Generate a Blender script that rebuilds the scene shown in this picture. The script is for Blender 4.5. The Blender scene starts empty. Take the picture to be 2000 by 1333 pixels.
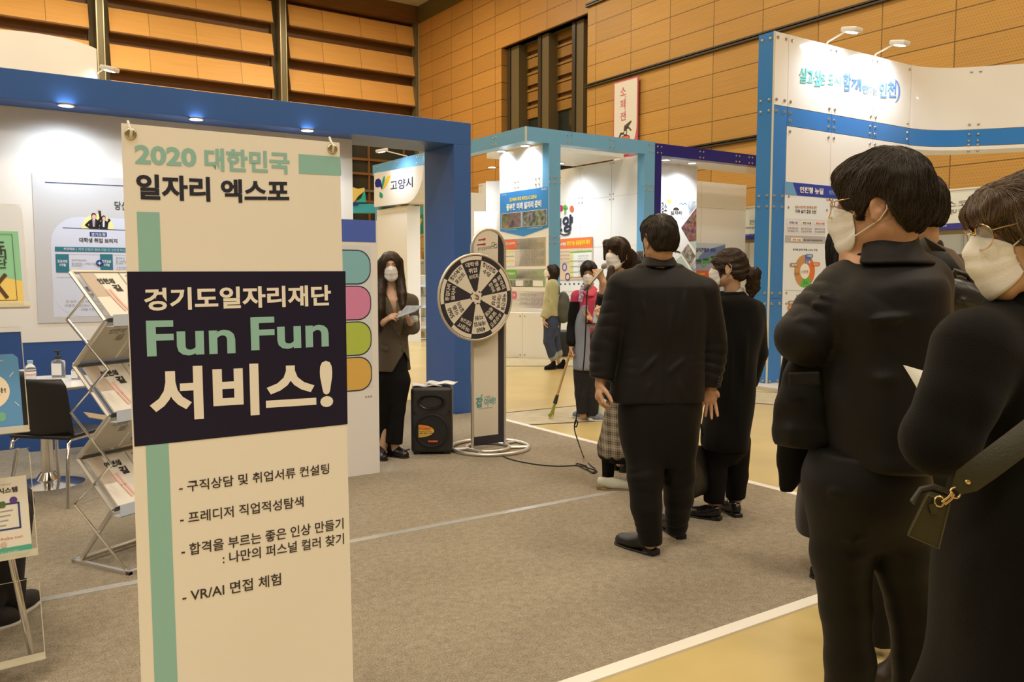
import bpy, bmesh, math, random
import numpy as np
from mathutils import Vector, Matrix
random.seed(7)
rng = np.random.default_rng(7)
SC = bpy.context.scene
COL = SC.collection
PI = math.pi
# ------------------------------------------------------------------ camera
F = 1640.0; CAMH = 1.45; TP = 126.5 / 1640.0
CP = 1 / math.sqrt(1 + TP * TP); SP = TP * CP
cam = bpy.data.cameras.new('camera'); cam.sensor_width = 36; cam.lens = F / 2000 * 36; cam.clip_end = 200; cam.clip_start = 0.05
camo = bpy.data.objects.new('camera', cam); COL.objects.link(camo)
camo.location = (0, 0, CAMH); camo.rotation_euler = (PI / 2 - math.atan(TP), 0, 0)
SC.camera = camo
SC.view_settings.view_transform = 'Standard'; SC.view_settings.look = 'None'
SC.view_settings.gamma = 1; SC.view_settings.exposure = 0.0; SC.view_settings.use_curve_mapping = False
SC.cycles.max_bounces = 6; SC.cycles.diffuse_bounces = 3; SC.cycles.glossy_bounces = 3; SC.cycles.transmission_bounces = 6
SC.cycles.transparent_max_bounces = 12; SC.cycles.caustics_reflective = False; SC.cycles.caustics_refractive = False
SC.cycles.sample_clamp_indirect = 4
# the hall is a rectangle turned against the camera: a runs along the wood wall on the left, b along the one on the right
TH = math.atan2(.561, .828)
AX = np.array([math.cos(TH), math.sin(TH), 0.]); BX = np.array([-math.sin(TH), math.cos(TH), 0.])
O3 = np.array([0, 0, CAMH])
def ray(u, v):
    x = (u - 1000) / F; y = (666.5 - v) / F
    return np.array([x, CP + SP * y, -SP + CP * y])
def gp(u, v, z=0.):
    r = ray(u, v); return O3 + r * ((z - CAMH) / r[2])
def atd(u, v, y):
    r = ray(u, v); return O3 + r * (y / r[1])
def W(a, b, z=0.): return a * AX + b * BX + np.array([0, 0, z])
def ab(p): return np.array([p @ AX, p @ BX, p[2]])
def onb(u, v, b):
    r = ray(u, v); return ab(O3 + r * (b / (r @ BX)))
def ona(u, v, a):
    r = ray(u, v); return ab(O3 + r * (a / (r @ AX)))
# ------------------------------------------------------------------ world and hall lamps
HALL = (1.0, .815, .56)       # warm hall lamps
LED = (.78, .89, 1.0)          # cool booth lamps
wd = bpy.data.worlds.new('world'); SC.world = wd; wd.use_nodes = True
wd.node_tree.nodes['Background'].inputs[0].default_value = (1.0, .80, .54, 1); wd.node_tree.nodes['Background'].inputs[1].default_value = .2
def lamp(name, kind, loc, power, color, size=.1, rot=(0, 0, 0), parent=None, spot=None, blend=.5, spread=None):
    l = bpy.data.lights.new(name, kind); l.energy = power; l.color = color
    if kind == 'AREA':
        l.shape = 'SQUARE'; l.size = size
        if spread: l.spread = spread
    else:
        l.shadow_soft_size = size
    if kind == 'SPOT': l.spot_size = spot; l.spot_blend = blend
    o = bpy.data.objects.new(name, l); COL.objects.link(o); o.location = loc; o.rotation_euler = rot
    if parent: o.parent = parent
    return o
for la in (-9, -2, 5, 12):
    for lb in (-8, 0, 9, 18, 27):
        k = 1.0
        if lb < 1 : k = 1.5
        if la > 6 and lb < 20: k = 1.1
        if lb > 20: k = 1.9
        lamp('hall_lamp', 'AREA', W(la, lb, 12.4), 285 * k, HALL if lb > 1 else (1.0, .86, .69), 2.2)
# ------------------------------------------------------------------ materials
def s2l(c): return tuple((x / 255 / 12.92) if x / 255 <= .04045 else ((x / 255 + .055) / 1.055) ** 2.4 for x in c)
IL = (.76, .60, .375)
def alb(r, g, b, k=.8):        # what a thing seen as r,g,b under the hall lamps is in neutral light
    l = s2l((r, g, b)); return tuple(min(.9, l[i] / IL[i] * k) for i in range(3))
MATS = {}
def mat(name, col, rough=.5, metal=0., spec=.5, bump=None, var=None, emit=None, coat=0., trans=0., ior=1.45, sheen=0., alpha=1.):
    """col linear rgb; bump=(scale,strength[,stretch]) noise; var=(scale,amount[,stretch]) colour mottling that belongs to the stuff"""
    if name in MATS: return MATS[name]
    m = bpy.data.materials.new(name); m.use_nodes = True; MATS[name] = m
    nt = m.node_tree; p = nt.nodes['Principled BSDF']
    p.inputs['Base Color'].default_value = (*col[:3], 1); p.inputs['Roughness'].default_value = rough
    p.inputs['Metallic'].default_value = metal; p.inputs['Specular IOR Level'].default_value = spec
    p.inputs['Coat Weight'].default_value = coat; p.inputs['Transmission Weight'].default_value = trans; p.inputs['IOR'].default_value = ior
    p.inputs['Sheen Weight'].default_value = sheen; p.inputs['Alpha'].default_value = alpha
    if emit: p.inputs['Emission Color'].default_value = (*emit[0], 1); p.inputs['Emission Strength'].default_value = emit[1]
    if bump or var:
        tc = nt.nodes.new('ShaderNodeTexCoord')
    def noise(sc, stretch, detail=4):
        n = nt.nodes.new('ShaderNodeTexNoise'); n.inputs['Scale'].default_value = sc; n.inputs['Detail'].default_value = detail
        mp = nt.nodes.new('ShaderNodeMapping'); mp.inputs['Scale'].default_value = stretch
        nt.links.new(tc.outputs['Object'], mp.inputs[0]); nt.links.new(mp.outputs[0], n.inputs['Vector']); return n
    if bump:
        n = noise(bump[0], bump[2] if len(bump) > 2 else (1, 1, 1))
        b = nt.nodes.new('ShaderNodeBump'); b.inputs['Strength'].default_value = bump[1]; b.inputs['Distance'].default_value = .01
        nt.links.new(n.outputs[0], b.inputs['Height']); nt.links.new(b.outputs[0], p.inputs['Normal'])
    if var:
        n = noise(var[0], var[2] if len(var) > 2 else (1, 1, 1))
        r = nt.nodes.new('ShaderNodeMapRange'); r.inputs[1].default_value = .3; r.inputs[2].default_value = .7
        r.inputs[3].default_value = 1 - var[1]; r.inputs[4].default_value = 1 + var[1]
        mx = nt.nodes.new('ShaderNodeVectorMath'); mx.operation = 'SCALE'; mx.inputs[0].default_value = col[:3]
        nt.links.new(n.outputs[0], r.inputs[0]); nt.links.new(r.outputs[0], mx.inputs['Scale']); nt.links.new(mx.outputs[0], p.inputs['Base Color'])
    return m
def M(*c, rough=.5, **k):      # plain printed / painted colour given as seen under the hall lamps
    return mat('paint_%d_%d_%d' % c[:3] + ('' if rough == .5 else '_r%d' % (rough * 100)), alb(*c[:3]), rough, **k)
def N(*c, rough=.5, **k):      # colour given as seen in neutral booth light
    return mat('print_%d_%d_%d' % c[:3], tuple(x * .85 for x in s2l(c[:3])), rough, **k)
# ------------------------------------------------------------------ scene helpers
def tag(o, label=None, cat=None, group=None, kind=None):
    if label: o['label'] = label
    if cat: o['category'] = cat
    if group: o['group'] = group
    if kind: o['kind'] = kind
    return o
def empty(name, loc, rotz=0, label=None, cat=None, group=None):
    o = bpy.data.objects.new(name, None); COL.objects.link(o); o.location = loc; o.rotation_euler = (0, 0, rotz); o.empty_display_size = .1
    return tag(o, label, cat, group)
def hall_empty(name, a, b, z=0, **k): return empty(name, W(a, b, z), TH, **k)
class MB:
    """collects shapes; build() links them as ONE mesh object"""
    def __init__(s): s.v = []; s.f = []; s.m = []; s.mats = []; s.sm = []
    def mi(s, m):
        if m not in s.mats: s.mats.append(m)
        return s.mats.index(m)
    def add(s, verts, faces, m=None, smooth=False):
        n = len(s.v); s.v += [tuple(map(float, p)) for p in verts]; k = s.mi(m)
        for f in faces: s.f.append([i + n for i in f]); s.m.append(k); s.sm.append(smooth)
    def box(s, lo, hi, m=None, T=None):
        x0, y0, z0 = lo; x1, y1, z1 = hi
        vs = [(x0, y0, z0), (x1, y0, z0), (x1, y1, z0), (x0, y1, z0), (x0, y0, z1), (x1, y0, z1), (x1, y1, z1), (x0, y1, z1)]
        if T is not None: vs = [tuple(T @ Vector(p)) for p in vs]
        s.add(vs, [(3, 2, 1, 0), (4, 5, 6, 7), (0, 1, 5, 4), (1, 2, 6, 5), (2, 3, 7, 6), (3, 0, 4, 7)], m)
    def rbox(s, lo, hi, r, m=None, T=None, seg=3):
        bm = bmesh.new(); bmesh.ops.create_cube(bm, size=1)
        for v in bm.verts: v.co = Vector([lo[i] + (v.co[i] + .5) * (hi[i] - lo[i]) for i in range(3)])
        bmesh.ops.bevel(bm, geom=bm.edges[:] + bm.verts[:], offset=r, segments=seg, profile=.5, affect='EDGES')
        s.bm(bm, m, T, True)
    def bm(s, bm, m=None, T=None, smooth=False):
        bm.verts.ensure_lookup_table(); bm.verts.index_update()
        s.add([(T @ v.co if T is not None else v.co) for v in bm.verts], [[v.index for v in f.verts] for f in bm.faces], m, smooth); bm.free()
    def tube(s, pts, r, m=None, n=10, closed=False, flat=None):
        P = [Vector(p) for p in pts]; L = len(P); rr = r if hasattr(r, '__len__') else [r] * L
        up = None; vs = []; fs = []
        for i in range(L):
            t = (P[(i + 1) % L] - P[i - 1]) if closed else (P[min(i + 1, L - 1)] - P[max(i - 1, 0)])
            if t.length < 1e-9: t = Vector((0, 0, 1))
            t.normalize()
            if up is None: up = t.orthogonal().normalized()
            up = (up - t * up.dot(t))
            up = up.normalized() if up.length > 1e-6 else t.orthogonal().normalized()
            if flat is not None: up = Vector(flat) - t * t.dot(Vector(flat)); up.normalize()
            sd = t.cross(up)
            for k in range(n):
                a = 2 * PI * k / n; c_, s_ = math.cos(a), math.sin(a)
                r1 = rr[i] if not hasattr(rr[i], '__len__') else rr[i][0]; r2 = rr[i] if not hasattr(rr[i], '__len__') else rr[i][1]
                vs.append(P[i] + up * (c_ * r1) + sd * (s_ * r2))
        for i in range(L if closed else L - 1):
            j = (i + 1) % L
            for k in range(n): fs.append((i * n + k, i * n + (k + 1) % n, j * n + (k + 1) % n, j * n + k))
        if not closed: fs.append(list(range(n))[::-1]); fs.append([(L - 1) * n + k for k in range(n)])
        s.add(vs, fs, m, True)
    def lathe(s, prof, c, m=None, n=24, axis=None, smooth=True, cap=True):
        """prof [(r,h)] turned about axis (default z) at c"""
        R = Matrix.Identity(3) if axis is None else Vector((0, 0, 1)).rotation_difference(Vector(axis)).to_matrix()
        vs = []; fs = []; L = len(prof)
        for r, h in prof:
            for k in range(n):
                a = 2 * PI * k / n; vs.append(Vector(c) + R @ Vector((r * math.cos(a), r * math.sin(a), h)))
        for i in range(L - 1):
            for k in range(n): fs.append((i * n + k, i * n + (k + 1) % n, (i + 1) * n + (k + 1) % n, (i + 1) * n + k))
        if cap and prof[0][0] > 1e-6: fs.append(list(range(n))[::-1])
        if cap and prof[-1][0] > 1e-6: fs.append([(L - 1) * n + k for k in range(n)])
        s.add(vs, fs, m, smooth)
    def prism(s, poly, y0, y1, m=None):
        """polygon in x,z pulled from y0 to y1"""
        n = len(poly); vs = [(x, y0, z) for x, z in poly] + [(x, y1, z) for x, z in poly]
        s.add(vs, [list(range(n)), list(range(2 * n - 1, n - 1, -1))] + [(i, i + n, (i + 1) % n + n, (i + 1) % n) for i in range(n)], m)
    def build(s, name, parent=None, loc=(0, 0, 0), rot=None, autosmooth=True, bevel=0.):
        me = bpy.data.meshes.new(name); me.from_pydata(s.v, [], s.f)
        for m in s.mats: me.materials.append(m)
        me.polygons.foreach_set('material_index', s.m); me.polygons.foreach_set('use_smooth', [bool(x) for x in s.sm])
        me.update()
        if autosmooth and any(s.sm): me.set_sharp_from_angle(angle=math.radians(42))
        o = bpy.data.objects.new(name, me); COL.objects.link(o); o.location = loc
        if rot is not None: o.rotation_euler = rot
        if parent is not None: o.parent = parent
        if bevel:
            b = o.modifiers.new('bevel', 'BEVEL'); b.width = bevel; b.segments = 2; b.limit_method = 'ANGLE'; b.harden_normals = False
        return o
def dup(root, loc, rotz=None, label=None, group=None):
    r = root.copy(); COL.objects.link(r); r.location = loc
    if rotz is not None: r.rotation_euler = (0, 0, rotz)
    if label: r['label'] = label
    if group: r['group'] = group
    for ch in list(root.children):
        c = ch.copy(); COL.objects.link(c); c.parent = r
        for g in ch.children:
            d = g.copy(); COL.objects.link(d); d.parent = c
    return r
# ------------------------------------------------------------------ flat lettering and prints
_TC = {}
TS = bpy.data.scenes.new('lettering')
def glyphs(s, bold, res=3):
    k = (s, bold, res)
    if k not in _TC:
        cu = bpy.data.curves.new('t', 'FONT'); cu.body = s; cu.size = 1; cu.offset = bold; cu.resolution_u = res; cu.fill_mode = 'FRONT'
        o = bpy.data.objects.new('t', cu); TS.collection.objects.link(o)
        with bpy.context.temp_override(scene=TS, view_layer=TS.view_layers[0]): dg = bpy.context.evaluated_depsgraph_get()
        dg.update()
        me = o.evaluated_get(dg).to_mesh()
        V = np.array([v.co[:2] for v in me.vertices]); Fc = [list(p.vertices) for p in me.polygons]
        o.evaluated_get(dg).to_mesh_clear(); bpy.data.objects.remove(o); bpy.data.curves.remove(cu)
        _TC[k] = (V, Fc)
    return _TC[k]
class Board(MB):
    """a flat printed thing: local x to the right, z up, front towards -y; pl() turns a pixel of the photograph into local x,z on its plane"""
    EPS = .0005
    def __init__(s, origin, theta, tilt=0., eps=None):
        super().__init__(); s.o = np.array(origin, float); s.th = theta; s.tilt = tilt
        if eps: s.EPS = eps
        s.R = np.array((Matrix.Rotation(theta, 3, 'Z') @ Matrix.Rotation(tilt, 3, 'X')))
    def pl(s, u, v):
        n = s.R[:, 1]; r = ray(u, v); t = ((s.o - O3) @ n) / (r @ n); p = O3 + r * t - s.o
        return (p @ s.R[:, 0], p @ s.R[:, 2])
    def flat(s, pts, m, l=1, px=True):
        P = [s.pl(*p) for p in pts] if px else pts
        y = -s.EPS * l; s.add([(x, y, z) for x, z in P], [list(range(len(P)))], m)
    def rect(s, x0, z0, x1, z1, m, l=1): s.flat([(x0, z0), (x1, z0), (x1, z1), (x0, z1)], m, l, False)
    def prect(s, u0, v0, u1, v1, m, l=1):
        """rectangle with top-left pixel u0,v0 and bottom-right pixel u1,v1"""
        x0, z1 = s.pl(u0, v0); x1, z0 = s.pl(u1, v1); s.rect(x0, z0, x1, z1, m, l)
    def disc(s, x, z, r, m, l=1, n=28, rz=None, a0=0, a1=2 * PI):
        rz = r if rz is None else rz; full = abs(a1 - a0 - 2 * PI) < 1e-6
        P = [(x + r * math.cos(a0 + (a1 - a0) * k / (n if full else n - 1)), z + rz * math.sin(a0 + (a1 - a0) * k / (n if full else n - 1))) for k in range(n)]
        s.flat(P, m, l, False)
    def ring(s, x, z, r0, r1, m, l=1, n=32, a0=0, a1=2 * PI, rz=1.):
        vs = []; y = -s.EPS * l
        for k in range(n + 1):
            a = a0 + (a1 - a0) * k / n
            for r in (r0, r1): vs.append((x + r * math.cos(a), y, z + rz * r * math.sin(a)))
        s.add(vs, [(2 * k, 2 * k + 1, 2 * k + 3, 2 * k + 2) for k in range(n)], m)
    def line(s, pts, w, m, l=1, px=True):
        P = [np.array(s.pl(*p) if px else p) for p in pts]
        for p, q in zip(P[:-1], P[1:]):
            d = q - p; L = np.hypot(*d) + 1e-9; n = np.array([-d[1], d[0]]) / L * w / 2; e = d / L * w * .3
            s.flat([p - n - e, q - n + e, q + n + e, p + n - e], m, l, False)
    def rrect(s, x0, z0, x1, z1, r, m, l=1, n=6):
        P = []
        for cx, cz, a in ((x1 - r, z1 - r, 0), (x0 + r, z1 - r, PI / 2), (x0 + r, z0 + r, PI), (x1 - r, z0 + r, 1.5 * PI)):
            P += [(cx + r * math.cos(a + PI / 2 * k / n), cz + r * math.sin(a + PI / 2 * k / n)) for k in range(n + 1)]
        s.flat(P, m, l, False)
    def prrect(s, u0, v0, u1, v1, r, m, l=1):
        x0, z1 = s.pl(u0, v0); x1, z0 = s.pl(u1, v1); s.rrect(x0, z0, x1, z1, r, m, l)
    def text(s, t, x0, z0, x1, z1, m, bold=0., l=2, res=3, rot=0., about=None, shear=0., keep=False):
        V, Fc = glyphs(t, bold, res)
        lo = V.min(0); hi = V.max(0); q = (V - lo) / np.maximum(hi - lo, 1e-6)
        if keep:                       # keep the letters' own proportions, centred in the box
            sc = min((x1 - x0) / (hi[0] - lo[0]), (z1 - z0) / (hi[1] - lo[1])); cx, cz = (x0 + x1) / 2, (z0 + z1) / 2
            hw, hh = sc * (hi[0] - lo[0]) / 2, sc * (hi[1] - lo[1]) / 2; x0, x1, z0, z1 = cx - hw, cx + hw, cz - hh, cz + hh
        X = x0 + q[:, 0] * (x1 - x0); Z = z0 + q[:, 1] * (z1 - z0) + shear * q[:, 0]
        if rot:
            cx, cz = about if about else ((x0 + x1) / 2, (z0 + z1) / 2); c_, s_ = math.cos(rot), math.sin(rot)
            X, Z = cx + (X - cx) * c_ - (Z - cz) * s_, cz + (X - cx) * s_ + (Z - cz) * c_
        y = -s.EPS * l; s.add([(a, y, b) for a, b in zip(X, Z)], Fc, m)
    def T(s, t, u0, v0, u1, v1, h, m, bold=0., l=2, res=3):
        """letters from bottom-left pixel u0,v0 to bottom-right pixel u1,v1, h pixels high at the left"""
        x0, z0 = s.pl(u0, v0); x1, z1 = s.pl(u1, v1); _, zt = s.pl(u0, v0 - h)
        s.text(t, x0, z0, x1, zt, m, bold, l, res, shear=(z1 - z0))
    def screws(s, pts, m, r=.012, px=False):
        for p in pts:
            x, z = s.pl(*p) if px else p
            s.lathe([(r, 0), (r, .006), (r * .6, .012), (0, .013)], (x, 0, z), m, 8, axis=(0, -1, 0))
    def done(s, name, parent=None):
        o = s.build(name, None, tuple(s.o)); o.rotation_euler = Matrix(s.R.tolist()).to_euler()
        if parent is not None:
            o.parent = parent; pm = Matrix.Translation(parent.location) @ parent.rotation_euler.to_matrix().to_4x4()
            o.matrix_parent_inverse = pm.inverted()
        return o
TB = TH - PI / 2        # theta of boards that run along b and face -a
# common materials
WHITE = mat('white_panel', (.8, .8, .79), .22, spec=.5)
WHITEM = mat('matt_white', (.8, .79, .77), .6)
INK = mat('navy_ink', (.022, .024, .045), .45)
DARK = mat('dark_print', (.03, .03, .032), .5)
STEEL = mat('brushed_steel', (.62, .6, .56), .32, 1.)
CHROME = mat('chrome', (.75, .74, .72), .12, 1.)
ALU = mat('aluminium', (.72, .7, .66), .35, .85)
BLACKP = mat('black_plastic', (.026, .025, .024), .36, bump=(180, .12))
GREY = mat('grey_print', (.35, .35, .35), .5)
LEDG = mat('lamp_glow', (1, 1, 1), .4, emit=((.9, .96, 1.0), 14.))
# ================================================================== the hall
def panel_mat(name, col, ax, pitch, off, zp, zo, perf=False, line=.012, dark=.35, gloss=.45):
    """wood-veneer boards: grain, a joint every `pitch` along axis ax and every zp in height, and round drill holes if perf"""
    m = bpy.data.materials.new(name); m.use_nodes = True; nt = m.node_tree; p = nt.nodes['Principled BSDF']; L = nt.links.new
    p.inputs['Roughness'].default_value = gloss; p.inputs['Specular IOR Level'].default_value = .35
    tc = nt.nodes.new('ShaderNodeTexCoord'); sx = nt.nodes.new('ShaderNodeSeparateXYZ'); L(tc.outputs['Object'], sx.inputs[0])
    def mth(op, a, b=None, c=None):
        n = nt.nodes.new('ShaderNodeMath'); n.operation = op
        for i, x in enumerate((a, b, c)):
            if x is None: continue
            if hasattr(x, 'is_output'): L(x, n.inputs[i])
            else: n.inputs[i].default_value = x
        return n.outputs[0]
    h = sx.outputs[ax]; z = sx.outputs['Z']
    def seam(c, pp, o):
        fr = mth('FRACT', mth('DIVIDE', mth('SUBTRACT', c, o - 500 * pp), pp)); d = mth('MULTIPLY', mth('MINIMUM', fr, mth('SUBTRACT', 1., fr)), pp)
        return mth('LESS_THAN', d, line), mth('FLOOR', mth('DIVIDE', mth('SUBTRACT', c, o - 500 * pp), pp))
    s1, i1 = seam(h, pitch, off); s = s1; idx = i1
    if zp:
        s2, i2 = seam(z, zp, zo); s = mth('MAXIMUM', s1, s2); idx = mth('ADD', i1, mth('MULTIPLY', i2, 7.31))
    mp = nt.nodes.new('ShaderNodeMapping'); sc_ = [.5, .5, 9]; mp.inputs['Scale'].default_value = sc_; L(tc.outputs['Object'], mp.inputs[0])
    ns = nt.nodes.new('ShaderNodeTexNoise'); ns.inputs['Scale'].default_value = 1.6; ns.inputs['Detail'].default_value = 6; L(mp.outputs[0], ns.inputs['Vector'])
    wn = nt.nodes.new('ShaderNodeTexWhiteNoise'); wn.noise_dimensions = '1D'; L(idx, wn.inputs['W'])
    f = mth('ADD', .8, mth('ADD', mth('MULTIPLY', ns.outputs[0], .24), mth('MULTIPLY', wn.outputs['Value'], .14)))
    if perf:
        vx = mth('FRACT', mth('MULTIPLY', h, 16.)); rz = mth('MULTIPLY', z, 16.)
        vx = mth('FRACT', mth('ADD', mth('MULTIPLY', h, 16.), mth('MULTIPLY', mth('MODULO', mth('FLOOR', rz), 2.), .5))); vz = mth('FRACT', rz)
        dd = mth('ADD', mth('POWER', mth('SUBTRACT', vx, .5), 2.), mth('POWER', mth('SUBTRACT', vz, .5), 2.))
        f = mth('MULTIPLY', f, mth('SUBTRACT', 1., mth('MULTIPLY', mth('LESS_THAN', dd, .05), .22)))
    f = mth('MULTIPLY', f, mth('SUBTRACT', 1., mth('MULTIPLY', s, 1 - dark)))
    v = nt.nodes.new('ShaderNodeVectorMath'); v.operation = 'SCALE'; v.inputs[0].default_value = col; L(f, v.inputs['Scale']); L(v.outputs[0], p.inputs['Base Color'])
    return m
WOOD = alb(193, 134, 56); WOODD = alb(120, 75, 32)
wood_r = panel_mat('wood_boards_right', WOOD, 'Y', 1.63, 20.87, .627, 7.48, True)
wood_f = panel_mat('wood_boards_far', alb(190, 126, 52), 'Y', 1.63, 26.95, .62, 9.87)
wood_l = panel_mat('wood_louvres', alb(236, 164, 76), 'X', 1.65, 6.61, 0, 0, dark=.5)
wood_d = mat('dark_wood', WOODD, .5, var=(3, .15, (.4, .4, 6)))
trimd = mat('bronze_trim', (.045, .035, .022), .4)
mull = mat('mullion_metal', alb(120, 100, 62), .4, .3)
mulle = mat('mullion_edge', alb(190, 165, 110), .35, .5)
dglass = mat('dark_glass', (.03, .035, .03), .08)
HB = 33.07; HA = 17.5; HZ = 13.02
def hall_obj(mb, name, kind='structure', **k):
    o = mb.build(name, None, (0, 0, 0), (0, 0, TH)); return tag(o, kind=kind, **k)
floor_m = mat('polished_floor', alb(190, 154, 84), .28, spec=.45, var=(1.6, .09), bump=(6, .05))
mb = MB(); mb.add([(-16, -14, 0), (19, -14, 0), (19, 34, 0), (-16, 34, 0)], [(0, 1, 2, 3)], floor_m); hall_obj(mb, 'floor')
mb = MB(); mb.box((-16, -14, HZ), (19, 34, HZ + .2), mat('ceiling_paint', (.62, .6, .55), .8)); hall_obj(mb, 'ceiling')
# wall on the left: leaning wooden boards between metal posts
mb = MB(); mb.box((-16, HB + .5, 0), (19, HB + .7, HZ), wood_d)
for a0, a1 in ((-8.4, -1.87), (-1.21, 4.63), (5.29, 11.15), (11.81, 17.33)):
    for k in range(5):
        z0 = 7.56 + 1.26 * k
        if z0 + .86 > HZ: continue
        mb.add([(a0, HB, z0), (a1, HB, z0), (a1, HB + .2, z0 + .86), (a0, HB + .2, z0 + .86), (a0, HB + .55, z0), (a1, HB + .55, z0), (a1, HB + .55, z0 + .86), (a0, HB + .55, z0 + .86)],
               [(0, 1, 2, 3), (0, 3, 7, 4), (1, 5, 6, 2), (3, 2, 6, 7)], wood_l)
        mb.add([(a0, HB, z0), (a1, HB, z0), (a1, HB + .55, z0), (a0, HB + .55, z0)], [(3, 2, 1, 0)], wood_d)
        mb.box((a0, HB - .05, z0 - .05), (a1, HB + .1, z0), wood_d)
mb.box((-16, HB - .1, 12.35), (17.5, HB + .5, HZ), wood_d)
hall_obj(mb, 'wall_left')
mb = MB()
mb.box((-16, HB + .1, 0), (17.5, HB + .2, 7.1), dglass)
for z in (1.2, 2.4, 3.6, 4.55, 5.0, 5.7, 6.3, 7.05): mb.box((-16, HB - .02, z), (17.5, HB + .12, z + .1), wood_d if z != 5.0 else mat('parapet', alb(110, 88, 58), .6))
for a in np.arange(-8, 17, 1.65): mb.box((a, HB, 0), (a + .07, HB + .12, 7.1), wood_d)
hall_obj(mb, 'window_2')
for i, ac in enumerate((-1.54, 4.96, 11.48)):
    mb = MB(); mb.box((ac - .33, HB + .3, 0), (ac + .33, HB + .5, HZ), mat('post_recess', alb(82, 62, 28), .6)); mb.box((ac - .12, HB - .15, 0), (ac + .11, HB + .3, HZ), mull)
    for e in (-.13, .09): mb.box((ac + e, HB - .2, 0), (ac + e + .035, HB - .14, HZ), mulle)
    hall_obj(mb, 'trim_%d' % (i + 1))
mb = MB(); mb.box((17.33, HB - .1, 0), (17.42, HB + .3, HZ), mull); mb.box((17.44, HB - .1, 0), (17.5, HB + .3, HZ), mulle); hall_obj(mb, 'trim_4')
# wall on the right
mb = MB()
mb.box((17.5, 26.53, 0), (17.9, HB + .5, HZ), wood_f); mb.box((17.5, 21.28, 9.86), (17.9, 26.53, HZ), wood_f)
mb.box((17.32, -14, 0), (17.9, 21.28, HZ), wood_r)
mb.box((17.45, 21.28, 12.3), (17.5, HB, HZ), mat('top_frieze', alb(105, 82, 36), .6))
hall_obj(mb, 'wall_right')
for i, z in enumerate((4.97, 7.48, 9.99, 12.5)):
    mb = MB()
    for dz in (-.055, .015): mb.box((17.22, -14, z + dz), (17.33, 21.3, z + dz + .04), trimd)
    mb.box((17.3, -14, z - .02), (17.325, 21.29, z + .02), mat('trim_gap', (.02, .015, .01), .6))
    hall_obj(mb, 'trim_%d' % (i + 5))
# recessed tall window with wooden slats above it
mb = MB(); mb.box((18.2, 21.2, 0), (18.3, 26.6, 7.2), dglass); mb.box((18.25, 21.2, 7.2), (18.4, 26.6, 9.9), wood_d)
slat = mat('slat_wood', alb(150, 100, 34), .5, var=(3, .1, (.4, .4, 8)))
for k in range(5):
    z0 = 7.22 + .6 * k
    mb.box((18.12, 21.2, z0), (18.25, 26.6, min(z0 + .33, 9.88)), slat)
    if k: mb.box((18.1, 21.2, z0 - .24), (18.2, 26.6, z0 - .16), slat)
for b0, b1 in ((25.75, 26.25), (23.93, 24.33), (22.02, 22.4)):
    mb.box((17.75, b0, 0), (18.2, b1, 9.88), mat('dull_mullion', alb(104, 82, 44), .5)); mb.box((17.7, b1, 0), (18.2, b1 + .17, 9.88), trimd)
for z in (3.6, 5.4): mb.box((18.1, 21.2, z), (18.2, 26.6, z + .06), trimd)
mb.box((17.6, 21.2, 9.86), (18.3, 26.6, 9.9), mat('window_head', alb(96, 82, 48), .6))
hall_obj(mb, 'window_1')
# grey booth carpet, its white edge tape, tape seam, worn strips in the floor
def carpet_mat():
    m = bpy.data.materials.new('grey_carpet'); m.use_nodes = True; nt = m.node_tree; p = nt.nodes['Principled BSDF']; L = nt.links.new
    p.inputs['Roughness'].default_value = .95; p.inputs['Specular IOR Level'].default_value = .1
    tc = nt.nodes.new('ShaderNodeTexCoord')
    def nz(s, d):
        n = nt.nodes.new('ShaderNodeTexNoise'); n.inputs['Scale'].default_value = s; n.inputs['Detail'].default_value = d; n.inputs['Roughness'].default_value = .7; L(tc.outputs['Object'], n.inputs['Vector']); return n.outputs[0]
    a = nz(150, 5); b = nz(26, 4)
    ad = nt.nodes.new('ShaderNodeMath'); ad.operation = 'MULTIPLY_ADD'; L(b, ad.inputs[0]); ad.inputs[1].default_value = .35; L(a, ad.inputs[2])
    r = nt.nodes.new('ShaderNodeValToRGB'); L(ad.outputs[0], r.inputs[0])
    c = alb(136, 114, 80)
    r.color_ramp.elements[0].position = .42; r.color_ramp.elements[0].color = (*[x * .42 for x in c], 1)
    r.color_ramp.elements[1].position = .92; r.color_ramp.elements[1].color = (*[x * 1.75 for x in c], 1)
    L(r.outputs[0], p.inputs['Base Color'])
    bp = nt.nodes.new('ShaderNodeBump'); bp.inputs['Strength'].default_value = .5; bp.inputs['Distance'].default_value = .004; L(a, bp.inputs['Height']); L(bp.outputs[0], p.inputs['Normal'])
    return m
CARP = carpet_mat()
mb = MB(); mb.box((-6, 2.29, 0), (4.62, 8.75, .006), CARP); hall_obj(mb, 'floor_carpet', label='grey needle-felt carpet laid over the tan hall floor', cat='carpet')
tapew = mat('white_tape', (.78, .76, .7), .45)
for lo, hi, lb in (((-6, 2.235, 0), (4.68, 2.30, .009), 'white tape strip along the front edge of the grey carpet'), ((4.61, 2.301, 0), (4.675, 8.76, .009), 'white tape strip along the right-hand edge of the grey carpet')):
    mb = MB(); mb.box(lo, hi, tapew); tag(mb.build('floor_tape', None, (0, 0, 0), (0, 0, TH)), lb, 'tape')
mb = MB(); mb.box((-6, 4.18, .006), (4.60, 4.235, .0075), mat('clear_tape', alb(166, 150, 118), .2, spec=.8, bump=(30, .25)))
tag(mb.build('floor_tape', None, (0, 0, 0), (0, 0, TH)), 'shiny clear tape running across the middle of the grey carpet', 'tape')
worn = mat('worn_floor', alb(176, 148, 96), .4, var=(7, .22, (1, 3, 1)))
linem = mat('floor_gap', (.05, .04, .025), .7)
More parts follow.
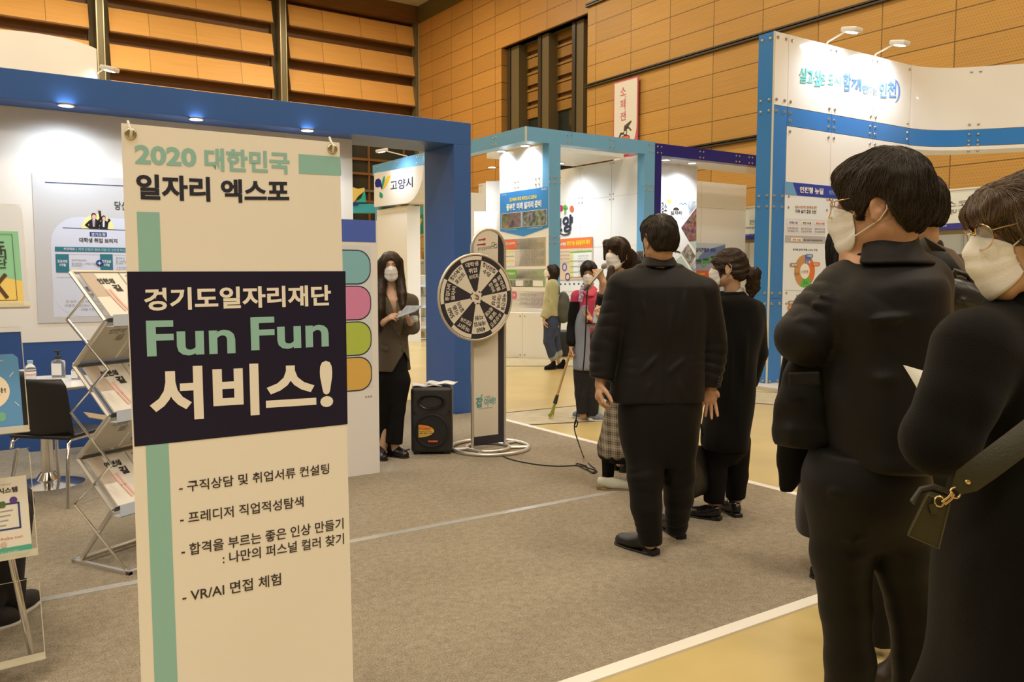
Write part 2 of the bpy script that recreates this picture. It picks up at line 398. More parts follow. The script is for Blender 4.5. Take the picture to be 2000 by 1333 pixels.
for px in ([(940, 812), (1160, 790), (1190, 822), (1012, 832)], [(960, 700), (1085, 697), (1160, 716), (960, 716)], [(1440, 764), (1562, 770), (1556, 794), (1440, 786)]):
    mb = MB(); P = [gp(u, v) for u, v in px]
    mb.add([(p[0], p[1], .002) for p in P], [(3, 2, 1, 0)], worn)
    for p, q in ((P[2], P[3]), (P[0], P[1])):
        d = (q - p) / np.linalg.norm(q - p); n = np.array([-d[1], d[0], 0]) * .012
        mb.add([(x[0], x[1], .004) for x in (p - n, q - n, q + n, p + n)], [(0, 1, 2, 3)], linem)
    tag(mb.build('floor_strip'), kind='structure')
# ================================================================== booths
def screw_grid(bd, xs, zs, m, r=.013, d=.05):
    for x in xs:
        for z in zs:
            for sx in (-d, d):
                for sz in (-d, d): bd.screws([(x + sx, z + sz)], m, r)
def downlight(p, r, power, label, group, spread=1.7, disc_only=False, out=.0):
    t = empty('downlight', tuple(p), 0, label, 'ceiling light', group)
    mb = MB(); mb.lathe([(r, .004), (r * 1.18, 0), (r * 1.18, -.012), (r, -.014)], (0, 0, 0), STEEL, 24, cap=False); mb.build('rim', t)
    mb = MB(); mb.lathe([(0, -.006), (r, -.005)], (0, 0, 0), LEDG, 24); mb.build('lens', t)
    if not disc_only: lamp('bulb', 'SPOT', (0, 0, -.03), power, LED, r, (0, 0, 0), t, min(2.9, spread * 1.45), 1.)
    return t
# ---- near booth: white back wall with a blue foot, blue portal over it
BLUE = mat('blue_booth_paint', (.036, .115, .37), .42)
BLUEF = mat('blue_wall_foot', (.03, .085, .29), .45)
bw = 7.87; pf = 7.555; pa0, pa1 = 4.40, 4.605
pb = ona(832, 700, pa0)[1]
t = hall_empty('booth_wall', 0, bw, label='long white booth back wall with a blue foot under the blue portal', cat='booth wall')
mb = MB(); mb.box((-5, 0, .91), (3.42, .16, 2.84), WHITEM); mb.build('wall_panel', t)
mb = MB(); mb.box((-5, .004, 0), (3.415, .156, .91), BLUEF); mb.build('skirting', t)
t = hall_empty('booth_portal', pa0, pf, label='blue painted portal beam resting on a square blue pillar', cat='booth frame')
mb = MB(); mb.box((-9.4, 0, 2.80), (pa1 - pa0, pb - pf, 3.03), BLUE); mb.build('beam', t, bevel=.004)
mb = MB(); mb.box((0, .001, 0.006), (pa1 - pa0 - .001, pb - pf - .001, 2.80), BLUE); mb.build('pillar', t, bevel=.004)
for (u, v), lb in (((129, 204), 'round lamp in the blue beam at the left of the frame'), ((383, 231), 'round lamp in the blue beam over the white pop-up banner, middle of three'), ((600, 253), 'round lamp in the blue beam nearest the blue pillar')):
    downlight(gp(u, v, 2.799), .055, 46, lb, 'lamps in the blue portal beam', 2.0)
for a in (-1.6,): downlight(W(a, 7.71, 2.799), .055, 46, 'round lamp in the blue beam left of the frame', 'lamps in the blue portal beam', 2.0)
# ---- far booth with light blue frame (its near corner stands behind the prize wheel)
pg = gp(1083, 698); bg = ab(pg)[1]
LBL = mat('light_blue_panel', (.15, .39, .66), .22, spec=.5); LBE = mat('panel_edge', alb(196, 176, 130), .5)
ag = onb(1027, 260, bg)[0]; ap = onb(1072, 500, bg)[0]; ap1 = onb(1094, 500, bg)[0]; ar0 = onb(1257, 500, bg)[0]; ar1 = onb(1278, 400, bg)[0]
zt = onb(1027, 246.5, bg)[2]; zb = onb(1027, 275, bg)[2]
bs0 = ona(835, 300, ag)[1]; bs1 = ona(731, 300, ag)[1]; bpw = ona(976, 400, ap)[1]
booth2 = hall_empty('exhibition_booth', ag, bg, label='tall booth framed in light blue panels behind the prize wheel', cat='exhibition booth')
SCR = mat('screw_metal', (.5, .49, .46), .3, .9)
def gbox(name, parent, a0, b0, z0, a1, b1, z1, m, o=(0, 0), bevel=0., extra=None):
    mb = MB(); mb.box((a0 - o[0], b0 - o[1], z0), (a1 - o[0], b1 - o[1], z1), m)
    if extra: extra(mb)
    return mb.build(name, parent, bevel=bevel)
def dots(mb, face, along, zs, m=SCR, r=.018):
    """panel screws on a face: ('b',b) faces -b, ('a',a) faces -a, given in the parent's frame"""
    for s in along:
        for z in zs:
            for e in (-.05, .05):
                c = (s + e, face[1], z) if face[0] == 'b' else (face[1], s + e, z)
                mb.lathe([(r, 0), (r * .7, .012), (0, .014)], c, m, 8, axis=(0, -1, 0) if face[0] == 'b' else (-1, 0, 0))
O2 = (ag, bg)
gbox('fascia', booth2, ag, bg, zb, ar1, bg + .22, zt, LBL, O2, extra=lambda mb: dots(mb, ('b', 0), np.arange(.95, ar1 - ag, .99), (zb + .06, zt - .06)))
gbox('fascia', booth2, ag, bg + .22, zb, ag + .22, bs1 + .1, zt, LBL, O2, extra=lambda mb: dots(mb, ('a', 0), np.arange(1.0, bs1 - bg, .99), (zb + .06, zt - .06)))
gbox('edge_strip', booth2, ag - .006, bg - .006, zb, ag + .02, bg + .02, zt, LBE, O2)
gbox('pillar', booth2, ap, bg, 0, ap1, bg + .2, zb, LBL, O2, extra=lambda mb: dots(mb, ('b', 0), [ap - ag + .06, ap1 - ag - .06], [1.0, 1.1, 2.05, 2.15, 3.1, 3.2]))
gbox('pillar', booth2, ar0, bg, 0, ar1, bg + .2, zb, LBL, O2, extra=lambda mb: dots(mb, ('b', 0), [ar0 - ag + .08, ar1 - ag - .08], [1.0, 1.1, 2.05, 2.15, 3.1, 3.2]))
gbox('pillar', booth2, ag, bs1 - .35, 0, ag + .3, bs1, zb, LBL, O2)
gbox('soffit', booth2, ag + .22, bg + .22, zb + .03, ap + .12, bpw, zb + .08, WHITE, O2)
gbox('wall_panel', booth2, ap, bg + .2, .0, ap + .1, bpw, zb + .03, WHITE, O2, extra=lambda mb: dots(mb, ('a', ap - ag), [.35, 1.0], [3.1, 3.2, 1.0, 2.05]))
gbox('side_wall', booth2, ar0, bg + .2, 0, ar0 + .1, bg + 6, zb - .03, WHITE, O2,
     extra=lambda mb: (dots(mb, ('a', ar0 - ag), np.arange(.95, 6, .99), (1.02, 1.12, 2.0, 2.1, 2.99, 3.09, 3.7)), [mb.box((ar0 - ag - .003, 0.2, z), (ar0 - ag, 6, z + .008), LBE) for z in (1.07, 2.05, 3.04)], [mb.box((ar0 - ag - .003, y, 0), (ar0 - ag, y + .008, zb - .05), LBE) for y in np.arange(.95, 6, .99)]))
gbox('inner_beam', booth2, ap + .1, bg + .6, zb - .0, ar0, bg + 2.2, zb + .2, WHITE, O2)
gbox('back_wall', booth2, ap1 + .3, bg + 5.6, 0, ar0, bg + 5.7, zb - .3, WHITE, O2)
for k_, (da, db) in enumerate(((.7, 1.2), (1.35, 1.9), (.7, 3.4))):
    downlight(W(ap1 + da * (ar0 - ap1) / 1.9, bg + db, zb - .003 if db < 2.3 else zb + .02), .085, 120, ('round lamp under the inner white beam of the light blue booth, near one', 'round lamp under the inner white beam of the light blue booth, second one', 'round lamp deep inside the light blue booth')[k_], 'lamps inside the light blue booth', 1.9)
# low plinth in front of the poster wall and a stepped white wall behind it
p1, p2 = gp(958, 697), gp(1078, 701)
th = math.atan2((p2 - p1)[1], (p2 - p1)[0]) 
pe = empty('display_plinth', tuple(p1 + np.array([0, 0, 0])), th, 'low white plinth of screwed panels under the tall blue-headed poster', 'plinth')
mb = MB(); L_ = float(np.linalg.norm(p2 - p1)); mb.box((0, 0, 0), (L_, .25, .80), WHITE); mb.box((.52 * L_, -.002, 0), (.52 * L_ + .008, 0, .8), LBE)
mb.screws = None
for x in (.49 * L_, .56 * L_):
    for z in (.05, .74): mb.lathe([(.014, 0), (.01, .01), (0, .012)], (x, 0, z), SCR, 8, axis=(0, -1, 0))
mb.build('plinth_body', pe)
for (u0, u1, v, y, lb) in ((926, 985, 413, 16.4, 'lower white partition step left of the blue-headed poster'), (949, 985, 354, 16.9, 'taller white partition step left of the blue-headed poster')):
    q0, q1 = atd(u0, v, y), atd(u1, v, y + .1)
    e_ = empty('partition_panel', (q0[0], q0[1], 0), 0, lb, 'partition panel'); mb = MB(); mb.box((0, 0, 0), (q1[0] - q0[0], .12, q0[2]), WHITEM); mb.build('panel', e_)
for (u, v), pw, lb in (((979, 295), 34, 'white round lamp in the light blue booth ceiling over the poster, left one'), ((1026, 284), 34, 'white round lamp in the light blue booth ceiling at its corner'), ((1066, 289), 24, 'white round lamp in the light blue booth ceiling beside the pillar')):
    p = gp(u, v, zb + .028); downlight(p, .085, pw * 5, lb, 'lamps in the light blue booth ceiling', 1.9)
# ---- navy booth continuing to the right
NAVY = mat('navy_panel', (.012, .016, .2), .22)
an1 = onb(1500, 420, bg)[0]
booth3 = hall_empty('exhibition_booth', ar1, bg, label='booth with a dark navy fascia right of the light blue booth', cat='exhibition booth')
O3_ = (ar1, bg)
gbox('fascia', booth3, ar1 + .01, bg, zb, an1 + 1.5, bg + .2, zt - .02, NAVY, O3_, extra=lambda mb: dots(mb, ('b', 0), [.12, 1.28, 2.35, 2.75, 3.9], (zb + .05, zt - .08)))
an = onb(1291, 400, bg)[0]
gbox('pillar', booth3, ar1 + .01, bg + .001, 0, an, bg + .2, zb, NAVY, O3_)
gbox('soffit', booth3, ar1, bg + .2, zb, an1 + 1.5, bg + 1.0, zb + .05, WHITE, O3_)
bn = bg + .75; a_w1 = onb(1360.5, 400, bn)[0]
gbox('wall_panel', booth3, an - .3, bn, 0, a_w1, bn + .1, zb, WHITE, O3_)
bn2 = bg + 1.7; aw2 = onb(1457, 400, bn2)[0]; zw2 = onb(1400, 357, bn2)[2]
gbox('back_panel', booth3, a_w1 - .5, bn2, 0, aw2, bn2 + .1, zw2, WHITE, O3_, extra=lambda mb: [mb.box((x, bn2 - bg - .003, 0), (x + .008, bn2 - bg, zw2), LBE) for x in (a_w1 - ar1 + .15, a_w1 - ar1 + 1.15)] + [mb.box((a_w1 - ar1 - .4, bn2 - bg - .003, z), (aw2 - ar1, bn2 - bg, z + .008), LBE) for z in (1.05, 2.05, 3.03)])
for (u, v), lb in (((1300, 312), 'lamp in the navy booth ceiling nearest the navy pillar'), ((1352, 318), 'lamp in the navy booth ceiling over the white panel edge'), ((1320, 323), 'lamp in the navy booth ceiling close to the back wall')):
    downlight(gp(u, v, zb - .003), .085, 160, lb, 'lamps in the navy booth ceiling', 1.8)
# ---- tall white and blue booth on the right
PB = mat('bright_blue_panel', (.035, .20, .58), .25)
bi = ab(gp(1497, 757))[1]; ai = ab(gp(1497, 757))[0]
bi1 = ona(1475, 400, ai)[1]
zi = onb(1509, 59, bi)[2]; as1 = onb(1533, 400, bi)[0]; aw1 = onb(1773, 350, bi)[0]
zs0 = onb(1533, 208, bi)[2]; zs1 = onb(1533, 245, bi)[2]
booth4 = hall_empty('exhibition_booth', ai, bi, label='tall white booth with bright blue bands and brush lettering at the right', cat='exhibition booth')
O4 = (ai, bi)
zrow = [zs0, zs1 - .02, 2.42, 1.16]
gbox('pillar', booth4, ai, bi + .002, 0, ai + .05, bi1, zi, PB, O4, extra=lambda mb: [mb.lathe([(.022, 0), (.016, .014), (0, .016)], (0, y, z + e), SCR, 8, axis=(-1, 0, 0)) for y in (.06, bi1 - bi - .06) for z in (zs0, 2.42, 1.16) for e in (-.07, .07)] + [mb.lathe([(.022, 0), (.016, .014), (0, .016)], (0, y, z), SCR, 8, axis=(-1, 0, 0)) for y in (.06, bi1 - bi - .06) for z in (.08, zi - .08)])
gbox('corner_strip', booth4, ai - .006, bi - .006, 0, ai + .012, bi + .012, zi, LBE, O4)
def pan(name, a0, a1, z0, z1, m):
    def ex(mb):
        for x in (a0 + .06, a1 - .06):
            for z in (z0 + .07, z1 - .07): mb.lathe([(.022, 0), (.016, .014), (0, .016)], (x - ai, -.0, z), SCR, 8, axis=(0, -1, 0))
    gbox(name, booth4, a0 + .004, bi, z0 + .004, a1 - .004, bi + .05, z1 - .004, m, O4, extra=ex)
GLOSSW = mat('gloss_white', (.8, .8, .79), .06, coat=.3)
pan('pillar_panel', ai, as1, zs0, zi, GLOSSW)
for z0, z1 in ((0, 1.16), (1.16, 2.42), (2.42, zs0)): pan('pillar_panel', ai, as1, z0, z1, PB)
ncol = 3; cw = (aw1 - as1) / ncol
e1 = onb(1625, 200, bi)[0]; e2 = onb(1706, 200, bi)[0]; edges = [as1, e1, e2, aw1]
for i in range(3):
    pan('upper_panel', edges[i], edges[i + 1], zs0, zi, GLOSSW); pan('blue_band', edges[i], edges[i + 1], zs1, zs0, PB)
    for z0, z1 in ((0.02, 1.16), (1.16, 2.42), (2.42, zs1)): pan('wall_panel', edges[i], edges[i + 1], z0, z1, WHITE)
# curved fascia bridging to the right
nx = [(aw1 - ai, 0)]
d0 = 0.
for k in range(1, 9): d0 -= math.radians(51) / 8; nx.append((nx[-1][0] + .13 * math.cos(d0), nx[-1][1] + .13 * math.sin(d0)))
for k in range(4): nx.append((nx[-1][0] + .98 * math.cos(d0), nx[-1][1] + .98 * math.sin(d0)))
def sweep(name, pts, z0, z1, m, th=.06):
    mb = MB(); n = len(pts); vs = []
    for i, (x, y) in enumerate(pts):
        t_ = np.array(pts[min(i + 1, n - 1)]) - np.array(pts[max(i - 1, 0)]); t_ = t_ / np.linalg.norm(t_); q = (x - t_[1] * th, y + t_[0] * th)
        vs += [(x, y, z0), (x, y, z1), (q[0], q[1], z0), (q[0], q[1], z1)]
    fs = []
    for i in range(n - 1):
        a, b = 4 * i, 4 * i + 4
        fs += [(a, b, b + 1, a + 1), (a + 3, b + 3, b + 2, a + 2), (a + 1, b + 1, b + 3, a + 3), (a + 2, b + 2, b, a)]
    mb.add(vs, fs, m, True)
    for i in (0, 8, 9, 10):
        if i == 0: continue
        t_ = np.array(pts[i + 1]) - np.array(pts[i]); t_ /= np.linalg.norm(t_)
        for e in (-.06, .06):
            for z in (z0 + .07, z1 - .07): mb.lathe([(.022, 0), (.016, .014), (0, .016)], (pts[i][0] + t_[0] * e, pts[i][1] + t_[1] * e, z), SCR, 8, axis=(t_[1], -t_[0], 0))
    return mb.build(name, booth4)
sweep('curved_fascia', nx, zs0 + .004, zi, GLOSSW); sweep('curved_band', nx, zs1, zs0 - .004, PB)
sweep('fascia_underside', nx, zs1 - .06, zs1 - .01, WHITE, .5)
def arm_lamp(p_wall, direction, length, power, label, group, aim=2.0):
    """p_wall world point at the panel's top edge; direction unit world vector the arm points along"""
    rz = math.atan2(direction[1], direction[0])
    t = empty('arm_lamp', tuple(p_wall), rz, label, 'lamp', group)
    mb = MB(); mb.tube([(-.05, 0, -.05), (0, 0, .03), (length, 0, .10)], .012, mat('lamp_white', (.75, .74, .72), .4), 8); mb.build('arm', t)
    T = Matrix.Translation((length + .09, 0, .10)) @ Matrix.Rotation(math.radians(12), 4, 'Y')
    mb = MB(); mb.rbox((-.11, -.085, -.03), (.12, .085, .035), .02, mat('lamp_white', (.75, .74, .72), .4), T); mb.build('housing', t)
    mb = MB(); mb.lathe([(0, 0), (.075, 0)], T @ Vector((.01, 0, -.034)), LEDG, 20, axis=(T.to_3x3() @ Vector((0, 0, -1)))); mb.build('lens', t)
    lamp('bulb', 'SPOT', T @ Vector((.0, 0, -.07)), power, LED, .06, (0, math.radians(25), 0), t, 2.7, 1.)
    return t
nd = -BX
for (u, v), lb in (((1617, 81), 'arm lamp above the brush lettering, left one over the white booth'), ((1711, 102), 'arm lamp above the brush lettering, second over the white booth')):
    p = onb(u, v, bi); arm_lamp(W(p[0], bi, zi), nd, .26, 80, lb, 'arm lamps on the booth tops')
q = nx[10]; dn = np.array([math.sin(d0), -math.cos(d0)]); arm_lamp(W(ai + q[0] + .05, bi + q[1], zi), dn[0] * AX + dn[1] * BX, .26, 80, 'arm lamp over the curved fascia at the right edge', 'arm lamps on the booth tops')
mb = MB(); mb.box((-.3, -.55, 0), (aw1 - ai + 2, 3, .05), mat('booth_platform', (.5, .49, .45), .6)); mb.box((-.3, -.57, 0), (aw1 - ai + 2, -.55, .05), tapew)
o = mb.build('booth_platform', None, tuple(W(ai, bi)), (0, 0, TH)); tag(o, 'low grey booth platform edged in white under the white and blue booth', 'platform')
# ---- long fascia boards far right
aj = 16.2
jb = Board(W(aj, 14.), TB)
# ================================================================== printed boards
CREAM = mat('banner_vinyl', (.82, .80, .75), .42, spec=.4)
MINT = mat('mint_ink', alb(140, 170, 135), .45)
INKW = mat('warm_ink', (.045, .032, .034), .5)
NAVYP = mat('banner_navy', (.014, .012, .034), .5, spec=.25)
# ---- pop-up banner in the foreground
th = math.atan2(.137, .2346); D0 = 2.215
pL = gp(275, 1616.0); pL = atd(287, 1600, D0 - .03); pL[2] = 0.
bn_t = empty('banner_stand', (pL[0], pL[1], 0), th, 'tall cream pop-up banner with navy block reading Fun Fun, nearest the camera', 'banner stand')
bd = Board((pL[0], pL[1], .05), th, -math.radians(1.1)); B = bd
tl = bd.pl(236.5, 240.5); tr = bd.pl(663, 279); br = bd.pl(690.5, 1333); bl = bd.pl(275.5, 1333)
HB_ = (tl[1] + tr[1]) / 2
q = [(bl[0] + (bl[0] - tl[0]) * .0, 0.), (br[0], 0.), (tr[0], tr[1]), (tl[0], tl[1])]
bd.prism(q, 0, .0012, CREAM)
bd.flat([(583, 301), (664.5, 307), (666.5, 343.5), (583.8, 339.5)], MINT, 1)
xa, za = bd.pl(302, 1333); xb, _ = bd.pl(347, 1333); bd.flat([bd.pl(267, 414), bd.pl(311.5, 415), (xb, za), (xb, .0), (xa, .0), (xa, za)], MINT, 1, False)
bd.flat([(248, 531), (674.5, 530), (678.8, 829), (262.5, 873)], NAVYP, 2)
bd.T('2020', 264, 320, 384, 326.5, 37.5, MINT, .035); bd.T('대한민국', 400, 333.5, 566, 340.5, 45, MINT, .035)
bd.T('일자리', 267, 390, 411, 394.5, 50.5, INK, .035); bd.T('엑스포', 432, 396.5, 565, 396.5, 46.5, INK, .035)
bd.T('경기도일자리재단', 282, 608, 646.5, 597.5, 45, CREAM, .03, 3)
bd.T('Fun', 287.3, 697.8, 460, 691, 71, MINT, .022, 3); bd.T('Fun', 490.5, 685.8, 642, 677.5, 65.5, MINT, .022, 3)
bd.T('서비스', 293.6, 825.5, 618, 803, 107, CREAM, .034, 3); bd.T('!', 625.5, 796.5, 650.8, 794.5, 91, CREAM, .03, 3)
bd.T('- 구직상담 및 취업서류 컨설팅', 350, 963.5, 643, 925.6, 22, INKW, .013)
bd.T('- 프레디저 직업적성탐색', 352, 1025.5, 593, 990.4, 23, INKW, .013)
bd.T('- 합격을 부르는 좋은 인상 만들기', 354.5, 1088.5, 671, 1033.4, 24, INKW, .013)
bd.T(': 나만의 퍼스널 컬러 찾기', 435, 1103, 672, 1063, 23, INKW, .013)
bd.T('- VR/AI 면접 체험', 356.5, 1178.8, 549, 1142.7, 25, INKW, .013)
bd.done('printed_sheet', bn_t)
for (u, v) in ((255, 262), (649, 291)):
    g = Board(bd.o, bd.th, bd.tilt); x, z = g.pl(u, v)
    g.lathe([(.007, 0), (.014, .0), (.0145, .0025), (.012, .004), (.007, .003)], (x, -.001, z), mat('brass_eyelet', (.6, .5, .32), .3, 1.), 20, axis=(0, -1, 0)); g.done('eyelet', bn_t)
    g = Board(bd.o, bd.th, bd.tilt); g.tube([(x, .012, z - .02), (x, -.008, z - .003), (x + .001, -.010, z + .006), (x - .003, .002, z + .022), (x - .004, .012, z + .035)], .0035, mat('hook_plastic', (.75, .72, .62), .4), 8); g.done('hook', bn_t)
g = Board(bd.o, bd.th, bd.tilt)
pole_m = mat('stand_pole', (.1, .1, .1), .5)
w_ = tr[0] - tl[0]; cx = (tl[0] + tr[0]) / 2
for s in (-1, 1): g.tube([(cx, .06, .62), (cx + s * w_ * .47, .014, HB_ - .02)], .005, pole_m, 8); g.tube([(cx, .06, .62), (cx + s * w_ * .47, .014, .03)], .005, pole_m, 8)
g.tube([(cx, .06, .62), (cx, .4, -.04)], .006, pole_m, 8); g.rbox((cx - .02, .045, .59), (cx + .02, .075, .65), .006, pole_m); g.done('stand', bn_t)
# ---- poster on the white booth wall
POB = mat('poster_beige', alb(196, 178, 148), .5); POW = mat('poster_pale', alb(208, 194, 176), .5); TEAL = N(52, 128, 150); BLU = N(36, 66, 140); TXT = mat('poster_text', (.06, .06, .065), .5); TXG = mat('poster_text_grey', (.33, .32, .30), .5)
bd = Board(W(.6, bw - .004), TH)
x0, z1 = bd.pl(62, 338); x1 = bd.pl(640, 380)[0]; _, z0 = bd.pl(75, 632); pxf = lambda u, v: bd.pl(u, v)
bd.prism([(x0, z0), (x1, z0), (x1, z1), (x0, z1)], -.002, .003, POB)
x0, zt_ = bd.pl(97, 422); _, zb_ = bd.pl(100, 620); bd.EPS = .0015
bd.rrect(x0, zb_, x1 - .15, zt_, .22, POW, 2); bd.rect(x0, zb_, x1 - .15, zb_ + .3, POW, 1.5)
bd.line([(88, 356), (300, 366)], .005, BLU, 3); bd.line([(123, 445), (300, 452)], .005, BLU, 3)
bd.T('당신의', 224, 410, 262, 412, 17, TXT, .02, 3)
xx, zz = bd.pl(191, 447.5); bd.disc(xx, zz, .125, mat('sun_yellow', alb(236, 206, 120), .5), 3, 24, None, 0, PI)
bd.prect(175, 453.5, 208.5, 462.5, BLU, 3); bd.T('경기도형', 178, 461.5, 205.5, 462, 6.5, POW, .02, 4, 2)
bd.T('대학생 취업 브리지', 155, 473.5, 229, 475.5, 9, TXT, .03, 3, 2)
bd.flat([(107, 482), (247, 484.5), (247, 493.5), (107, 491.5)], TEAL, 3)
bd.T('추진목표 |', 124, 489.5, 149, 490, 5.5, POW, .03, 4, 2); bd.T('지역 산업의 청년-기업 간 구조적 미스매치', 153, 490, 255, 492.5, 5.5, POW, .0, 4, 2)
for u0, u1, a_, b_ in ((108, 135.5, '전공과정', '5개월'), (195, 221, '현장실습', '5개월')):
    bd.prect(u0, 496.5, u1, 532.5, TEAL, 3); bd.T(a_, u0 + 4, 513.5, u1 - 4, 514, 6, POW, .03, 4, 2); bd.T(b_, u0 + 8, 520.5, u1 - 7, 521, 6, POW, .03, 4, 2)
xx, zz = bd.pl(194, 514.3); bd.disc(xx, zz, .027, BLU, 5); bd.text('+', xx - .014, zz - .014, xx + .014, zz + .014, POW, .03, 6, 2)
for s, u, v, u1 in (('참여학생(50명)', 140, 511, 169), ('월 50만원 x 5개월 지급', 140, 517.5, 187), ('(5x50,000%)', 140, 522, 161), ('참여학생', 226, 507, 243), ('월 200만원 지급', 226, 513, 262), ('(5x90%, 기업10%)', 226, 517.5, 262), ('-근로기준법', 226, 525.5, 248), ('관계법령 준수', 226, 531, 254)):
    bd.T(s, u, v, u1, v + .5, 4.6, TXG, .0, 3, 2)
for v in (496.5, 532.5, 542): bd.line([(110, v), (250, v + 2.5)], .002, TXG, 3)
bd.ring(*bd.pl(192, 552), .022, .027, TXG, 3); bd.ring(*bd.pl(199, 549), .022, .026, TXG, 3)
bd.prect(166, 560.5, 225, 568.5, BLU, 3); bd.T('청년 노동자 지원', 172, 567.5, 218, 568, 6, POW, .02, 4, 2); bd.T('청년 노동자 통장', 166, 581, 232, 581.5, 9, TXT, .03, 3, 2)
for s, u, v, u1 in (('만18세 ~ 만 34세 청년, 경기도 거주', 129, 592, 232), ('비영리 법인에서 주 36시간 이상 근무', 127, 600, 236), ('3개월 이상 재직자', 158, 607.5, 202)): bd.T(s, u, v, u1, v - .6, 5.4, TXG, .0, 3, 2)
# two plain little office figures
def mini(bd, u, v, h, hair, skirt=False):
    x, z = bd.pl(u, v); s = h
    sk = mat('print_skin', alb(226, 160, 120), .5); su = mat('print_black', (.015, .015, .017), .5)
    bd.flat([(x - .26 * s, z), (x + .22 * s, z), (x + .28 * s, z + .42 * s), (x + .12 * s, z + .56 * s), (x - .12 * s, z + .56 * s), (x - .28 * s, z + .42 * s)], su, 4, False)
    bd.flat([(x - .07 * s, z + .12 * s), (x + .03 * s, z + .12 * s), (x + .06 * s, z + .55 * s), (x - .08 * s, z + .55 * s)], POW, 5, False)
    if not skirt: bd.flat([(x - .02 * s, z + .16 * s), (x + .02 * s, z + .16 * s), (x + .01 * s, z + .5 * s), (x - .02 * s, z + .5 * s)], N(150, 30, 40), 6, False)
    bd.disc(x, z + .72 * s, .14 * s, hair, 4, 16, .19 * s); bd.disc(x + .01 * s, z + .68 * s, .11 * s, sk, 5, 16, .14 * s)
    if skirt: bd.flat([(x - .15 * s, z + .5 * s), (x - .05 * s, z + .5 * s), (x - .1 * s, z + .75 * s), (x - .15 * s, z + .7 * s)], hair, 6, False)
    bd.line([(x + .22 * s, z + .42 * s), (x + .36 * s, z + .6 * s), (x + .3 * s, z + (1.05 if not skirt else .68) * s)], .12 * s, su, 4, False); bd.disc(x + .3 * s, z + (1.1 if not skirt else .72) * s, .06 * s, sk, 5, 10)
    bd.line([(x - .22 * s, z + .42 * s), (x - .42 * s, z + .2 * s), (x - .22 * s, z + .05 * s)], .11 * s, su, 4, False)
mini(bd, 184, 447, .145, mat('print_black', (.015, .015, .017), .5)); mini(bd, 203, 447.5, .125, mat('print_black', (.015, .015, .017), .5), True)
tag(bd.done('wall_poster'), 'grey-beige poster with two small office figures and teal blocks on the booth wall', 'poster')
# ---- second white board behind the pop-up banner
bd = Board(gp(742, 925), TH)
x1 = 0.; x0 = -.62; zt_ = bd.pl(735, 431)[1]; bd.prism([(x0, 0.0), (x1, 0.0), (x1, zt_), (x0, zt_)], 0, .05, WHITEM)
bt = empty('info_board', tuple(bd.o), TH, 'white freestanding board with a blue header and coloured discs, behind the pop-up banner', 'info board')
bd.EPS = .0012
_, zz = bd.pl(700, 473); bd.rect(x0, zz, bd.pl(733, 470)[0] + .004, zt_, mat('board_blue', alb(78, 92, 140), .45), 1)
xr = bd.pl(727, 700)[0]; xc = (x0 + xr) / 2 + .08
za, zb2 = bd.pl(700, 480)[1], bd.pl(700, 758)[1]
bd.rect(x0 + .04, zb2, xr, za, mat('board_grey', alb(214, 198, 164), .5), 1)
hcol = [(mat('disc_teal', alb(132, 168, 146), .5), .24), (mat('disc_pink', alb(212, 122, 128), .5), .18), (mat('disc_lime', alb(178, 178, 60), .5), .22), (mat('disc_orange', alb(218, 160, 64), .5), .24)]
zc = za - .03; navyo = mat('disc_navy', (.03, .035, .08), .5)
for m_, h in hcol:
    h2 = (za - zb2) * .25
    P_ = [(x0 + .06 + (xr - x0 - .06) * i / 12, 0) for i in range(13)]
    bd.rrect(x0 + .06, zc - h2 + .008, xr - .004, zc, .1, navyo, 2); bd.rrect(x0 + .07, zc - h2 + .016, xr - .012, zc - .008, .095, m_, 3)
    zc -= h2
for k in range(3): bd.disc(*bd.pl(714.5 + 5 * k, 775.5 - .5 * k), .0065, TXG, 2, 12)
bd.done('board', bt)
# ---- prize wheel
wt = empty('prize_wheel', tuple(gp(957, 878)), TH, 'spinning prize wheel in ten dark and cream sectors on a rounded post', 'prize wheel')
def rel(p): return tuple(Matrix.Rotation(-TH, 3, 'Z') @ Vector(p - gp(957, 878)))
mb = MB()
for R, uc in ((.325, 0), (.18, -.02)):
    mb.tube([(uc + R * math.cos(2 * PI * k / 48), R * math.sin(2 * PI * k / 48), .02) for k in range(48)], .016, ALU, 10, True)
for a in (.25, 1.1, PI - .25, PI + .7, -.6): mb.tube([(.17 * math.cos(a) - .02, .17 * math.sin(a), .02), (.32 * math.cos(a), .32 * math.sin(a), .02)], .013, ALU, 8)
mb.build('base_rings', wt)
bd = Board(gp(957, 878), TH)
xl = bd.pl(922.3, 700)[0]; xr = bd.pl(985.6, 700)[0]; zt_ = bd.pl(955, 448)[1]; r = (xr - xl) / 2; cx = (xl + xr) / 2
arc = [(xr, .02)] + [(cx + r * math.cos(a), zt_ - r + r * math.sin(a)) for a in np.linspace(0, PI, 20)] + [(xl, .02)]
mb = MB(); mb.tube([(x, 0, z) for x, z in arc], .0135, ALU, 10); mb.build('post_frame', wt)
zbm = bd.pl(950, 868)[1]; ins = .012
pan = [(xl + ins, zbm), (xr - ins, zbm)] + [(cx + (r - ins) * math.cos(a), zt_ - r + (r - ins) * math.sin(a)) for a in np.linspace(0, PI, 20)]
DKP = mat('wheel_dark', (.032, .03, .042), .4); LTP = mat('wheel_cream', (.72, .68, .58), .45)
bd.prism(pan, -.006, .006, DKP)
xs = bd.pl(972, 700)[0] ; xs2 = bd.pl(924, 700)[0]
zw0 = bd.pl(950, 851)[1]
lp = [(xl + ins, zw0), (xs, zw0)] + [(min(cx + (r - ins) * math.cos(a), xs), zt_ - r + (r - ins) * math.sin(a)) for a in np.linspace(.55, PI, 20)]
bd.EPS = .001; s7 = 7; bd.flat(lp, LTP, s7, False)
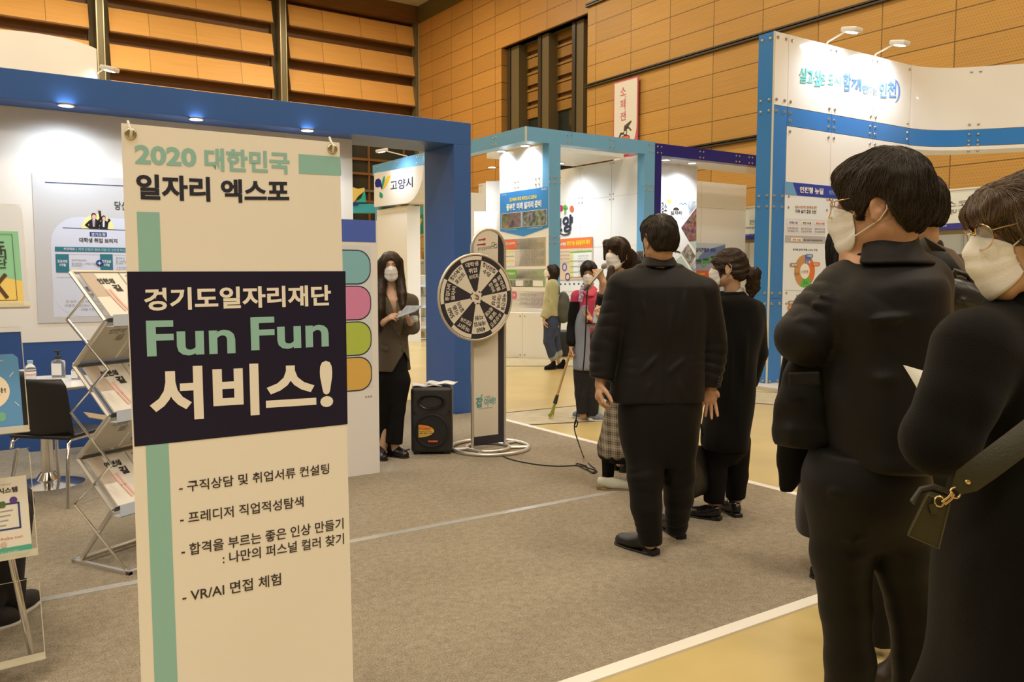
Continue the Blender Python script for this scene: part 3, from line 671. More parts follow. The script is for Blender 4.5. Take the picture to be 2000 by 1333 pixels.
GRN = mat('logo_green', alb(88, 140, 112), .5)
bd.T('경기도일자리재단', 932.3, 491.0, 961, 486.5, 7, TXT, .0, s7 + 1, 2)
for u0, v0, c_ in ((959.8, 473.5, N(150, 160, 40)), (963.8, 477, N(70, 80, 160))): bd.line([(u0 + 6, v0), (u0, v0 + .8), (u0, v0 + 8), (u0 + 6, v0 + 7.2), (u0 + 6, v0 + 3)], .005, c_, s7 + 1)
RED = N(216, 40, 50)
for v in (468, 477.5): bd.line([(934 if v < 470 else 931, v + 1.3), (944, v)], .009, N(150, 30, 40), s7 + 1); bd.flat([(942, v - 1.8), (947.3, v - 2.6), (947.3, v + 1.2), (942, v + 2)], RED, s7 + 2)
bd.T('잡', 928.5, 797.5, 942, 795.5, 21, GRN, .05, s7 + 1); bd.T('아바!', 944.5, 794, 967, 789.5, 15.5, GRN, .03, s7 + 1); bd.T('www.jobaba.net', 934.5, 801.5, 961, 797.5, 4, GRN, 0, s7 + 1, 1); bd.T('일자리플랫폼', 944.5, 778, 957, 776, 3.2, GRN, 0, s7 + 1, 1)
bd.disc(*bd.pl(940, 772.5), .008, GRN, s7 + 1, 12)
bd.done('post_panel', wt)
# the wheel itself
wc = Board(gp(957, 878) + np.array([0, 0, 0]) - BX * .09, TH, eps=.0008)
wx, wz = wc.pl(930.5, 581.0); Rw = .5 * (wc.pl(930, 498)[1] - wc.pl(930, 665)[1])
wp = empty('tmp', (0, 0, 0)); bpy.data.objects.remove(wp)
wc.lathe([(0, 0), (Rw - .006, 0), (Rw - .006, .02), (0, .02)], (wx, .02, wz), DKP, 64, axis=(0, -1, 0), smooth=False)
r1 = Rw - .012; ro = r1 - .035
labs = ['대학생\n취업\n브리지', '청년면접\n수당', '일자리\n플랫폼\n잡아바', '숙련건설\n기능인력\n양성', '소상공인\n맞춤\n취지원', '4060\n재취업\n지원', '여성IT\n전문교육', '5060\n이음\n일자리', '징검다리\n일자리', '청년복지\n포인트']
rot0 = math.radians(9)
for k in range(10):
    am = PI / 2 + rot0 - k * PI / 5; a0, a1 = am - PI / 10, am + PI / 10; dk = k % 2 == 0
    wc.ring(wx, wz, ro + .004, r1, LTP if dk else DKP, 1, 8, a0, a1)
    if not dk: wc.ring(wx, wz, .05, ro, LTP, 1, 8, a0, a1)
    lines = labs[k].split('\n'); n = len(lines)
    for j, s in enumerate(lines):
        rr = ro - .03 - .05 * j; wdt = min(.04 * len(s) if not s.isdigit() else .085, 2 * rr * math.tan(PI / 10) * .78)
        if s == '여성IT': wdt = .12
        cx, cz = wx + rr * math.cos(am), wz + rr * math.sin(am)
        wc.text(s, cx - wdt / 2, cz - .019, cx + wdt / 2, cz + .019, LTP if dk else DKP, .022, 2, 2, am - PI / 2)
for k in range(16): wc.ring(wx, wz, .046, .056, LTP if k % 2 else DKP, 3, 3, k * PI / 8, (k + 1) * PI / 8)
wc.disc(wx, wz, .046, LTP, 3)
for c_, dx, dz in ((N(150, 160, 40), -.008, .006), (N(70, 80, 160), .008, -.006), (N(190, 70, 40), .002, .0)): wc.line([(wx + dx - .014, wz + dz + .014), (wx + dx + .012, wz + dz + .014), (wx + dx + .012, wz + dz - .012), (wx + dx - .012, wz + dz - .012)], .005, c_, 4, False)
wc.done('wheel_face', wt)
rm = Board(wc.o, TH); rm.tube([(wx + Rw * math.cos(2 * PI * k / 72), .008, wz + Rw * math.sin(2 * PI * k / 72)) for k in range(72)], .011, mat('wheel_rim', (.66, .62, .5), .4, .5), 10, True); rm.done('wheel_rim', wt)
ax_ = Board(wc.o, TH); ax_.tube([(wx, .02, wz), (wx, .1, wz)], .03, ALU, 12); ax_.tube([(wx, .075, wz), (cx if False else xl + .06, .075, wz)], .02, ALU, 10); ax_.done('axle', wt)
# ---- sign of the light blue booth: white panel with rounded corner, three-leaf logo
bd = Board(W(ag - .03, bs1), TB, eps=.004)
xs0, zs_t = bd.pl(737.5, 338); xs1, zsb = bd.pl(832, 396)
_, zt1 = bd.pl(830, 321)
poly = [bd.pl(737, 339), bd.pl(737, 404.5), bd.pl(795, 398)] + [bd.pl(795 + 38 * math.sin(a), 398 - 75 * (1 - math.cos(a))) for a in np.linspace(.15, PI / 2, 8)]
bd.prism(poly[::-1], -.08, .0, WHITE)
bd.prism([(x + .02, z - .004) for x, z in poly[::-1]], -.0799, .35, WHITE)
L0 = 21
bd.T('고양시', 769, 373.5, 813, 366, 19.5, mat('sign_navy', (.03, .04, .10), .4), .01, L0)
NB = mat('logo_blue', (.02, .03, .30), .3); NG = mat('logo_teal', (.02, .36, .27), .3); NY = mat('logo_yellow', (.8, .6, .05), .3)
bd.flat([(738.5, 358), (741, 351), (746.5, 349), (750.5, 353), (752, 360), (753.5, 366), (752, 371), (749, 365), (745, 367), (740, 366)], NB, L0)
bd.flat([(756, 345.5), (758.5, 345), (757, 358), (752.6, 371), (752, 362), (753.5, 352)], NG, L0)
bd.flat([(764, 344.5), (769.5, 343), (766, 354), (759, 366), (752.8, 372.5), (756, 362), (760, 350)], NY, L0)
bd.flat([(748, 375), (752, 377.5), (754, 380), (754, 386.5), (750.5, 388), (747.5, 384.5)], NG, L0)
bd.done('sign_panel', booth2)
zl = zsb - .02
gbox('sign_column', booth2, ag - .02, ona(797, 500, ag)[1], 0, ag + .3, ona(738.5, 500, ag)[1], zsb, WHITE, O2)
q = W(ag, ona(795, 300, ag)[1], zt - .02); arm_lamp(q, -AX, .5, 60, 'arm lamp over the white sign with the three-leaf emblem', 'arm lamps on the booth tops')
# ---- tall blue-headed poster on the wall of the light blue booth
bd = Board(W(ap - .006, bpw), TB, eps=.002)
SKY = N(60, 146, 220); YEL = N(250, 226, 60); ORG = N(236, 120, 86); GR2 = N(120, 190, 90); PK = N(238, 120, 160)
q0, q1 = bd.pl(977.5, 660), bd.pl(1071, 660); zp0 = bd.pl(1072, 616)[1]; zp1 = bd.pl(977, 378.5)[1]
bd.prism([(q0[0], zp0), (q1[0], zp0), (q1[0], zp1), (q0[0], zp1)], -.004, .004, WHITE); 
xA, xB = q0[0], q1[0]; Wd = xB - xA; zh = bd.pl(978, 452)[1]
bd.flat([(xA, zh), ((xA + xB) / 2, zh - .13), (xB, zh), (xB, zp1), (xA, zp1)], SKY, 3, False)
def fx(t): return xA + Wd * t
def fz(t): return zh + (zp1 - zh) * t
bd.text('경기북부 최대 자족도시 고양시!', fx(.21), fz(.74), fx(.77), fz(.845), YEL, .04, 4, 2); bd.text('풍부한 미래 일자리 준비', fx(.14), fz(.52), fx(.86), fz(.70), WHITE, .045, 4, 2)
bd.text('고양시청', fx(.04), fz(.93), fx(.14), fz(.97), WHITE, 0, 4, 1); bd.text('특례시', fx(.86), fz(.92), fx(.97), fz(.975), WHITE, .0, 4, 1)
def photo(name, c0, c1, sc):
    m = bpy.data.materials.new(name); m.use_nodes = True; nt = m.node_tree; p = nt.nodes['Principled BSDF']
    tc = nt.nodes.new('ShaderNodeTexCoord'); n = nt.nodes.new('ShaderNodeTexVoronoi'); n.inputs['Scale'].default_value = sc; nt.links.new(tc.outputs['Object'], n.inputs['Vector'])
    n2 = nt.nodes.new('ShaderNodeTexNoise'); n2.inputs['Scale'].default_value = sc * 1.3; n2.inputs['Detail'].default_value = 6; nt.links.new(tc.outputs['Object'], n2.inputs['Vector'])
    r = nt.nodes.new('ShaderNodeValToRGB'); r.color_ramp.elements[0].color = (*c0, 1); r.color_ramp.elements[1].color = (*c1, 1); r.color_ramp.elements[0].position = .38; r.color_ramp.elements[1].position = .68
    mx = nt.nodes.new('ShaderNodeMix'); mx.data_type = 'RGBA'; mx.inputs[0].default_value = .07; nt.links.new(n2.outputs[0], r.inputs[0]); nt.links.new(r.outputs[0], mx.inputs[6]); nt.links.new(n.outputs['Color'], mx.inputs[7]); nt.links.new(mx.outputs[2], p.inputs['Base Color']); p.inputs['Roughness'].default_value = .5
    return m
PH1 = photo('aerial_night', (.02, .025, .03), (.30, .17, .1), 6); PH2 = photo('aerial_town', (.03, .06, .05), (.32, .34, .26), 9)
bd.rect(fx(.03), fz(.06), fx(.465), fz(.46), WHITE, 4); bd.rect(fx(.485), fz(.06), fx(.97), fz(.46), WHITE, 4)
bd.rect(fx(.037), fz(.07), fx(.455), fz(.45), PH1, 5); bd.rect(fx(.492), fz(.07), fx(.963), fz(.45), PH2, 5)
bd.text('고양 일산 테크노밸리', fx(.1), fz(.0), fx(.36), fz(.035), WHITE, 0, 4, 1); bd.text('고양 방송영상밸리 조성', fx(.58), fz(.0), fx(.88), fz(.035), WHITE, 0, 4, 1)
zq = lambda v: bd.pl(1020, v)[1]
for v0, v1, hc, bc, n in ((466, 521, ORG, N(238, 226, 190), 9), (526, 561, GR2, N(206, 228, 170), 3), (569, 601, PK, N(246, 208, 220), 3)):
    bd.rect(fx(.05), zq(v1), fx(.95), zq(v0), bc, 2)
    bd.rrect(fx(.02), zq(v0 + (v1 - v0) * (.36 if v0 == 466 else .5)), fx(.37), zq(v0 + 1), .06, hc, 3)
    bd.text({466: '경기고양 프로젝트', 526: '일자리 창출효과', 569: '고양 일자리 카페'}[v0], fx(.06), zq(v0 + 11), fx(.33), zq(v0 + 6), WHITE, .03, 4, 1)
    for k in range(n):
        zz = zq(v0 + 6 + k * (v1 - v0 - 8) / n); bd.text('고양시 자족도시 실현을 위한 일자리', fx(.42), zz - .05, fx(.42 + .5 * (1 if k % 3 else .7)), zz + .02, TXG, 0.0, 3, 1)
    if v0 == 466:
        bd.rect(fx(.05), zq(v1 - 1), fx(.33), zq(v0 + 22), WHITE, 3)
        for k in range(3): bd.rect(fx(.07), zq(v0 + 26 + 9 * k), fx(.31), zq(v0 + 24 + 9 * k), YEL if k != 1 else GREY, 4)
for x in (.16, .5): bd.rect(fx(x), zq(559), fx(x + .17), zq(548), PH2, 4); 
for x in (.34, .7): bd.rect(fx(x), zq(559), fx(x + .2), zq(548), WHITE, 4)
tag(bd.done('wall_poster'), 'tall poster with a sky blue head and two aerial photos beside the light blue pillar', 'poster')
# ---- emblem and orange poster on the side wall inside the light blue booth
bd = Board(W(ar0 - .008, bg + 3), TB, eps=.003)
LG = mat('print_darkblue', (.02, .03, .06), .4)
bd.T('고양', 1079, 460, 1119, 452.5, 33, LG, .045, 2)
xx, zz = bd.pl(1104, 447); bd.ring(xx, zz, .20, .25, LG, 2, 24, -2.5, -.65, .6)
for u, v, c_ in ((1096, 407, N(200, 40, 110)), (1117, 408, N(236, 100, 60))): bd.disc(*bd.pl(u, v), .07, c_, 2, 14)
bd.line([(1104, 417), (1104, 407), (1100, 405)], .06, GR2, 2); bd.line([(1104, 409), (1108, 405)], .06, GR2, 2); bd.disc(*bd.pl(1104, 403), .04, GR2, 2, 10)
bd.flat([(1060, 470), (1158, 462.5), (1158, 546), (1060, 548)], N(236, 208, 180), 1); bd.flat([(1060, 470), (1158, 462.5), (1158, 484), (1060, 487)], N(240, 122, 66), 2)
bd.T('함께 가는 공공일자리 확대', 1108, 480.5, 1153, 477.5, 9, YEL, .04, 3, 2); bd.T('취업취약계층', 1085, 482, 1106, 480.5, 7, WHITE, .03, 3, 1)
bd.flat([(1114, 492), (1156, 489), (1156, 540), (1114, 541)], WHITE, 2); bd.flat([(1114, 492), (1156, 489), (1156, 492), (1114, 495)], GR2, 3); bd.flat([(1114, 495), (1120, 494.6), (1120, 541), (1114, 541)], N(226, 226, 140), 3)
for k in range(4): bd.T('참여대상 및 근로조건', 1130, 502 + 11.5 * k, 1151, 501 + 11 * k, 3, TXG, 0, 4, 1); bd.T('일자리 사업', 1130, 507 + 11.5 * k, 1147, 506 + 11 * k, 3, TXG, 0, 4, 1); bd.line([(1114, 510.5 + 10.8 * k), (1156, 509 + 10.6 * k)], .012, TXG, 4)
for u, v, c_ in ((1103, 522, N(66, 96, 200)), (1109, 541, N(70, 60, 140))): xx, zz = bd.pl(u, v); bd.ring(xx, zz, .06, .085, c_, 3)
for k in range(4): bd.T('공공근로 지역공동체', 1094, 494 + 7 * k, 1112, 493 + 7 * k, 3, TXG, 0, 3, 1)
bd.flat([(1060, 552), (1170, 551), (1170, 610), (1060, 606)], WHITE, 1); bd.T('-  -  -  -  -  -  -  -', 1094, 557, 1160, 556, 3, BLU, .04, 2, 1)
for k in range(4): bd.T('고양시 일자리센터 안내', 1096, 572 + 8 * k, 1140, 571.5 + 8 * k, 3.5, TXG, 0, 2, 1)
tag(bd.done('wall_poster'), 'orange-headed poster and round smiling emblem on the white side wall of the light blue booth', 'poster')
sb = MB(); c0 = gp(1120, 697); sb.rbox((0, 0, 0), (.6, .5, .46), .03, mat('dark_seat', (.02, .02, .022), .6)); tag(sb.build('stool_cube', None, (c0[0] - .28, c0[1] - .02, 0)), 'black cube stool against the wall behind the red-vested cleaner', 'stool')
# ---- diamond collage and valley poster in the navy booth
bd = Board(W(an, bn - .006), TH, eps=.003)
g4 = lambda u, v: bd.pl(u, v)
xA, xB = g4(1291, 400)[0], g4(1360, 400)[0]; zT = g4(1325, 390)[1]; zB = g4(1325, 540)[1] - .9
bd.prism([(xA, zB), (xB, zB), (xB, zT), (xA, zT)], -.004, .002, WHITE)
PH3 = photo('street_photo', (.03, .03, .03), (.36, .1, .06), 12); PH4 = photo('hall_photo', (.08, .08, .07), (.5, .42, .32), 10); PHS = photo('sketch_print', (.2, .25, .32), (.75, .76, .76), 5); PALE = N(190, 208, 200)
bd.flat([(1330, 445), (1359.5, 406), (1359.5, 470), (1346, 472)], PH3, 3); bd.flat([(1330, 494), (1343, 476), (1358, 500), (1348, 520)], PH4, 3); bd.flat([(1347, 473), (1359.5, 456), (1359.5, 492)], PALE, 2)
bd.flat([(1320, 508), (1330, 500), (1346, 526), (1340, 540), (1318, 525)], PALE, 2); bd.flat([(1348, 522), (1359, 505), (1359, 545)], PHS, 2)
bd.flat([(1300, 389.5), (1313, 390.5), (1307, 399)], N(226, 190, 90), 3); bd.flat([(1342, 392.5), (1359, 393.5), (1359, 404), (1346, 420)], PHS, 2)
bd.T('강소', 1291, 416, 1302, 416, 22, DARK, .03, 3); bd.T('일자리', 1309, 420, 1331, 420, 8, DARK, .03, 3, 2); bd.disc(*g4(1320, 411), .09, DARK, 3, 16, .06, 0, PI); bd.T('시작되는 일자리', 1315, 427, 1340, 428, 3, TXG, 0, 3, 1)
bd.line([(1326, 400), (1329, 396.5), (1333, 400), (1337, 396.5), (1341, 400)], .02, N(100, 150, 220), 3)
bd.T('위', 1321, 482, 1326, 482.5, 9, DARK, .02, 3, 2); bd.line([(1318, 492), (1323, 491.5), (1328, 494)], .03, DARK, 3)
tag(bd.done('wall_poster'), 'black and white collage poster of diamond-shaped photos in the navy booth', 'poster')
bd = Board(W(a_w1, bn2 - .006), TH, eps=.003)
xA, xB = bd.pl(1350, 500)[0], bd.pl(1416, 500)[0]; zT, zB = bd.pl(1385, 475.5)[1], bd.pl(1385, 541)[1]
bd.prism([(xA, zB - .5), (xB, zB - .5), (xB, zT), (xA, zT)], -.004, .002, N(205, 220, 232))
bd.flat([(1366, 500), (1378, 489), (1416, 478), (1416, 528), (1352, 528)], N(120, 140, 196), 2); bd.flat([(1352, 517), (1416, 513), (1416, 529), (1352, 529)], N(170, 170, 196), 3)
bd.T('실리콘밸리 성남', 1357.5, 492.5, 1397, 493, 8.5, mat('poster_violet', (.05, .04, .22), .4), .02, 4, 2)
for (u, v) in ((1374, 515), (1389, 506)): xx, zz = bd.pl(u, v); bd.ring(xx, zz, .05, .09, GR2, 5); 
bd.line([(1374, 515), (1389, 506)], .03, GR2, 5)
for (u, v) in ((1372, 505), (1387, 500), (1358, 507)): bd.prrect(u, v, u + 10, v + 4.5, .01, mat('tag_green', (.02, .14, .05), .5), 6)
bd.flat([(1352, 529), (1416, 530), (1416, 543), (1352, 541)], N(236, 100, 60), 4); bd.T('성남시 일자리', 1357, 538, 1376, 538, 5, YEL, .03, 5, 1)
tag(bd.done('wall_poster'), 'blue and orange poster with green node circles left of the ponytailed head', 'poster')
# ---- panel print and brush lettering on the white and blue booth
bd = Board(W(ai, bi - .004), TH, eps=.002)
q = lambda u, v: bd.pl(u, v)
SKB = mat('brush_sky', (.13, .30, .70), .35); TQ = mat('brush_teal', (.13, .55, .55), .35)
for s, u0, v0, u1, v1, h, c_ in (('살', 1561, 162, 1577, 163, 31, TQ), ('고', 1577, 161.5, 1587.5, 162, 24, TQ), ('싶', 1588, 168.5, 1603, 169, 33, TQ), ('은', 1602, 166, 1612, 166.5, 22, TQ), ('도', 1617, 165, 1627.5, 166, 21, TQ), ('시', 1629, 166, 1641, 168, 19, TQ),
    ('함', 1645.5, 177.5, 1661, 178.5, 36, SKB), ('께', 1662, 175.5, 1682, 178, 24, SKB), ('만', 1684.5, 182.5, 1696, 183, 17, SKB), ('드', 1695.5, 179.5, 1704.5, 180.5, 11, SKB), ('는', 1705, 184.5, 1713.5, 186, 14, SKB), ('인', 1717, 190.5, 1731.5, 191.5, 30, SKB), ('천', 1732.5, 190, 1750, 191, 32, SKB)):
    bd.T(s, u0, v0, u1, v1, h, c_, .012 if h < 20 else .022, 2, 2)
xx, zz = q(1744, 177); 
arcp = [(xx + .02 + .16 * math.cos(a), zz + .165 * math.sin(a)) for a in np.linspace(1.75, -1.6, 16)]; arci = [(xx + .02 + (.16 - .045 * math.sin(max(0, min(PI, (1.75 - a) / 3.35 * PI * 1.0)))) * math.cos(a) , zz + .165 * math.sin(a) * (1 - .12 * math.sin(max(0, (1.75 - a) / 3.35 * PI)))) for a in np.linspace(1.75, -1.6, 16)]
n_ = len(arcp); bd.add([(x, -.005, z) for x, z in arcp + arci], [(i, i + 1, n_ + i + 1, n_ + i) for i in range(n_ - 1)], SKB)
bd.done('brush_lettering', booth4)
bd = Board(W(ai, bi - .006), TH, eps=.002)
PG = mat('infographic_grey', alb(204, 188, 166), .5); PG2 = mat('infographic_band', alb(168, 152, 132), .5); PBG = mat('infographic_white', alb(214, 202, 188), .5)
xA, zT = q(1533.5, 355); xB = q(1760, 390)[0]; zB = q(1530, 618)[1]
bd.prism([(xA, zB), (xB, zB), (xB, zT), (xA, zT)], -.004, .003, PBG)
IND = N(44, 66, 180); BR = N(196, 140, 66)
zh = q(1536, 380.5)[1]; bd.rect(xA, zh, xB, zT, IND, 3); xs_, xs2 = q(1547, 360)[0], q(1556, 380)[0]; bd.flat([(xA, zh), (xs2, zh), (xs_, zT), (xA, zT)], N(110, 170, 226), 4, False)
bd.T('인천형 뉴딜', 1561, 376.5, 1607, 380.5, 12.5, WHITE, .035, 4, 2); bd.T('인천형 뉴딜 추진방향', 1618, 379.5, 1690, 387, 8, N(150, 200, 240), .02, 4, 2)
bd.T('경제·사회구조 대전환을 통한', 1552, 408, 1594.5, 409, 6, BR, .02, 3, 2); bd.T('더욱 살기 좋은 인천', 1553, 416.5, 1593.5, 418.5, 7.5, TXT, .035, 3, 2)
bd.flat([(1535.5, 427), (1611, 430), (1611, 459), (1533.5, 456)], PG, 3)
for k, (s, c_, a_, b_) in enumerate((('디지털 뉴딜', IND, '디지털 전환을 통한', '경제 체질/사회 개선'), ('그린 뉴딜', N(40, 130, 60), '환경 친화적으로', '신산업경제 창출'), ('바이오 뉴딜', N(210, 50, 50), '세계적 백신 허브', '바이오 클러스터조성'))):
    u = 1537.5 + 26.3 * k; v = 431 + k * .8; bd.prect(u, v, u + 21, v + 7.3, WHITE, 4); bd.T(s, u + 2.5, v + 6, u + 19, v + 6.5, 4.3, c_, .03, 5, 1); bd.T(a_, u, v + 17, u + 20.5, v + 17.6, 4, TXG, .02, 4, 1); bd.T(b_, u, v + 22.5, u + 20.5, v + 23, 4, TXG, .02, 4, 1)
bd.flat([(1533, 459.5), (1611.5, 462.5), (1611.5, 476.5), (1532, 474)], PG2, 3); bd.prect(1544, 464.5, 1565.5, 472, WHITE, 4); bd.T('휴먼 뉴딜', 1547, 470.5, 1562.5, 471, 4.3, BR, .03, 5, 1); bd.T('좋은 일자리 사회안전망 구축', 1569, 471, 1605, 472, 3.6, TXT, .02, 4, 1)
bd.T('분야별 일자리 창출 (~2025, 만개)', 1548, 490.5, 1596, 491.5, 5, TXT, .02, 3, 1)
cx, cz = q(1571, 530); R = q(1571, 498)[1] - q(1571, 530)[1]
dn_ = [(N(110, 130, 210), 1.57, .9), (N(226, 124, 66), .9, -.75), (N(96, 190, 90), -.75, -2.0), (N(206, 154, 104), -2.0, -4.71)]
for c_, a0, a1 in dn_: bd.ring(cx, cz, R * .47, R, c_, 3, 14, a1, a0)
bd.disc(cx, cz, R * .47, WHITE, 4); bd.T('17.3만개', 1563.5, 534.5, 1577, 534.5, 6.5, TXT, .0, 5, 1); bd.T('5.9', 1552, 538.5, 1559, 538.5, 5.5, TXT, .0, 5, 1); bd.T('1.8', 1574, 515, 1581, 515, 6, WHITE, .02, 5, 1); bd.T('5.0', 1569, 555, 1576, 555, 5.5, TXT, 0, 5, 1)
for u, v, w, s, c_ in ((1572.5, 496.5, 14, '디지털', N(84, 140, 200)), (1541.5, 514, 16, '휴먼', N(170, 148, 128)), (1537.5, 588, 13, '휴먼', N(170, 148, 128)), (1537, 597.5, 14, '바이오', N(226, 124, 66)), (1585, 512.5, 15, '바이오', N(226, 124, 66))):
    bd.prrect(u, v, u + w, v + 7.5, .025, c_, 6); bd.T(s, u + 3, v + 6, u + w - 3, v + 6, 4.2, WHITE, .03, 7, 1)
bd.line([(1532, 567), (1620, 572)], .006, PG2, 3); bd.T('추진전략', 1554, 581, 1570, 581, 5, TXT, .02, 3, 1)
bd.T('디지털 DigitalTech', 1622, 407, 1660, 411, 5, IND, .02, 3, 1); bd.prrect(1622, 413, 1665, 450, .05, N(90, 176, 210), 3); bd.prrect(1621, 451, 1665, 483, .05, N(74, 110, 210), 3)
for k, s in enumerate(('첨단 디지털 산업', '전환 가속화', '시민체감 스마트', '공정경제 실현')): bd.T(s, 1627, 424 + 12.5 * k + (4 if k > 1 else 0), 1655, 426 + 12.5 * k + (4 if k > 1 else 0), 4.5, WHITE, .02, 4, 1)
for v in (413, 451): bd.disc(*q(1624.5, v + 4), .04, WHITE, 5, 12)
tag(bd.done('wall_poster'), 'pale infographic with an indigo headline bar and ring chart on the white and blue booth', 'poster')
# ---- red-edged fire sign hanging on the wood wall
bd = Board(W(17.2, 20.2), TB, eps=.004)
RO = mat('sign_rose', alb(206, 84, 92), .5); SC_ = mat('sign_cream', alb(228, 206, 164), .5); DKG = mat('sign_grey', (.09, .075, .06), .5)
xA, xB = q(0, 0)[0] * 0 + bd.pl(1198.5, 200)[0], bd.pl(1246, 200)[0]; zT = bd.pl(1199, 162)[1]; zB = zT - 2.5
bd.prism([(xA, zB), (xB, zB), (xB, zT), (xA, zT)], 0, .02, RO); e = .04
c_ = [(xB - e, zT - 1.35)] + [(xB - e - .55 * (1 - math.cos(a)), zT - 1.35 - .8 * math.sin(a)) for a in np.linspace(.2, 1.5, 8)]
bd.flat([(xA + e, zB + e), (xA + .4, zB + e)] + c_[::-1] + [(xB - e, zT - e), (xA + e, zT - e)], SC_, 1, False)
for s, z in (('소', .33), ('화', .70), ('전', 1.07)): bd.text(s, xA + .31, zT - z - .125, xA + .56, zT - z + .125, RO, .01, 2, 2)
bd.text('FIRE HYDRANT', xA + .30, zT - 1.0, xA + 1.0, zT - .94, RO, 0, 2, 1, -PI / 2, (xA + .65, zT - .85))
x_, z_ = xA + .55, zT - 1.7
bd.rrect(x_ - .2, z_ - .55, x_ + .2, z_ + .05, .1, DKG, 2); bd.rrect(x_ - .18, z_ - .53, x_ + .18, z_ + .03, .09, mat('sign_red', alb(222, 104, 70), .5), 3)
bd.rect(x_ - .07, z_ + .03, x_ + .07, z_ + .22, DKG, 2); bd.disc(x_, z_ + .13, .05, SC_, 3, 14); bd.flat([(x_ - .07, z_ + .22), (x_ + .06, z_ + .22), (x_ + .28, z_ + .42), (x_ + .26, z_ + .46), (x_ - .05, z_ + .34)], DKG, 2, False); bd.line([(x_ + .02, z_ + .26), (x_ + .15, z_ + .26), (x_ + .25, z_ + .17)], .05, DKG, 2, False)
bd.line([(x_ - .06, z_ + .12), (x_ - .2, z_ + .12), (x_ - .28, z_ + .0), (x_ - .3, z_ - .2)], .07, DKG, 2, False)
tag(bd.done('hanging_sign'), 'narrow cream hanging sign with a rose border and extinguisher on the wood wall', 'sign')
# ---- long fascia boards at the far right, with columns and white walls under them
bd = Board(W(aj, 14.), TB, eps=.006)
FC = mat('fascia_cream', alb(222, 206, 168), .5); FN = mat('fascia_navy', alb(52, 48, 112), .5); FBR = mat('fascia_brown', alb(112, 86, 46), .5)
zT = bd.pl(1900, 366)[1]; z2 = bd.pl(1830, 438)[1]; z3 = bd.pl(1830, 449.5)[1]; z4 = bd.pl(1830, 459)[1]
bd.prism([(-9, z2), (10, z2), (10, zT), (-9, zT)], 0, .1, FC); bd.prism([(-9, z3), (10, z3), (10, z2), (-9, z2)], .001, .1, FN); bd.prism([(-9, zT - .03), (10, zT - .03), (10, zT), (-9, zT)], -.02, .1, WHITEM)
bd.text('유네스코 창의도시 진주', bd.pl(1806, 405)[0], bd.pl(1850, 406)[1], bd.pl(1806, 405)[0] + 2.3, bd.pl(1850, 393.5)[1], TXT, 0, 1, 2)
bd.T('JINJU CITY', 1843.5, 420.5, 1896, 416, 9.5, TXT, .01, 1, 2); bd.T('유네스코에서 영광의 도시', 1800, 446, 1849, 443.5, 4.5, FC, .02, 1, 1)
bd.T('장안문화제', 1464, 448 - 8, 1486, 438, 10, TXT, .0, 1, 2); bd.T('changan', 1454.8, 449, 1480, 447, 6, TXT, .0, 1, 2); bd.T('창안에서 영광', 1455, 461, 1472, 460, 4, FC, .0, 1, 1)
et = empty('fascia_board', tuple(bd.o), TB, 'long cream fascia board with a navy foot, far right behind the queue', 'fascia board'); bd.done('board', et)
mb = MB(); mb.box((-9, .02, z4), (10, .1, z3), FBR); mb.build('lower_rail', et)
mb = MB()
for x in np.arange(-9, 10, 1.0): mb.box((x, .9, 0), (x + .98, .94, z4 + .1), mat('wall_cream', alb(206, 196, 166), .5)); mb.box((x + .98, .88, 0), (x + 1.0, .95, z4 + .1), ALU)
mb.build('back_panels', et)
for x in (-6.5, -3.2, .2, 3.4, 6.5):
    mb = MB(); mb.box((x, .02, 0), (x + .06, .08, z4), ALU); mb.build('post', et)
mb = MB(); x, z = bd.pl(1915, 520); mb.box((-1.5, .85, .0), (4.2, .89, .95), FN); mb.build('counter_panel', et)
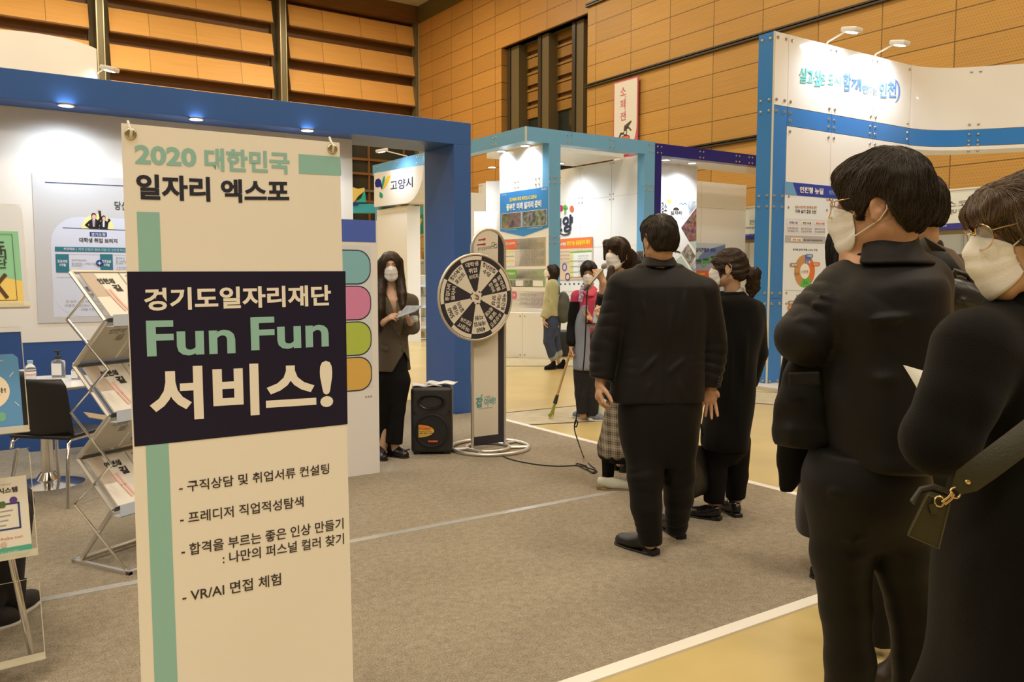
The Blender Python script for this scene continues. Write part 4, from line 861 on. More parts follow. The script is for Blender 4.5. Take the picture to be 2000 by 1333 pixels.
# ================================================================== furniture and small things
# ---- zigzag leaflet rack
fL = gp(251, 1123); bk_ = gp(145, 1101)
wv = (gp(229, 1073) - bk_) * np.array([1, 1, 0]); wv /= np.linalg.norm(wv); fv = np.array([wv[1], -wv[0], 0])
run = float(np.linalg.norm(bk_ - fL)) * .96; RW = .50; pit = .2325
def make_rack(name, loc, rz, label, group, vol=True, mb_alu=ALU):
    """local x = width, y = towards the back; five leaning frames folded like a zigzag"""
    t = empty(name, loc, rz, label, 'leaflet rack', group)
    Z = [1.47 - pit * k for k in range(7)]; Y = [run * .92 if k % 2 == 0 else run * .26 for k in range(7)]; Z[6] = .03
    perf = mat('clear_sheet', (.75, .75, .72), .25, alpha=.35)
    for k in range(6):
        mb = MB(); a = (Y[k], Z[k]); b = (Y[k + 1], Z[k + 1])
        for x in (0, RW): mb.tube([(x, a[0], a[1]), (x, b[0], b[1])], (.012), mb_alu, 6)
        for e in (a, b): mb.tube([(0, e[0], e[1]), (RW, e[0], e[1])], .011, mb_alu, 6)
        mb.add([(0, a[0], a[1]), (RW, a[0], a[1]), (RW, b[0], b[1]), (0, b[0], b[1])], [(0, 1, 2, 3)], perf)
        mb.build('shelf_frame', t)
        if k % 2 == 0:
            mb = MB(); d = np.array([b[0] - a[0], b[1] - a[1]]); d /= np.hypot(*d); n = (d[1], -d[0])
            mb.box((0, b[0] - .055, b[1] - .03), (RW, b[0] - .052, b[1] + .03), mat('ledge', alb(196, 190, 170), .4)); mb.box((0, b[0] - .055, b[1] - .03), (RW, b[0], b[1] - .027), mat('ledge', alb(196, 190, 170), .4)); mb.build('ledge', t)
    for x in (-.014, RW + .014):
        for par in (0, 1):
            mb = MB(); pts = []
            for k in range(6):
                m0 = ((Y[k] + Y[k + 1]) / 2, (Z[k] + Z[k + 1]) / 2); pts.append(m0)
            ok = [(x, (-.03 if k % 2 == par else run + .03) if 0 < k < 6 else pts[min(k, 5)][0], Z[k] if 0 < k < 6 else pts[min(k, 5)][1]) for k in range(1, 6)]
            ok = [(x, (run * .98 if k % 2 else run * .20), Z[k]) for k in range(1, 6)]
            if par == 0: mb.tube([(x, pts[0][0], pts[0][1])] + ok + [(x, .0, Z[6])], .0075, CHROME, 6); mb.build('scissor_link', t)
    mb = MB(); mb.box((-.02, -.03, 0), (RW + .02, -.005, .022), mb_alu); mb.box((-.02, run, 0), (RW + .02, run + .025, .022), mb_alu)
    for x in (-.02, RW): mb.box((x, -.03, 0), (x + .02, run + .025, .022), mb_alu)
    mb.build('base_frame', t)
    return t
ang = math.atan2(wv[1], wv[0])
rk = make_rack('leaflet_rack', tuple(fL - wv * .0 - np.array([-wv[1], wv[0], 0]) * 0), ang, 'silver zigzag leaflet rack standing just left of the pop-up banner', None)
rk.location = Vector(fL - np.array([-wv[1], wv[0], 0]) * .0)
org = np.array(rk.location)
bv = np.array([-wv[1], wv[0], 0])
def on_rack(x, y, z): return org + wv * x + bv * y + np.array([0, 0, z])
SKIN_P = mat('print_skin', alb(226, 160, 120), .5)
def leaflet(k, x0, w_, kind, label):
    if k % 2: return leaflet_back(k, x0, w_, kind, label)
    """a stack of leaflets leaning on frame k (even frames face forward)"""
    Za, Zb = 1.47 - pit * k, 1.47 - pit * (k + 1); tilt = math.atan2(run * .66, pit)
    p = on_rack(x0, run * .26 - .012, Zb + .012)
    bd = Board(p, ang, -tilt, eps=.0008); h = .30
    bd.prism([(0, 0), (w_, 0), (w_, h), (0, h)], -.012, -.002, mat('leaflet_paper', (.78, .76, .7), .4)); e = 16
    if kind == 0:
        bd.rect(0, h * .45, w_ * .36, h, N(206, 192, 176), e); bd.text('인천의', w_ * .3, h * .74, w_ * .74, h * .87, DARK, .05, e + 2, 2); bd.text('길', w_ * .58, h * .56, w_ * .8, h * .72, DARK, .06, e + 1, 2)
        for q_ in (.36, .46): bd.line([(w_ * q_, h * .6), (w_ * (q_ + .03), h * .36), (w_ * (q_ + .10), h * .12)], .012, SKIN_P, e + 3, False)
    else:
        bd.rect(w_ * .08, h * .45, w_ * .94, h * .86, PH2, e); bd.text('청년 일자리', w_ * .1, h * .9, w_ * .6, h * .95, TXT, .02, e, 1); bd.ring(w_ * .6, h * .22, .016, .024, N(40, 120, 200), e); bd.rect(w_ * .1, h * .04, w_ * .5, h * .08, GREY, e)
    tag(bd.done('leaflet_stack'), label, 'leaflets', 'leaflets in the zigzag rack')
def leaflet_back(k, x0, w_, kind, label):
    # sheets lying behind the clear pane of a frame that leans the other way
    Zb = 1.47 - pit * (k + 1); p = on_rack(x0, run * .92, Zb + .015)
    bd = Board(p, ang, math.atan2(run * .66, pit), eps=.0008); h = .29; bd.prism([(0, 0), (w_, 0), (w_, h), (0, h)], .004, .012, mat('leaflet_paper', (.78, .76, .7), .4)); e = -4.6
    if kind == 0: bd.text('인천의', w_ * .3, h * .70, w_ * .74, h * .84, DARK, .05, e, 2); bd.text('길', w_ * .58, h * .52, w_ * .8, h * .68, DARK, .06, e, 2)
    else: bd.rect(w_ * .08, h * .45, w_ * .94, h * .86, PH2, e); bd.ring(w_ * .3, h * .22, .016, .024, N(40, 120, 200), e); bd.ring(w_ * .7, h * .22, .016, .024, N(40, 120, 200), e)
    tag(bd.done('leaflet_stack'), label, 'leaflets', 'leaflets in the zigzag rack')
for k, row in ((1, 'upper shaded frame'), (3, 'lower shaded frame')):
    leaflet(k, .02, .21, 0, 'shaded leaflets behind the clear pane of the %s of the zigzag rack' % row)
    leaflet(k, .24, .21, 1, 'shaded photo leaflets behind the clear pane of the %s of the zigzag rack' % row)
for k, row in ((0, 'top shelf'), (2, 'middle shelf'), (4, 'bottom shelf')):
    leaflet(k, .015, .215, 0, 'white leaflets showing bare legs on the %s of the zigzag rack' % row)
    leaflet(k, .24, .22, 1, 'leaflets with colour photos on the %s of the zigzag rack, beside the banner' % row)
# ---- white round tables
def table(loc, label):
    t = empty('round_table', loc, 0, label, 'table')
    mb = MB(); mb.lathe([(0, .695), (.37, .695), (.4, .71), (.402, .715), (.398, .722), (0, .722)], (0, 0, 0), mat('table_white', (.78, .78, .77), .18), 48); mb.build('tabletop', t)
    mb = MB(); mb.lathe([(.04, .04), (.04, .70)], (0, 0, 0), CHROME, 20); mb.build('column', t)
    mb = MB(); mb.lathe([(.23, 0), (.23, .008), (.18, .022), (.08, .04), (.045, .09)], (0, 0, 0), CHROME, 40); mb.build('foot', t)
    return t
tp = gp(86, 746, .722); table((tp[0], tp[1], 0), 'white round table with sanitiser bottles against the blue wall foot')
def chair(loc, rz, label):
    """faces +y, back at -y"""
    t = empty('stacking_chair', loc, rz, label, 'chair', 'black stacking chairs')
    sh = mat('chair_shell', (.012, .012, .013), .38)
    bm = bmesh.new(); nx, nz = 12, 8; gv = []
    for j in range(nz + 1):
        for i in range(nx + 1):
            x = (i / nx - .5); z = j / nz; wdt = .43 * (1 - .06 * z); xx = x * wdt
            if z > .85: xx *= 1 - .12 * ((z - .85) / .15) ** 2
            gv.append(bm.verts.new((xx, -.21 - .05 * z + .05 * (2 * x) ** 2, .44 + .37 * z - .0)))
    for j in range(nz):
        for i in range(nx): a = j * (nx + 1) + i; bm.faces.new((gv[a], gv[a + 1], gv[a + nx + 2], gv[a + nx + 1]))
    mb = MB(); mb.bm(bm, sh, None, True); o = mb.build('backrest', t, autosmooth=False); s_ = o.modifiers.new('s', 'SOLIDIFY'); s_.thickness = .014; s_.offset = 0
    mb = MB(); mb.rbox((-.21, -.22, .425), (.21, .22, .45), .012, sh); mb.build('seat', t)
    for sx in (-1, 1):
        mb = MB(); mb.tube([(sx * .19, -.16, .425), (sx * .2, -.2, .40), (sx * .215, -.235, .2), (sx * .235, -.27, 0)], .0115, CHROME, 10); mb.build('leg', t)
        mb = MB(); mb.tube([(sx * .19, .16, .425), (sx * .2, .19, .40), (sx * .22, .215, .2), (sx * .235, .24, 0)], .0115, CHROME, 10); mb.build('leg', t)
        mb = MB(); mb.tube([(sx * .195, -.17, .42), (sx * .195, .17, .42)], .01, CHROME, 8); mb.build('side_rail', t)
    return t
c1 = gp(143, 992); chair((c1[0] - .19, c1[1] + .26, 0), -.18, 'black chrome-legged chair with its back to us at the bottle table')
c2 = gp(62, 1291); chair((c2[0] - .33, c2[1] + .06, 0), TH - PI / 2, 'black chrome-legged chair under the seated person at the left edge')
# bottles
def bottle(u, v, kind, label):
    p = gp(u, v, .722); t = empty('bottle', tuple(p), 0, label, 'bottle', None)
    CLR = mat('clear_plastic', (.86, .87, .87), .08, trans=.85, ior=1.3); WL = mat('label_white', (.75, .75, .74), .5)
    if kind == 0:
        mb = MB(); mb.lathe([(.03, 0), (.034, .004), (.034, .095), (.03, .112), (.016, .128), (.014, .135)], (0, 0, 0), CLR, 24); mb.build('body', t)
        mb = MB(); mb.lathe([(.0345, .05), (.0345, .092)], (0, 0, 0), WL, 24, cap=False); mb.lathe([(.0347, .05), (.0347, .062)], (0, 0, 0), N(226, 170, 176), 24, cap=False); mb.lathe([(.0347, .078), (.0347, .086)], (0, 0, 0), N(90, 90, 120), 24, cap=False); mb.build('label', t)
        mb = MB(); mb.lathe([(.0185, .132), (.0185, .152), (0, .153)], (0, 0, 0), N(150, 190, 220), 20); mb.build('cap', t)
    else:
        s = 1 if kind == 1 else .62
        mb = MB(); mb.rbox((-.042 * s, -.028 * s, 0), (.042 * s, .028 * s, .125 * s), .014 * s, CLR); mb.lathe([(.03 * s, .12 * s), (.016 * s, .138 * s)], (0, 0, 0), CLR, 16); mb.build('body', t)
        mb = MB(); mb.box((-.036 * s, -.0285 * s, .02 * s), (.036 * s, -.0275 * s, .105 * s), WL); mb.build('label', t)
        pm = DARK if kind == 1 else WL
        mb = MB(); mb.lathe([(.02 * s, .136 * s), (.02 * s, .155 * s), (.008 * s, .162 * s), (.008 * s, .182 * s), (.016 * s, .184 * s), (.016 * s, .197 * s), (0, .2 * s)], (0, 0, 0), pm, 16); mb.box((-.004 * s, -.045 * s, .188 * s), (.004 * s, 0, .197 * s), pm); mb.build('pump', t)
bottle(60.5, 747.5, 0, 'small clear bottle with a pale blue cap on the white table'); bottle(115, 738, 1, 'hand sanitiser bottle with a black pump on the white table'); bottle(148, 742, 2, 'small white-topped pump bottle half behind the zigzag rack')
# ---- acrylic leaflet holders at the left edge
ACR = mat('acrylic', (.95, .96, .95), .03, trans=1., ior=1.12); ACE = mat('acrylic_edge', (.78, .74, .58), .15, alpha=.65)
Da = 2.9; tha = math.radians(38); st = empty('leaflet_stand', (0, 0, 0), 0, 'tall stand of clear acrylic leaflet holders cut by the left edge', 'leaflet stand')
p0 = atd(20, 1300, Da); st.location = (p0[0] - .32, p0[1] - .2, 0); sto = np.array(st.location)
books = ((27.0, 452, 47.2, 595, 'green and yellow booklet in the top acrylic holder'), (34.5, 691, 46.5, 838, 'blue booklet with a cream speech circle in the second acrylic holder'), (53.7, 928, 63.2, 1079, 'white booklet with a clipboard drawing in the third acrylic holder'), (71, 1126, 78, 1282, None))
tlt = -math.radians(14)
for i, (ut, vt, ub, vb, lb) in enumerate(books):
    pb_ = atd(ub, vb, Da); bd = Board(pb_, tha, tlt, eps=.0008)
    hh = bd.pl(ut, vt)[1]; wd_ = .215
    if i != 3: hh = bd.pl(ut, vt)[1]
    ac = Board(pb_, tha, tlt); ht = hh + (.10 if i < 3 else .0)
    ac.rrect(-wd_ - .015, -.012, .016, ht, .02, ACR, -14); 
    ac.rrect(-wd_ - .015, -.012, .016, .012, .005, ACE, 10)
    ac.line([(.016, 0), (.016, ht - .02)], .003, ACE, 4, False); ac.line([(.016, ht - .005), (-wd_, ht - .005)], .002, ACE, 4, False)
    ac.box((-wd_ - .015, -.02, -.012), (.016, .012, -.006), ACE)
    ac.done('acrylic_pocket', st)
    if lb is None: continue
    b = bd; x0 = -wd_
    if i == 0:
        g_, y_ = N(150, 220, 180), N(250, 220, 120); b.prism([(x0, 0), (0, 0), (0, hh), (x0, hh)], 0, .008, g_)
        b.flat([(x0, 0), (0, 0), (0, hh * .32), (x0 * .55, hh * .42), (x0, hh * .36)], y_, 1, False)
        for q_ in ([(x0 + .02, .015), (-.02, .015)], [(-.02, .015), (-.02, hh - .012)], [(-.02, hh - .012), (x0 + .02, hh - .012)]): b.line(q_, .0015, DARK, 3, False)
        for k, s in enumerate('도리단'): b.text(s, -.072, hh * (.73 - .12 * k), -.042, hh * (.73 - .12 * k) + .032, DARK, .02, 3)
        for k, s in enumerate('경기자'): b.text(s, -.118, hh * (.73 - .12 * k), -.088, hh * (.73 - .12 * k) + .032, DARK, .02, 3)
        b.line([(-.09, hh * .36), (-.05, hh * .1)], .012, N(90, 60, 40), 3, False); b.line([(-.05, hh * .4), (-.09, hh * .2)], .012, N(90, 60, 40), 3, False)
    elif i == 1:
        b.prism([(x0, 0), (0, 0), (0, hh - .015), (-.015, hh), (x0, hh)], 0, .008, N(96, 158, 214)); b.disc(-.095, hh * .52, .062, N(250, 238, 214), 1, 36)
        b.text('아바!', -.1, hh * .49, -.045, hh * .56, DARK, .02, 2); b.text('jobaba.net', -.1, hh * .46, -.06, hh * .475, N(200, 120, 60), 0, 2, 1); b.text('경기도일자리재단', -.09, hh * .9, -.045, hh * .925, N(230, 236, 240), 0, 2, 1)
        for q_ in ((-.03, .70, .015), (-.02, .36, -.015)): b.line([(q_[0], hh * q_[1]), (q_[0] + .012, hh * q_[1] + q_[2])], .002, WHITE, 2, False)
        b.rrect(-.10, hh * .12, -.05, hh * .24, .012, N(120, 190, 160), 1)
    else:
        b.prism([(x0, 0), (0, 0), (0, hh), (x0, hh)], 0, .008, N(246, 242, 230)); b.rect(x0, 0, 0, hh * .11, N(90, 186, 160), 1); b.text('경기도일자리재단', -.11, hh * .035, -.04, hh * .065, WHITE, 0, 2, 1)
        b.text('접수시스템', -.13, hh * .80, -.03, hh * .87, DARK, .03, 2, 2); b.text('온라인 채용 간편하게', -.13, hh * .90, -.05, hh * .92, TXG, 0, 2, 1)
        NV = N(60, 80, 130); b.line([(-.13, hh * .66), (-.03, hh * .66), (-.03, hh * .34), (-.13, hh * .34)], .006, NV, 1, False); b.rrect(-.12, hh * .62, -.07, hh * .7, .006, N(90, 120, 70), 2); b.disc(-.045, hh * .70, .012, N(100, 70, 150), 2)
        for k in range(4): b.line([(-.12, hh * (.57 - .06 * k)), (-.05 - .008 * k, hh * (.575 - .06 * k))], .004, GREY, 1, False)
        b.text('apply.jobaba.net', -.15, hh * .20, -.025, hh * .245, N(226, 110, 70), 0, 2, 1); b.disc(-.085, hh * .15, .01, N(220, 200, 190), 2)
    tag(b.done('booklet'), lb, 'booklet', 'booklets in the acrylic holders')
mb = MB(); mb.tube([(0, 0, .02), (0, 0, 1.75)], .02, ALU, 12); mb.build('pole', st)
mb = MB(); mb.lathe([(.2, 0), (.2, .015), (.03, .03)], (0, 0, 0), ALU, 32); mb.build('foot_plate', st)
# ---- loudspeaker with papers on top
sp = gp(842, 890); spz = .555
t = empty('loudspeaker', (sp[0], sp[1] + .13, 0), math.radians(3), 'black portable loudspeaker on the carpet beside the prize wheel', 'speaker')
hw = .168
mb = MB(); mb.rbox((-hw, -.14, .02), (hw, .14, spz), .03, BLACKP, seg=4); 
for x in (-.12, .12): mb.rbox((x - .03, -.11, 0), (x + .03, .11, .03), .008, BLACKP)
mb.build('cabinet', t)
gl = mat('speaker_gloss', (.012, .012, .013), .3)
mb = MB(); n = 40; vs = []
prof = [(1.02, .004), (1.0, -.016), (.95, -.022), (.84, -.016), (.6, .02), (.3, .05), (.0, .06)]
for r, y in prof: vs += [(.112 * r * math.cos(2 * PI * k / n), -.139 + y, .44 + .058 * r * math.sin(2 * PI * k / n)) for k in range(n)]
mb.add(vs, [(i * n + k, i * n + (k + 1) % n, (i + 1) * n + (k + 1) % n, (i + 1) * n + k) for i in range(len(prof) - 1) for k in range(n)], gl, True); mb.build('horn', t)
mb = MB(); mb.lathe([(.142, 0), (.142, .014), (.128, .018), (.122, .012), (0, .012)], (0, -.14, .205), mat('grille_black', (.01, .01, .01), .5, bump=(500, .4)), 48, axis=(0, -1, 0)); mb.build('woofer_grille', t)
for s in (-1, 1):
    mb = MB()
    for k in range(4): mb.tube([(s * (.148 - .0 * k) - s * .012 * k, -.141, .375 - .012 * k + .0), (s * .150, -.141, .335)], .003, gl, 6)
    mb.build('port_ribs', t)
bd = Board((sp[0], sp[1] + .13, 0), math.radians(3), eps=.001)
yo, yr = N(240, 150, 60), N(240, 196, 80); ell = lambda c, r, a0, a1: [(c[0] + r[0] * math.cos(a), c[1] + r[1] * math.sin(a)) for a in np.linspace(a0, a1, 18)]
L0 = 156
bd.flat([(-.105, .155), (-.105, .255)] + ell((-.105, .205), (.125, .052), PI / 2, -PI / 2), yr, L0, False); bd.flat([(-.105, .222), (-.105, .255)] + ell((-.105, .205), (.125, .052), PI / 2, .33), yo, L0 + 1, False)
bd.text('Pro-Maxi', -.1, .214, -.01, .232, N(226, 90, 50), .02, L0 + 2, 2); bd.text('DESIGNED BY KOREA', -.1, .200, .0, .207, DARK, .02, L0 + 2, 1); bd.text('음향 전문 시스템', -.098, .182, .01, .194, N(60, 70, 120), .03, L0 + 2, 1); bd.text('PORTABLE WIRELESS', -.1, .168, -.03, .174, TXG, .0, L0 + 2, 1)
bd.rect(-.03, .112, .05, .13, N(200, 60, 40), L0); bd.text('Pro-Maxi', -.022, .116, .042, .126, N(240, 160, 120), .02, L0 + 1, 1); bd.done('front_sticker', t)
for k, (dx, dy, rz, lb) in enumerate(((-.04, -.02, .1, 'loose white papers on the loudspeaker, lower left sheet'), (.075, .0, -.15, 'loose white papers on the loudspeaker, upper right sheet'))):
    mb = MB(); nxp = 10; vs = []; 
    for j in (0, 1):
        for i in range(nxp + 1): x = -.12 + .24 * i / nxp; vs.append((x, -.09 + .18 * j, .006 * math.sin(i * 1.1 + j) + .004 * i / nxp))
    mb.add(vs, [(i, i + 1, nxp + 2 + i, nxp + 1 + i) for i in range(nxp)], mat('paper', (.8, .8, .78), .6), True); o = mb.build('paper_sheet', None, (sp[0] + dx, sp[1] + .13 + dy, spz + .010 + .014 * k), (0, 0, rz), autosmooth=False); s_ = o.modifiers.new('s', 'SOLIDIFY'); s_.thickness = .005
    tag(o, lb, 'paper', 'papers on the loudspeaker')
# ---- cables on the carpet
cbm = mat('black_cable', (.012, .012, .012), .5)
def cable(pts, lb, r=.0045):
    P = [np.array(p, float) for p in pts]; out = []
    for i in range(len(P) - 1):
        a, b, c, d = P[max(i - 1, 0)], P[i], P[i + 1], P[min(i + 2, len(P) - 1)]
        for s in np.linspace(0, 1, 8, endpoint=False): out.append(.5 * ((2 * b) + (-a + c) * s + (2 * a - 5 * b + 4 * c - d) * s * s + (-a + 3 * b - 3 * c + d) * s ** 3))
    out.append(P[-1]); mb = MB(); mb.tube(out, r, cbm, 8); return tag(mb.build('cable'), lb, 'cable')
cable([gp(u, v, .011) for u, v in ((884, 876), (900, 881), (925, 885), (975, 884), (985, 893), (1010, 901), (1050, 908), (1090, 911), (1130, 910), (1150, 915), (1162, 919), (1166, 922), (1158, 925), (1145, 918), (1128, 910), (1126, 906), (1137, 908), (1146, 911))], 'thin black cable winding over the carpet from the wheel to the speaking woman')
cable([gp(u, v, .01) for u, v in ((744, 880), (765, 882), (790, 880), (800, 878))], 'short black cable behind the loudspeaker near the boots')
# ---- carton under the rack
cb = gp(236, 889); t = empty('carton', (cb[0] + .0, cb[1], 0), TH, 'open brown carton on the floor behind the zigzag rack', 'box')
CBM = mat('cardboard', alb(176, 134, 76), .8)
mb = MB()
for lo, hi in (((0, 0, 0), (.5, .008, .27)), ((0, .34, 0), (.5, .348, .27)), ((0, 0, 0), (.008, .348, .27)), ((.492, 0, 0), (.5, .348, .27)), ((0, 0, 0), (.5, .348, .008))): mb.box(lo, hi, CBM)
mb.build('body', t)
mb = MB(); mb.add([(0, .0, .27), (0, .348, .27), (-.22, .33, .33), (-.22, .02, .33)], [(0, 1, 2, 3)], CBM); o = mb.build('flap', t); s_ = o.modifiers.new('s', 'SOLIDIFY'); s_.thickness = .006
# ---- behind the portal: rounded white tower, boat sign, green banner, small white van, far leaflet rack
tc_ = atd(60, 110, 12.0); t = empty('rounded_tower', (tc_[0], tc_[1], 0), 0, 'rounded white booth tower rising over the blue portal at upper left', 'booth tower')
mb = MB(); Rt = .98; zt_ = atd(20, 70, 12.)[2]; n = 40
xr_ = atd(143, 105, 12.)[0] - tc_[0]
vs = []; zsl = []
for i in range(n + 1):
    a = -1.9 + 1.9 * i / n; vs += [(xr_ - Rt + Rt * math.cos(a), Rt + Rt * math.sin(a) - .3, 0), (xr_ - Rt + Rt * math.cos(a), Rt + Rt * math.sin(a) - .3, zt_)]
vs = [(vs[0][0] - 2.2, vs[0][1] - .0, 0), (vs[1][0] - 2.2, vs[1][1], zt_)] + vs
m_ = len(vs) // 2; mb.add(vs, [(2 * i, 2 * i + 2, 2 * i + 3, 2 * i + 1) for i in range(m_ - 1)], WHITEM, True); o = mb.build('curved_wall', t); s_ = o.modifiers.new('s', 'SOLIDIFY'); s_.thickness = .05; s_.offset = -1
qx = atd(143, 128, 12.); arm_lamp((tc_[0] + xr_, tc_[1] + Rt - .35, qx[2]), np.array([1, -.1, 0]), .12, 8, 'arm lamp on the rounded white tower at upper left', 'arm lamps on the booth tops')
p = atd(690, 414, 21.); w21 = 21 / F
t = empty('boat_sign', (p[0], p[1], 0), 0, 'yellow and teal sail-shaped sign on a cyan fascia seen through the portal', 'sign')
mb = MB(); zb_ = p[2]; mb.box((-1, 0, zb_ - .02), (1.2, .3, zb_ + .2), mat('cyan_fascia', (.05, .42, .58), .3)); mb.build('fascia', t)
mb = MB(); mb.box((-1, .05, 0), (-.9, .25, zb_), WHITEM); mb.build('post', t); mb = MB(); mb.box((1.05, .05, 0), (1.15, .25, zb_), WHITEM); mb.build('post', t)
mb = MB(); q21 = lambda u, v: ((u - 690) * w21, zb_ + (414 - v) * w21)
mb.prism([q21(*x) for x in ((690, 398), (700, 384), (713, 374), (712, 368), (700, 370), (690, 367))], -.02, .03, mat('sail_yellow', (.8, .6, .15), .4)); mb.prism([q21(*x) for x in ((694, 396), (706, 388), (713, 372), (715, 396))], -.03, .02, mat('sail_teal', (.02, .45, .40), .4)); mb.prism([q21(*x) for x in ((690, 396), (701, 396), (700, 401), (690, 402))], -.05, .0, NB); mb.build('sail_emblem', t)
p = atd(832, 640, 22.); t = empty('hanging_banner', (p[0], p[1], 0), -.1, 'green banner with a gold medal behind the blue pillar', 'banner'); w22 = 22 / F
q22 = lambda u, v: ((u - 832) * w22, 1.45 + (540 - v) * w22)
mb = MB(); GN = mat('banner_green', (.02, .22, .12), .5); x0, z1 = q22(812, 421); x1, z0 = q22(880, 512); mb.box((x0, 0, z0 - .8), (x1, .03, z1), GN); mb.box((x0 - .12, -.02, z1 + .02), (x1, .05, z1 + .22), mat('band_teal', (.05, .33, .3), .4)); mb.build('cloth', t)
mb = MB(); mb.box((x0 - .16, -.05, 0), (x0 - .02, .1, z1 + .02), WHITEM); mb.build('post', t)
GD = mat('gold_print', (.55, .36, .1), .4); bd = Board(tuple(p * np.array([1, 1, 0])), -.1, eps=.006); cx, cz = q22(831, 475); bd.disc(cx, cz, .24, GD, 1); bd.ring(cx, cz, .16, .18, mat('gold_dark', (.3, .18, .04), .4), 2); bd.flat([(cx - .14, cz - .22), (cx - .04, cz - .24), (cx - .06, cz - .46), (cx - .18, cz - .42)], N(220, 140, 60), 1, False); bd.flat([(cx + .03, cz - .24), (cx + .13, cz - .22), (cx + .15, cz - .44), (cx + .04, cz - .46)], N(220, 140, 60), 1, False); bd.line([(cx - .2, cz + .34), (cx - .1, cz + .6)], .08, GD, 1, False); bd.line([(cx + .05, cz + .34), (cx + .2, cz + .5)], .1, GD, 1, False); bd.done('medal_print', t)
p = gp(836, 656); t = empty('van', (p[0], p[1], 0), -.15, 'small cream van with green writing between the white sign column and the blue pillar', 'van')
vm = mat('van_cream', (.66, .63, .5), .3); s = 1 / (F / 20.5)
mb = MB(); zr = 1.45 + (540 - 513) * s
prof = [(-.9, .35), (1.9, .35), (1.9, zr - .12), (1.8, zr), (-.2, zr), (-.5, zr - .1), (-.95, .95)]
mb.prism(prof, 0, 1.5, vm); mb.build('body', t, bevel=.03)
mb = MB(); mb.prism([(-.62, 1.02), (-.1, 1.02), (-.22, zr - .22), (-.42, zr - .22)], -.01, .0, dglass); mb.build('side_window', t)
mb = MB(); mb.box((-.2, -.02, zr - .02), (1.85, 1.52, zr + .07), vm); mb.build('roof_rack', t, bevel=.02)
for x in (-.5, 1.4):
    mb = MB(); mb.lathe([(.3, 0), (.3, .18), (.18, .19), (0, .19)], (x, .1, .3), DARK, 24, axis=(0, -1, 0)); mb.build('wheel', t)
bd = Board((p[0], p[1], 0), -.15, eps=.006)
for k, s_ in enumerate(('모빌리티', '런스토어', '축제')): bd.text(s_, .0, 1.3 - .17 * k, .12 * len(s_), 1.41 - .17 * k, N(60, 140, 90), .03, 1, 1)
bd.rect(-.1, .5, 1.8, .78, mat('van_green', (.02, .16, .07), .5), 1); bd.done('lettering', t)
p = gp(801, 668); r2 = dup(rk, (p[0], p[1], 0), .35, 'far zigzag leaflet rack seen between the brown blazer and the blue pillar'); r2['group'] = 'zigzag racks'
# ================================================================== figure modelling: distance fields turned into skins
def nrm(v): v = np.asarray(v, float); return v / (np.linalg.norm(v) + 1e-12)
def cap(a, b, r1, r2=None, flat=None):
    """tapered capsule; flat=(axis, factor) makes it thinner along axis"""
    a = np.asarray(a, np.float32); b = np.asarray(b, np.float32); r2 = r1 if r2 is None else r2; ba = b - a; L = max(float(ba @ ba), 1e-9)
    fa = None if flat is None else (nrm(flat[0]).astype(np.float32), flat[1])
    def f(P):
        q = P - a; h = np.clip(q @ ba / L, 0, 1); q = q - h[:, None] * ba
        if fa is not None: q = q + (q @ fa[0])[:, None] * (fa[1] - 1) * fa[0]
        return np.sqrt((q * q).sum(1)) - (r1 + (r2 - r1) * h)
    return f
def chain(pts, rs, flat=None, k=.012, ce=False):
    fs = [cap(pts[i], pts[i + 1], rs[i], rs[i + 1], flat) for i in range(len(pts) - 1)]
    if ce: e_ = np.asarray(pts[-1], np.float32); t_ = nrm(np.asarray(pts[-1], float) - np.asarray(pts[-2], float)).astype(np.float32)
    def f(P):
        d = fs[0](P)
        for g in fs[1:]: d = smin(d, g(P), k)
        return smax(d, (P - e_) @ t_, .006) if ce else d
    return f
def ell(c, r, R=None):
    c = np.asarray(c, np.float32); r = np.asarray(r, np.float32)
    def f(P):
        q = P - c
        if R is not None: q = q @ R
        k0 = np.sqrt(((q / r) ** 2).sum(1)); k1 = np.sqrt(((q / (r * r)) ** 2).sum(1)) + 1e-9
        return k0 * (k0 - 1) / k1
    return f
def boxf(c, hs, R=None, r=0.):
    c = np.asarray(c, np.float32); hs = np.asarray(hs, np.float32)
    def f(P):
        q = P - c
        if R is not None: q = q @ R
        q = np.abs(q) - hs + r
        return np.sqrt((np.maximum(q, 0) ** 2).sum(1)) + np.minimum(q.max(1), 0) - r
    return f
def plane(p, n):
    p = np.asarray(p, np.float32); n = nrm(n).astype(np.float32)
    return lambda P: (P - p) @ n
def smin(a, b, k):
    if k <= 0: return np.minimum(a, b)
    h = np.maximum(k - np.abs(a - b), 0) / k
    return np.minimum(a, b) - h * h * k * .25
def smax(a, b, k): return -smin(-a, -b, k)
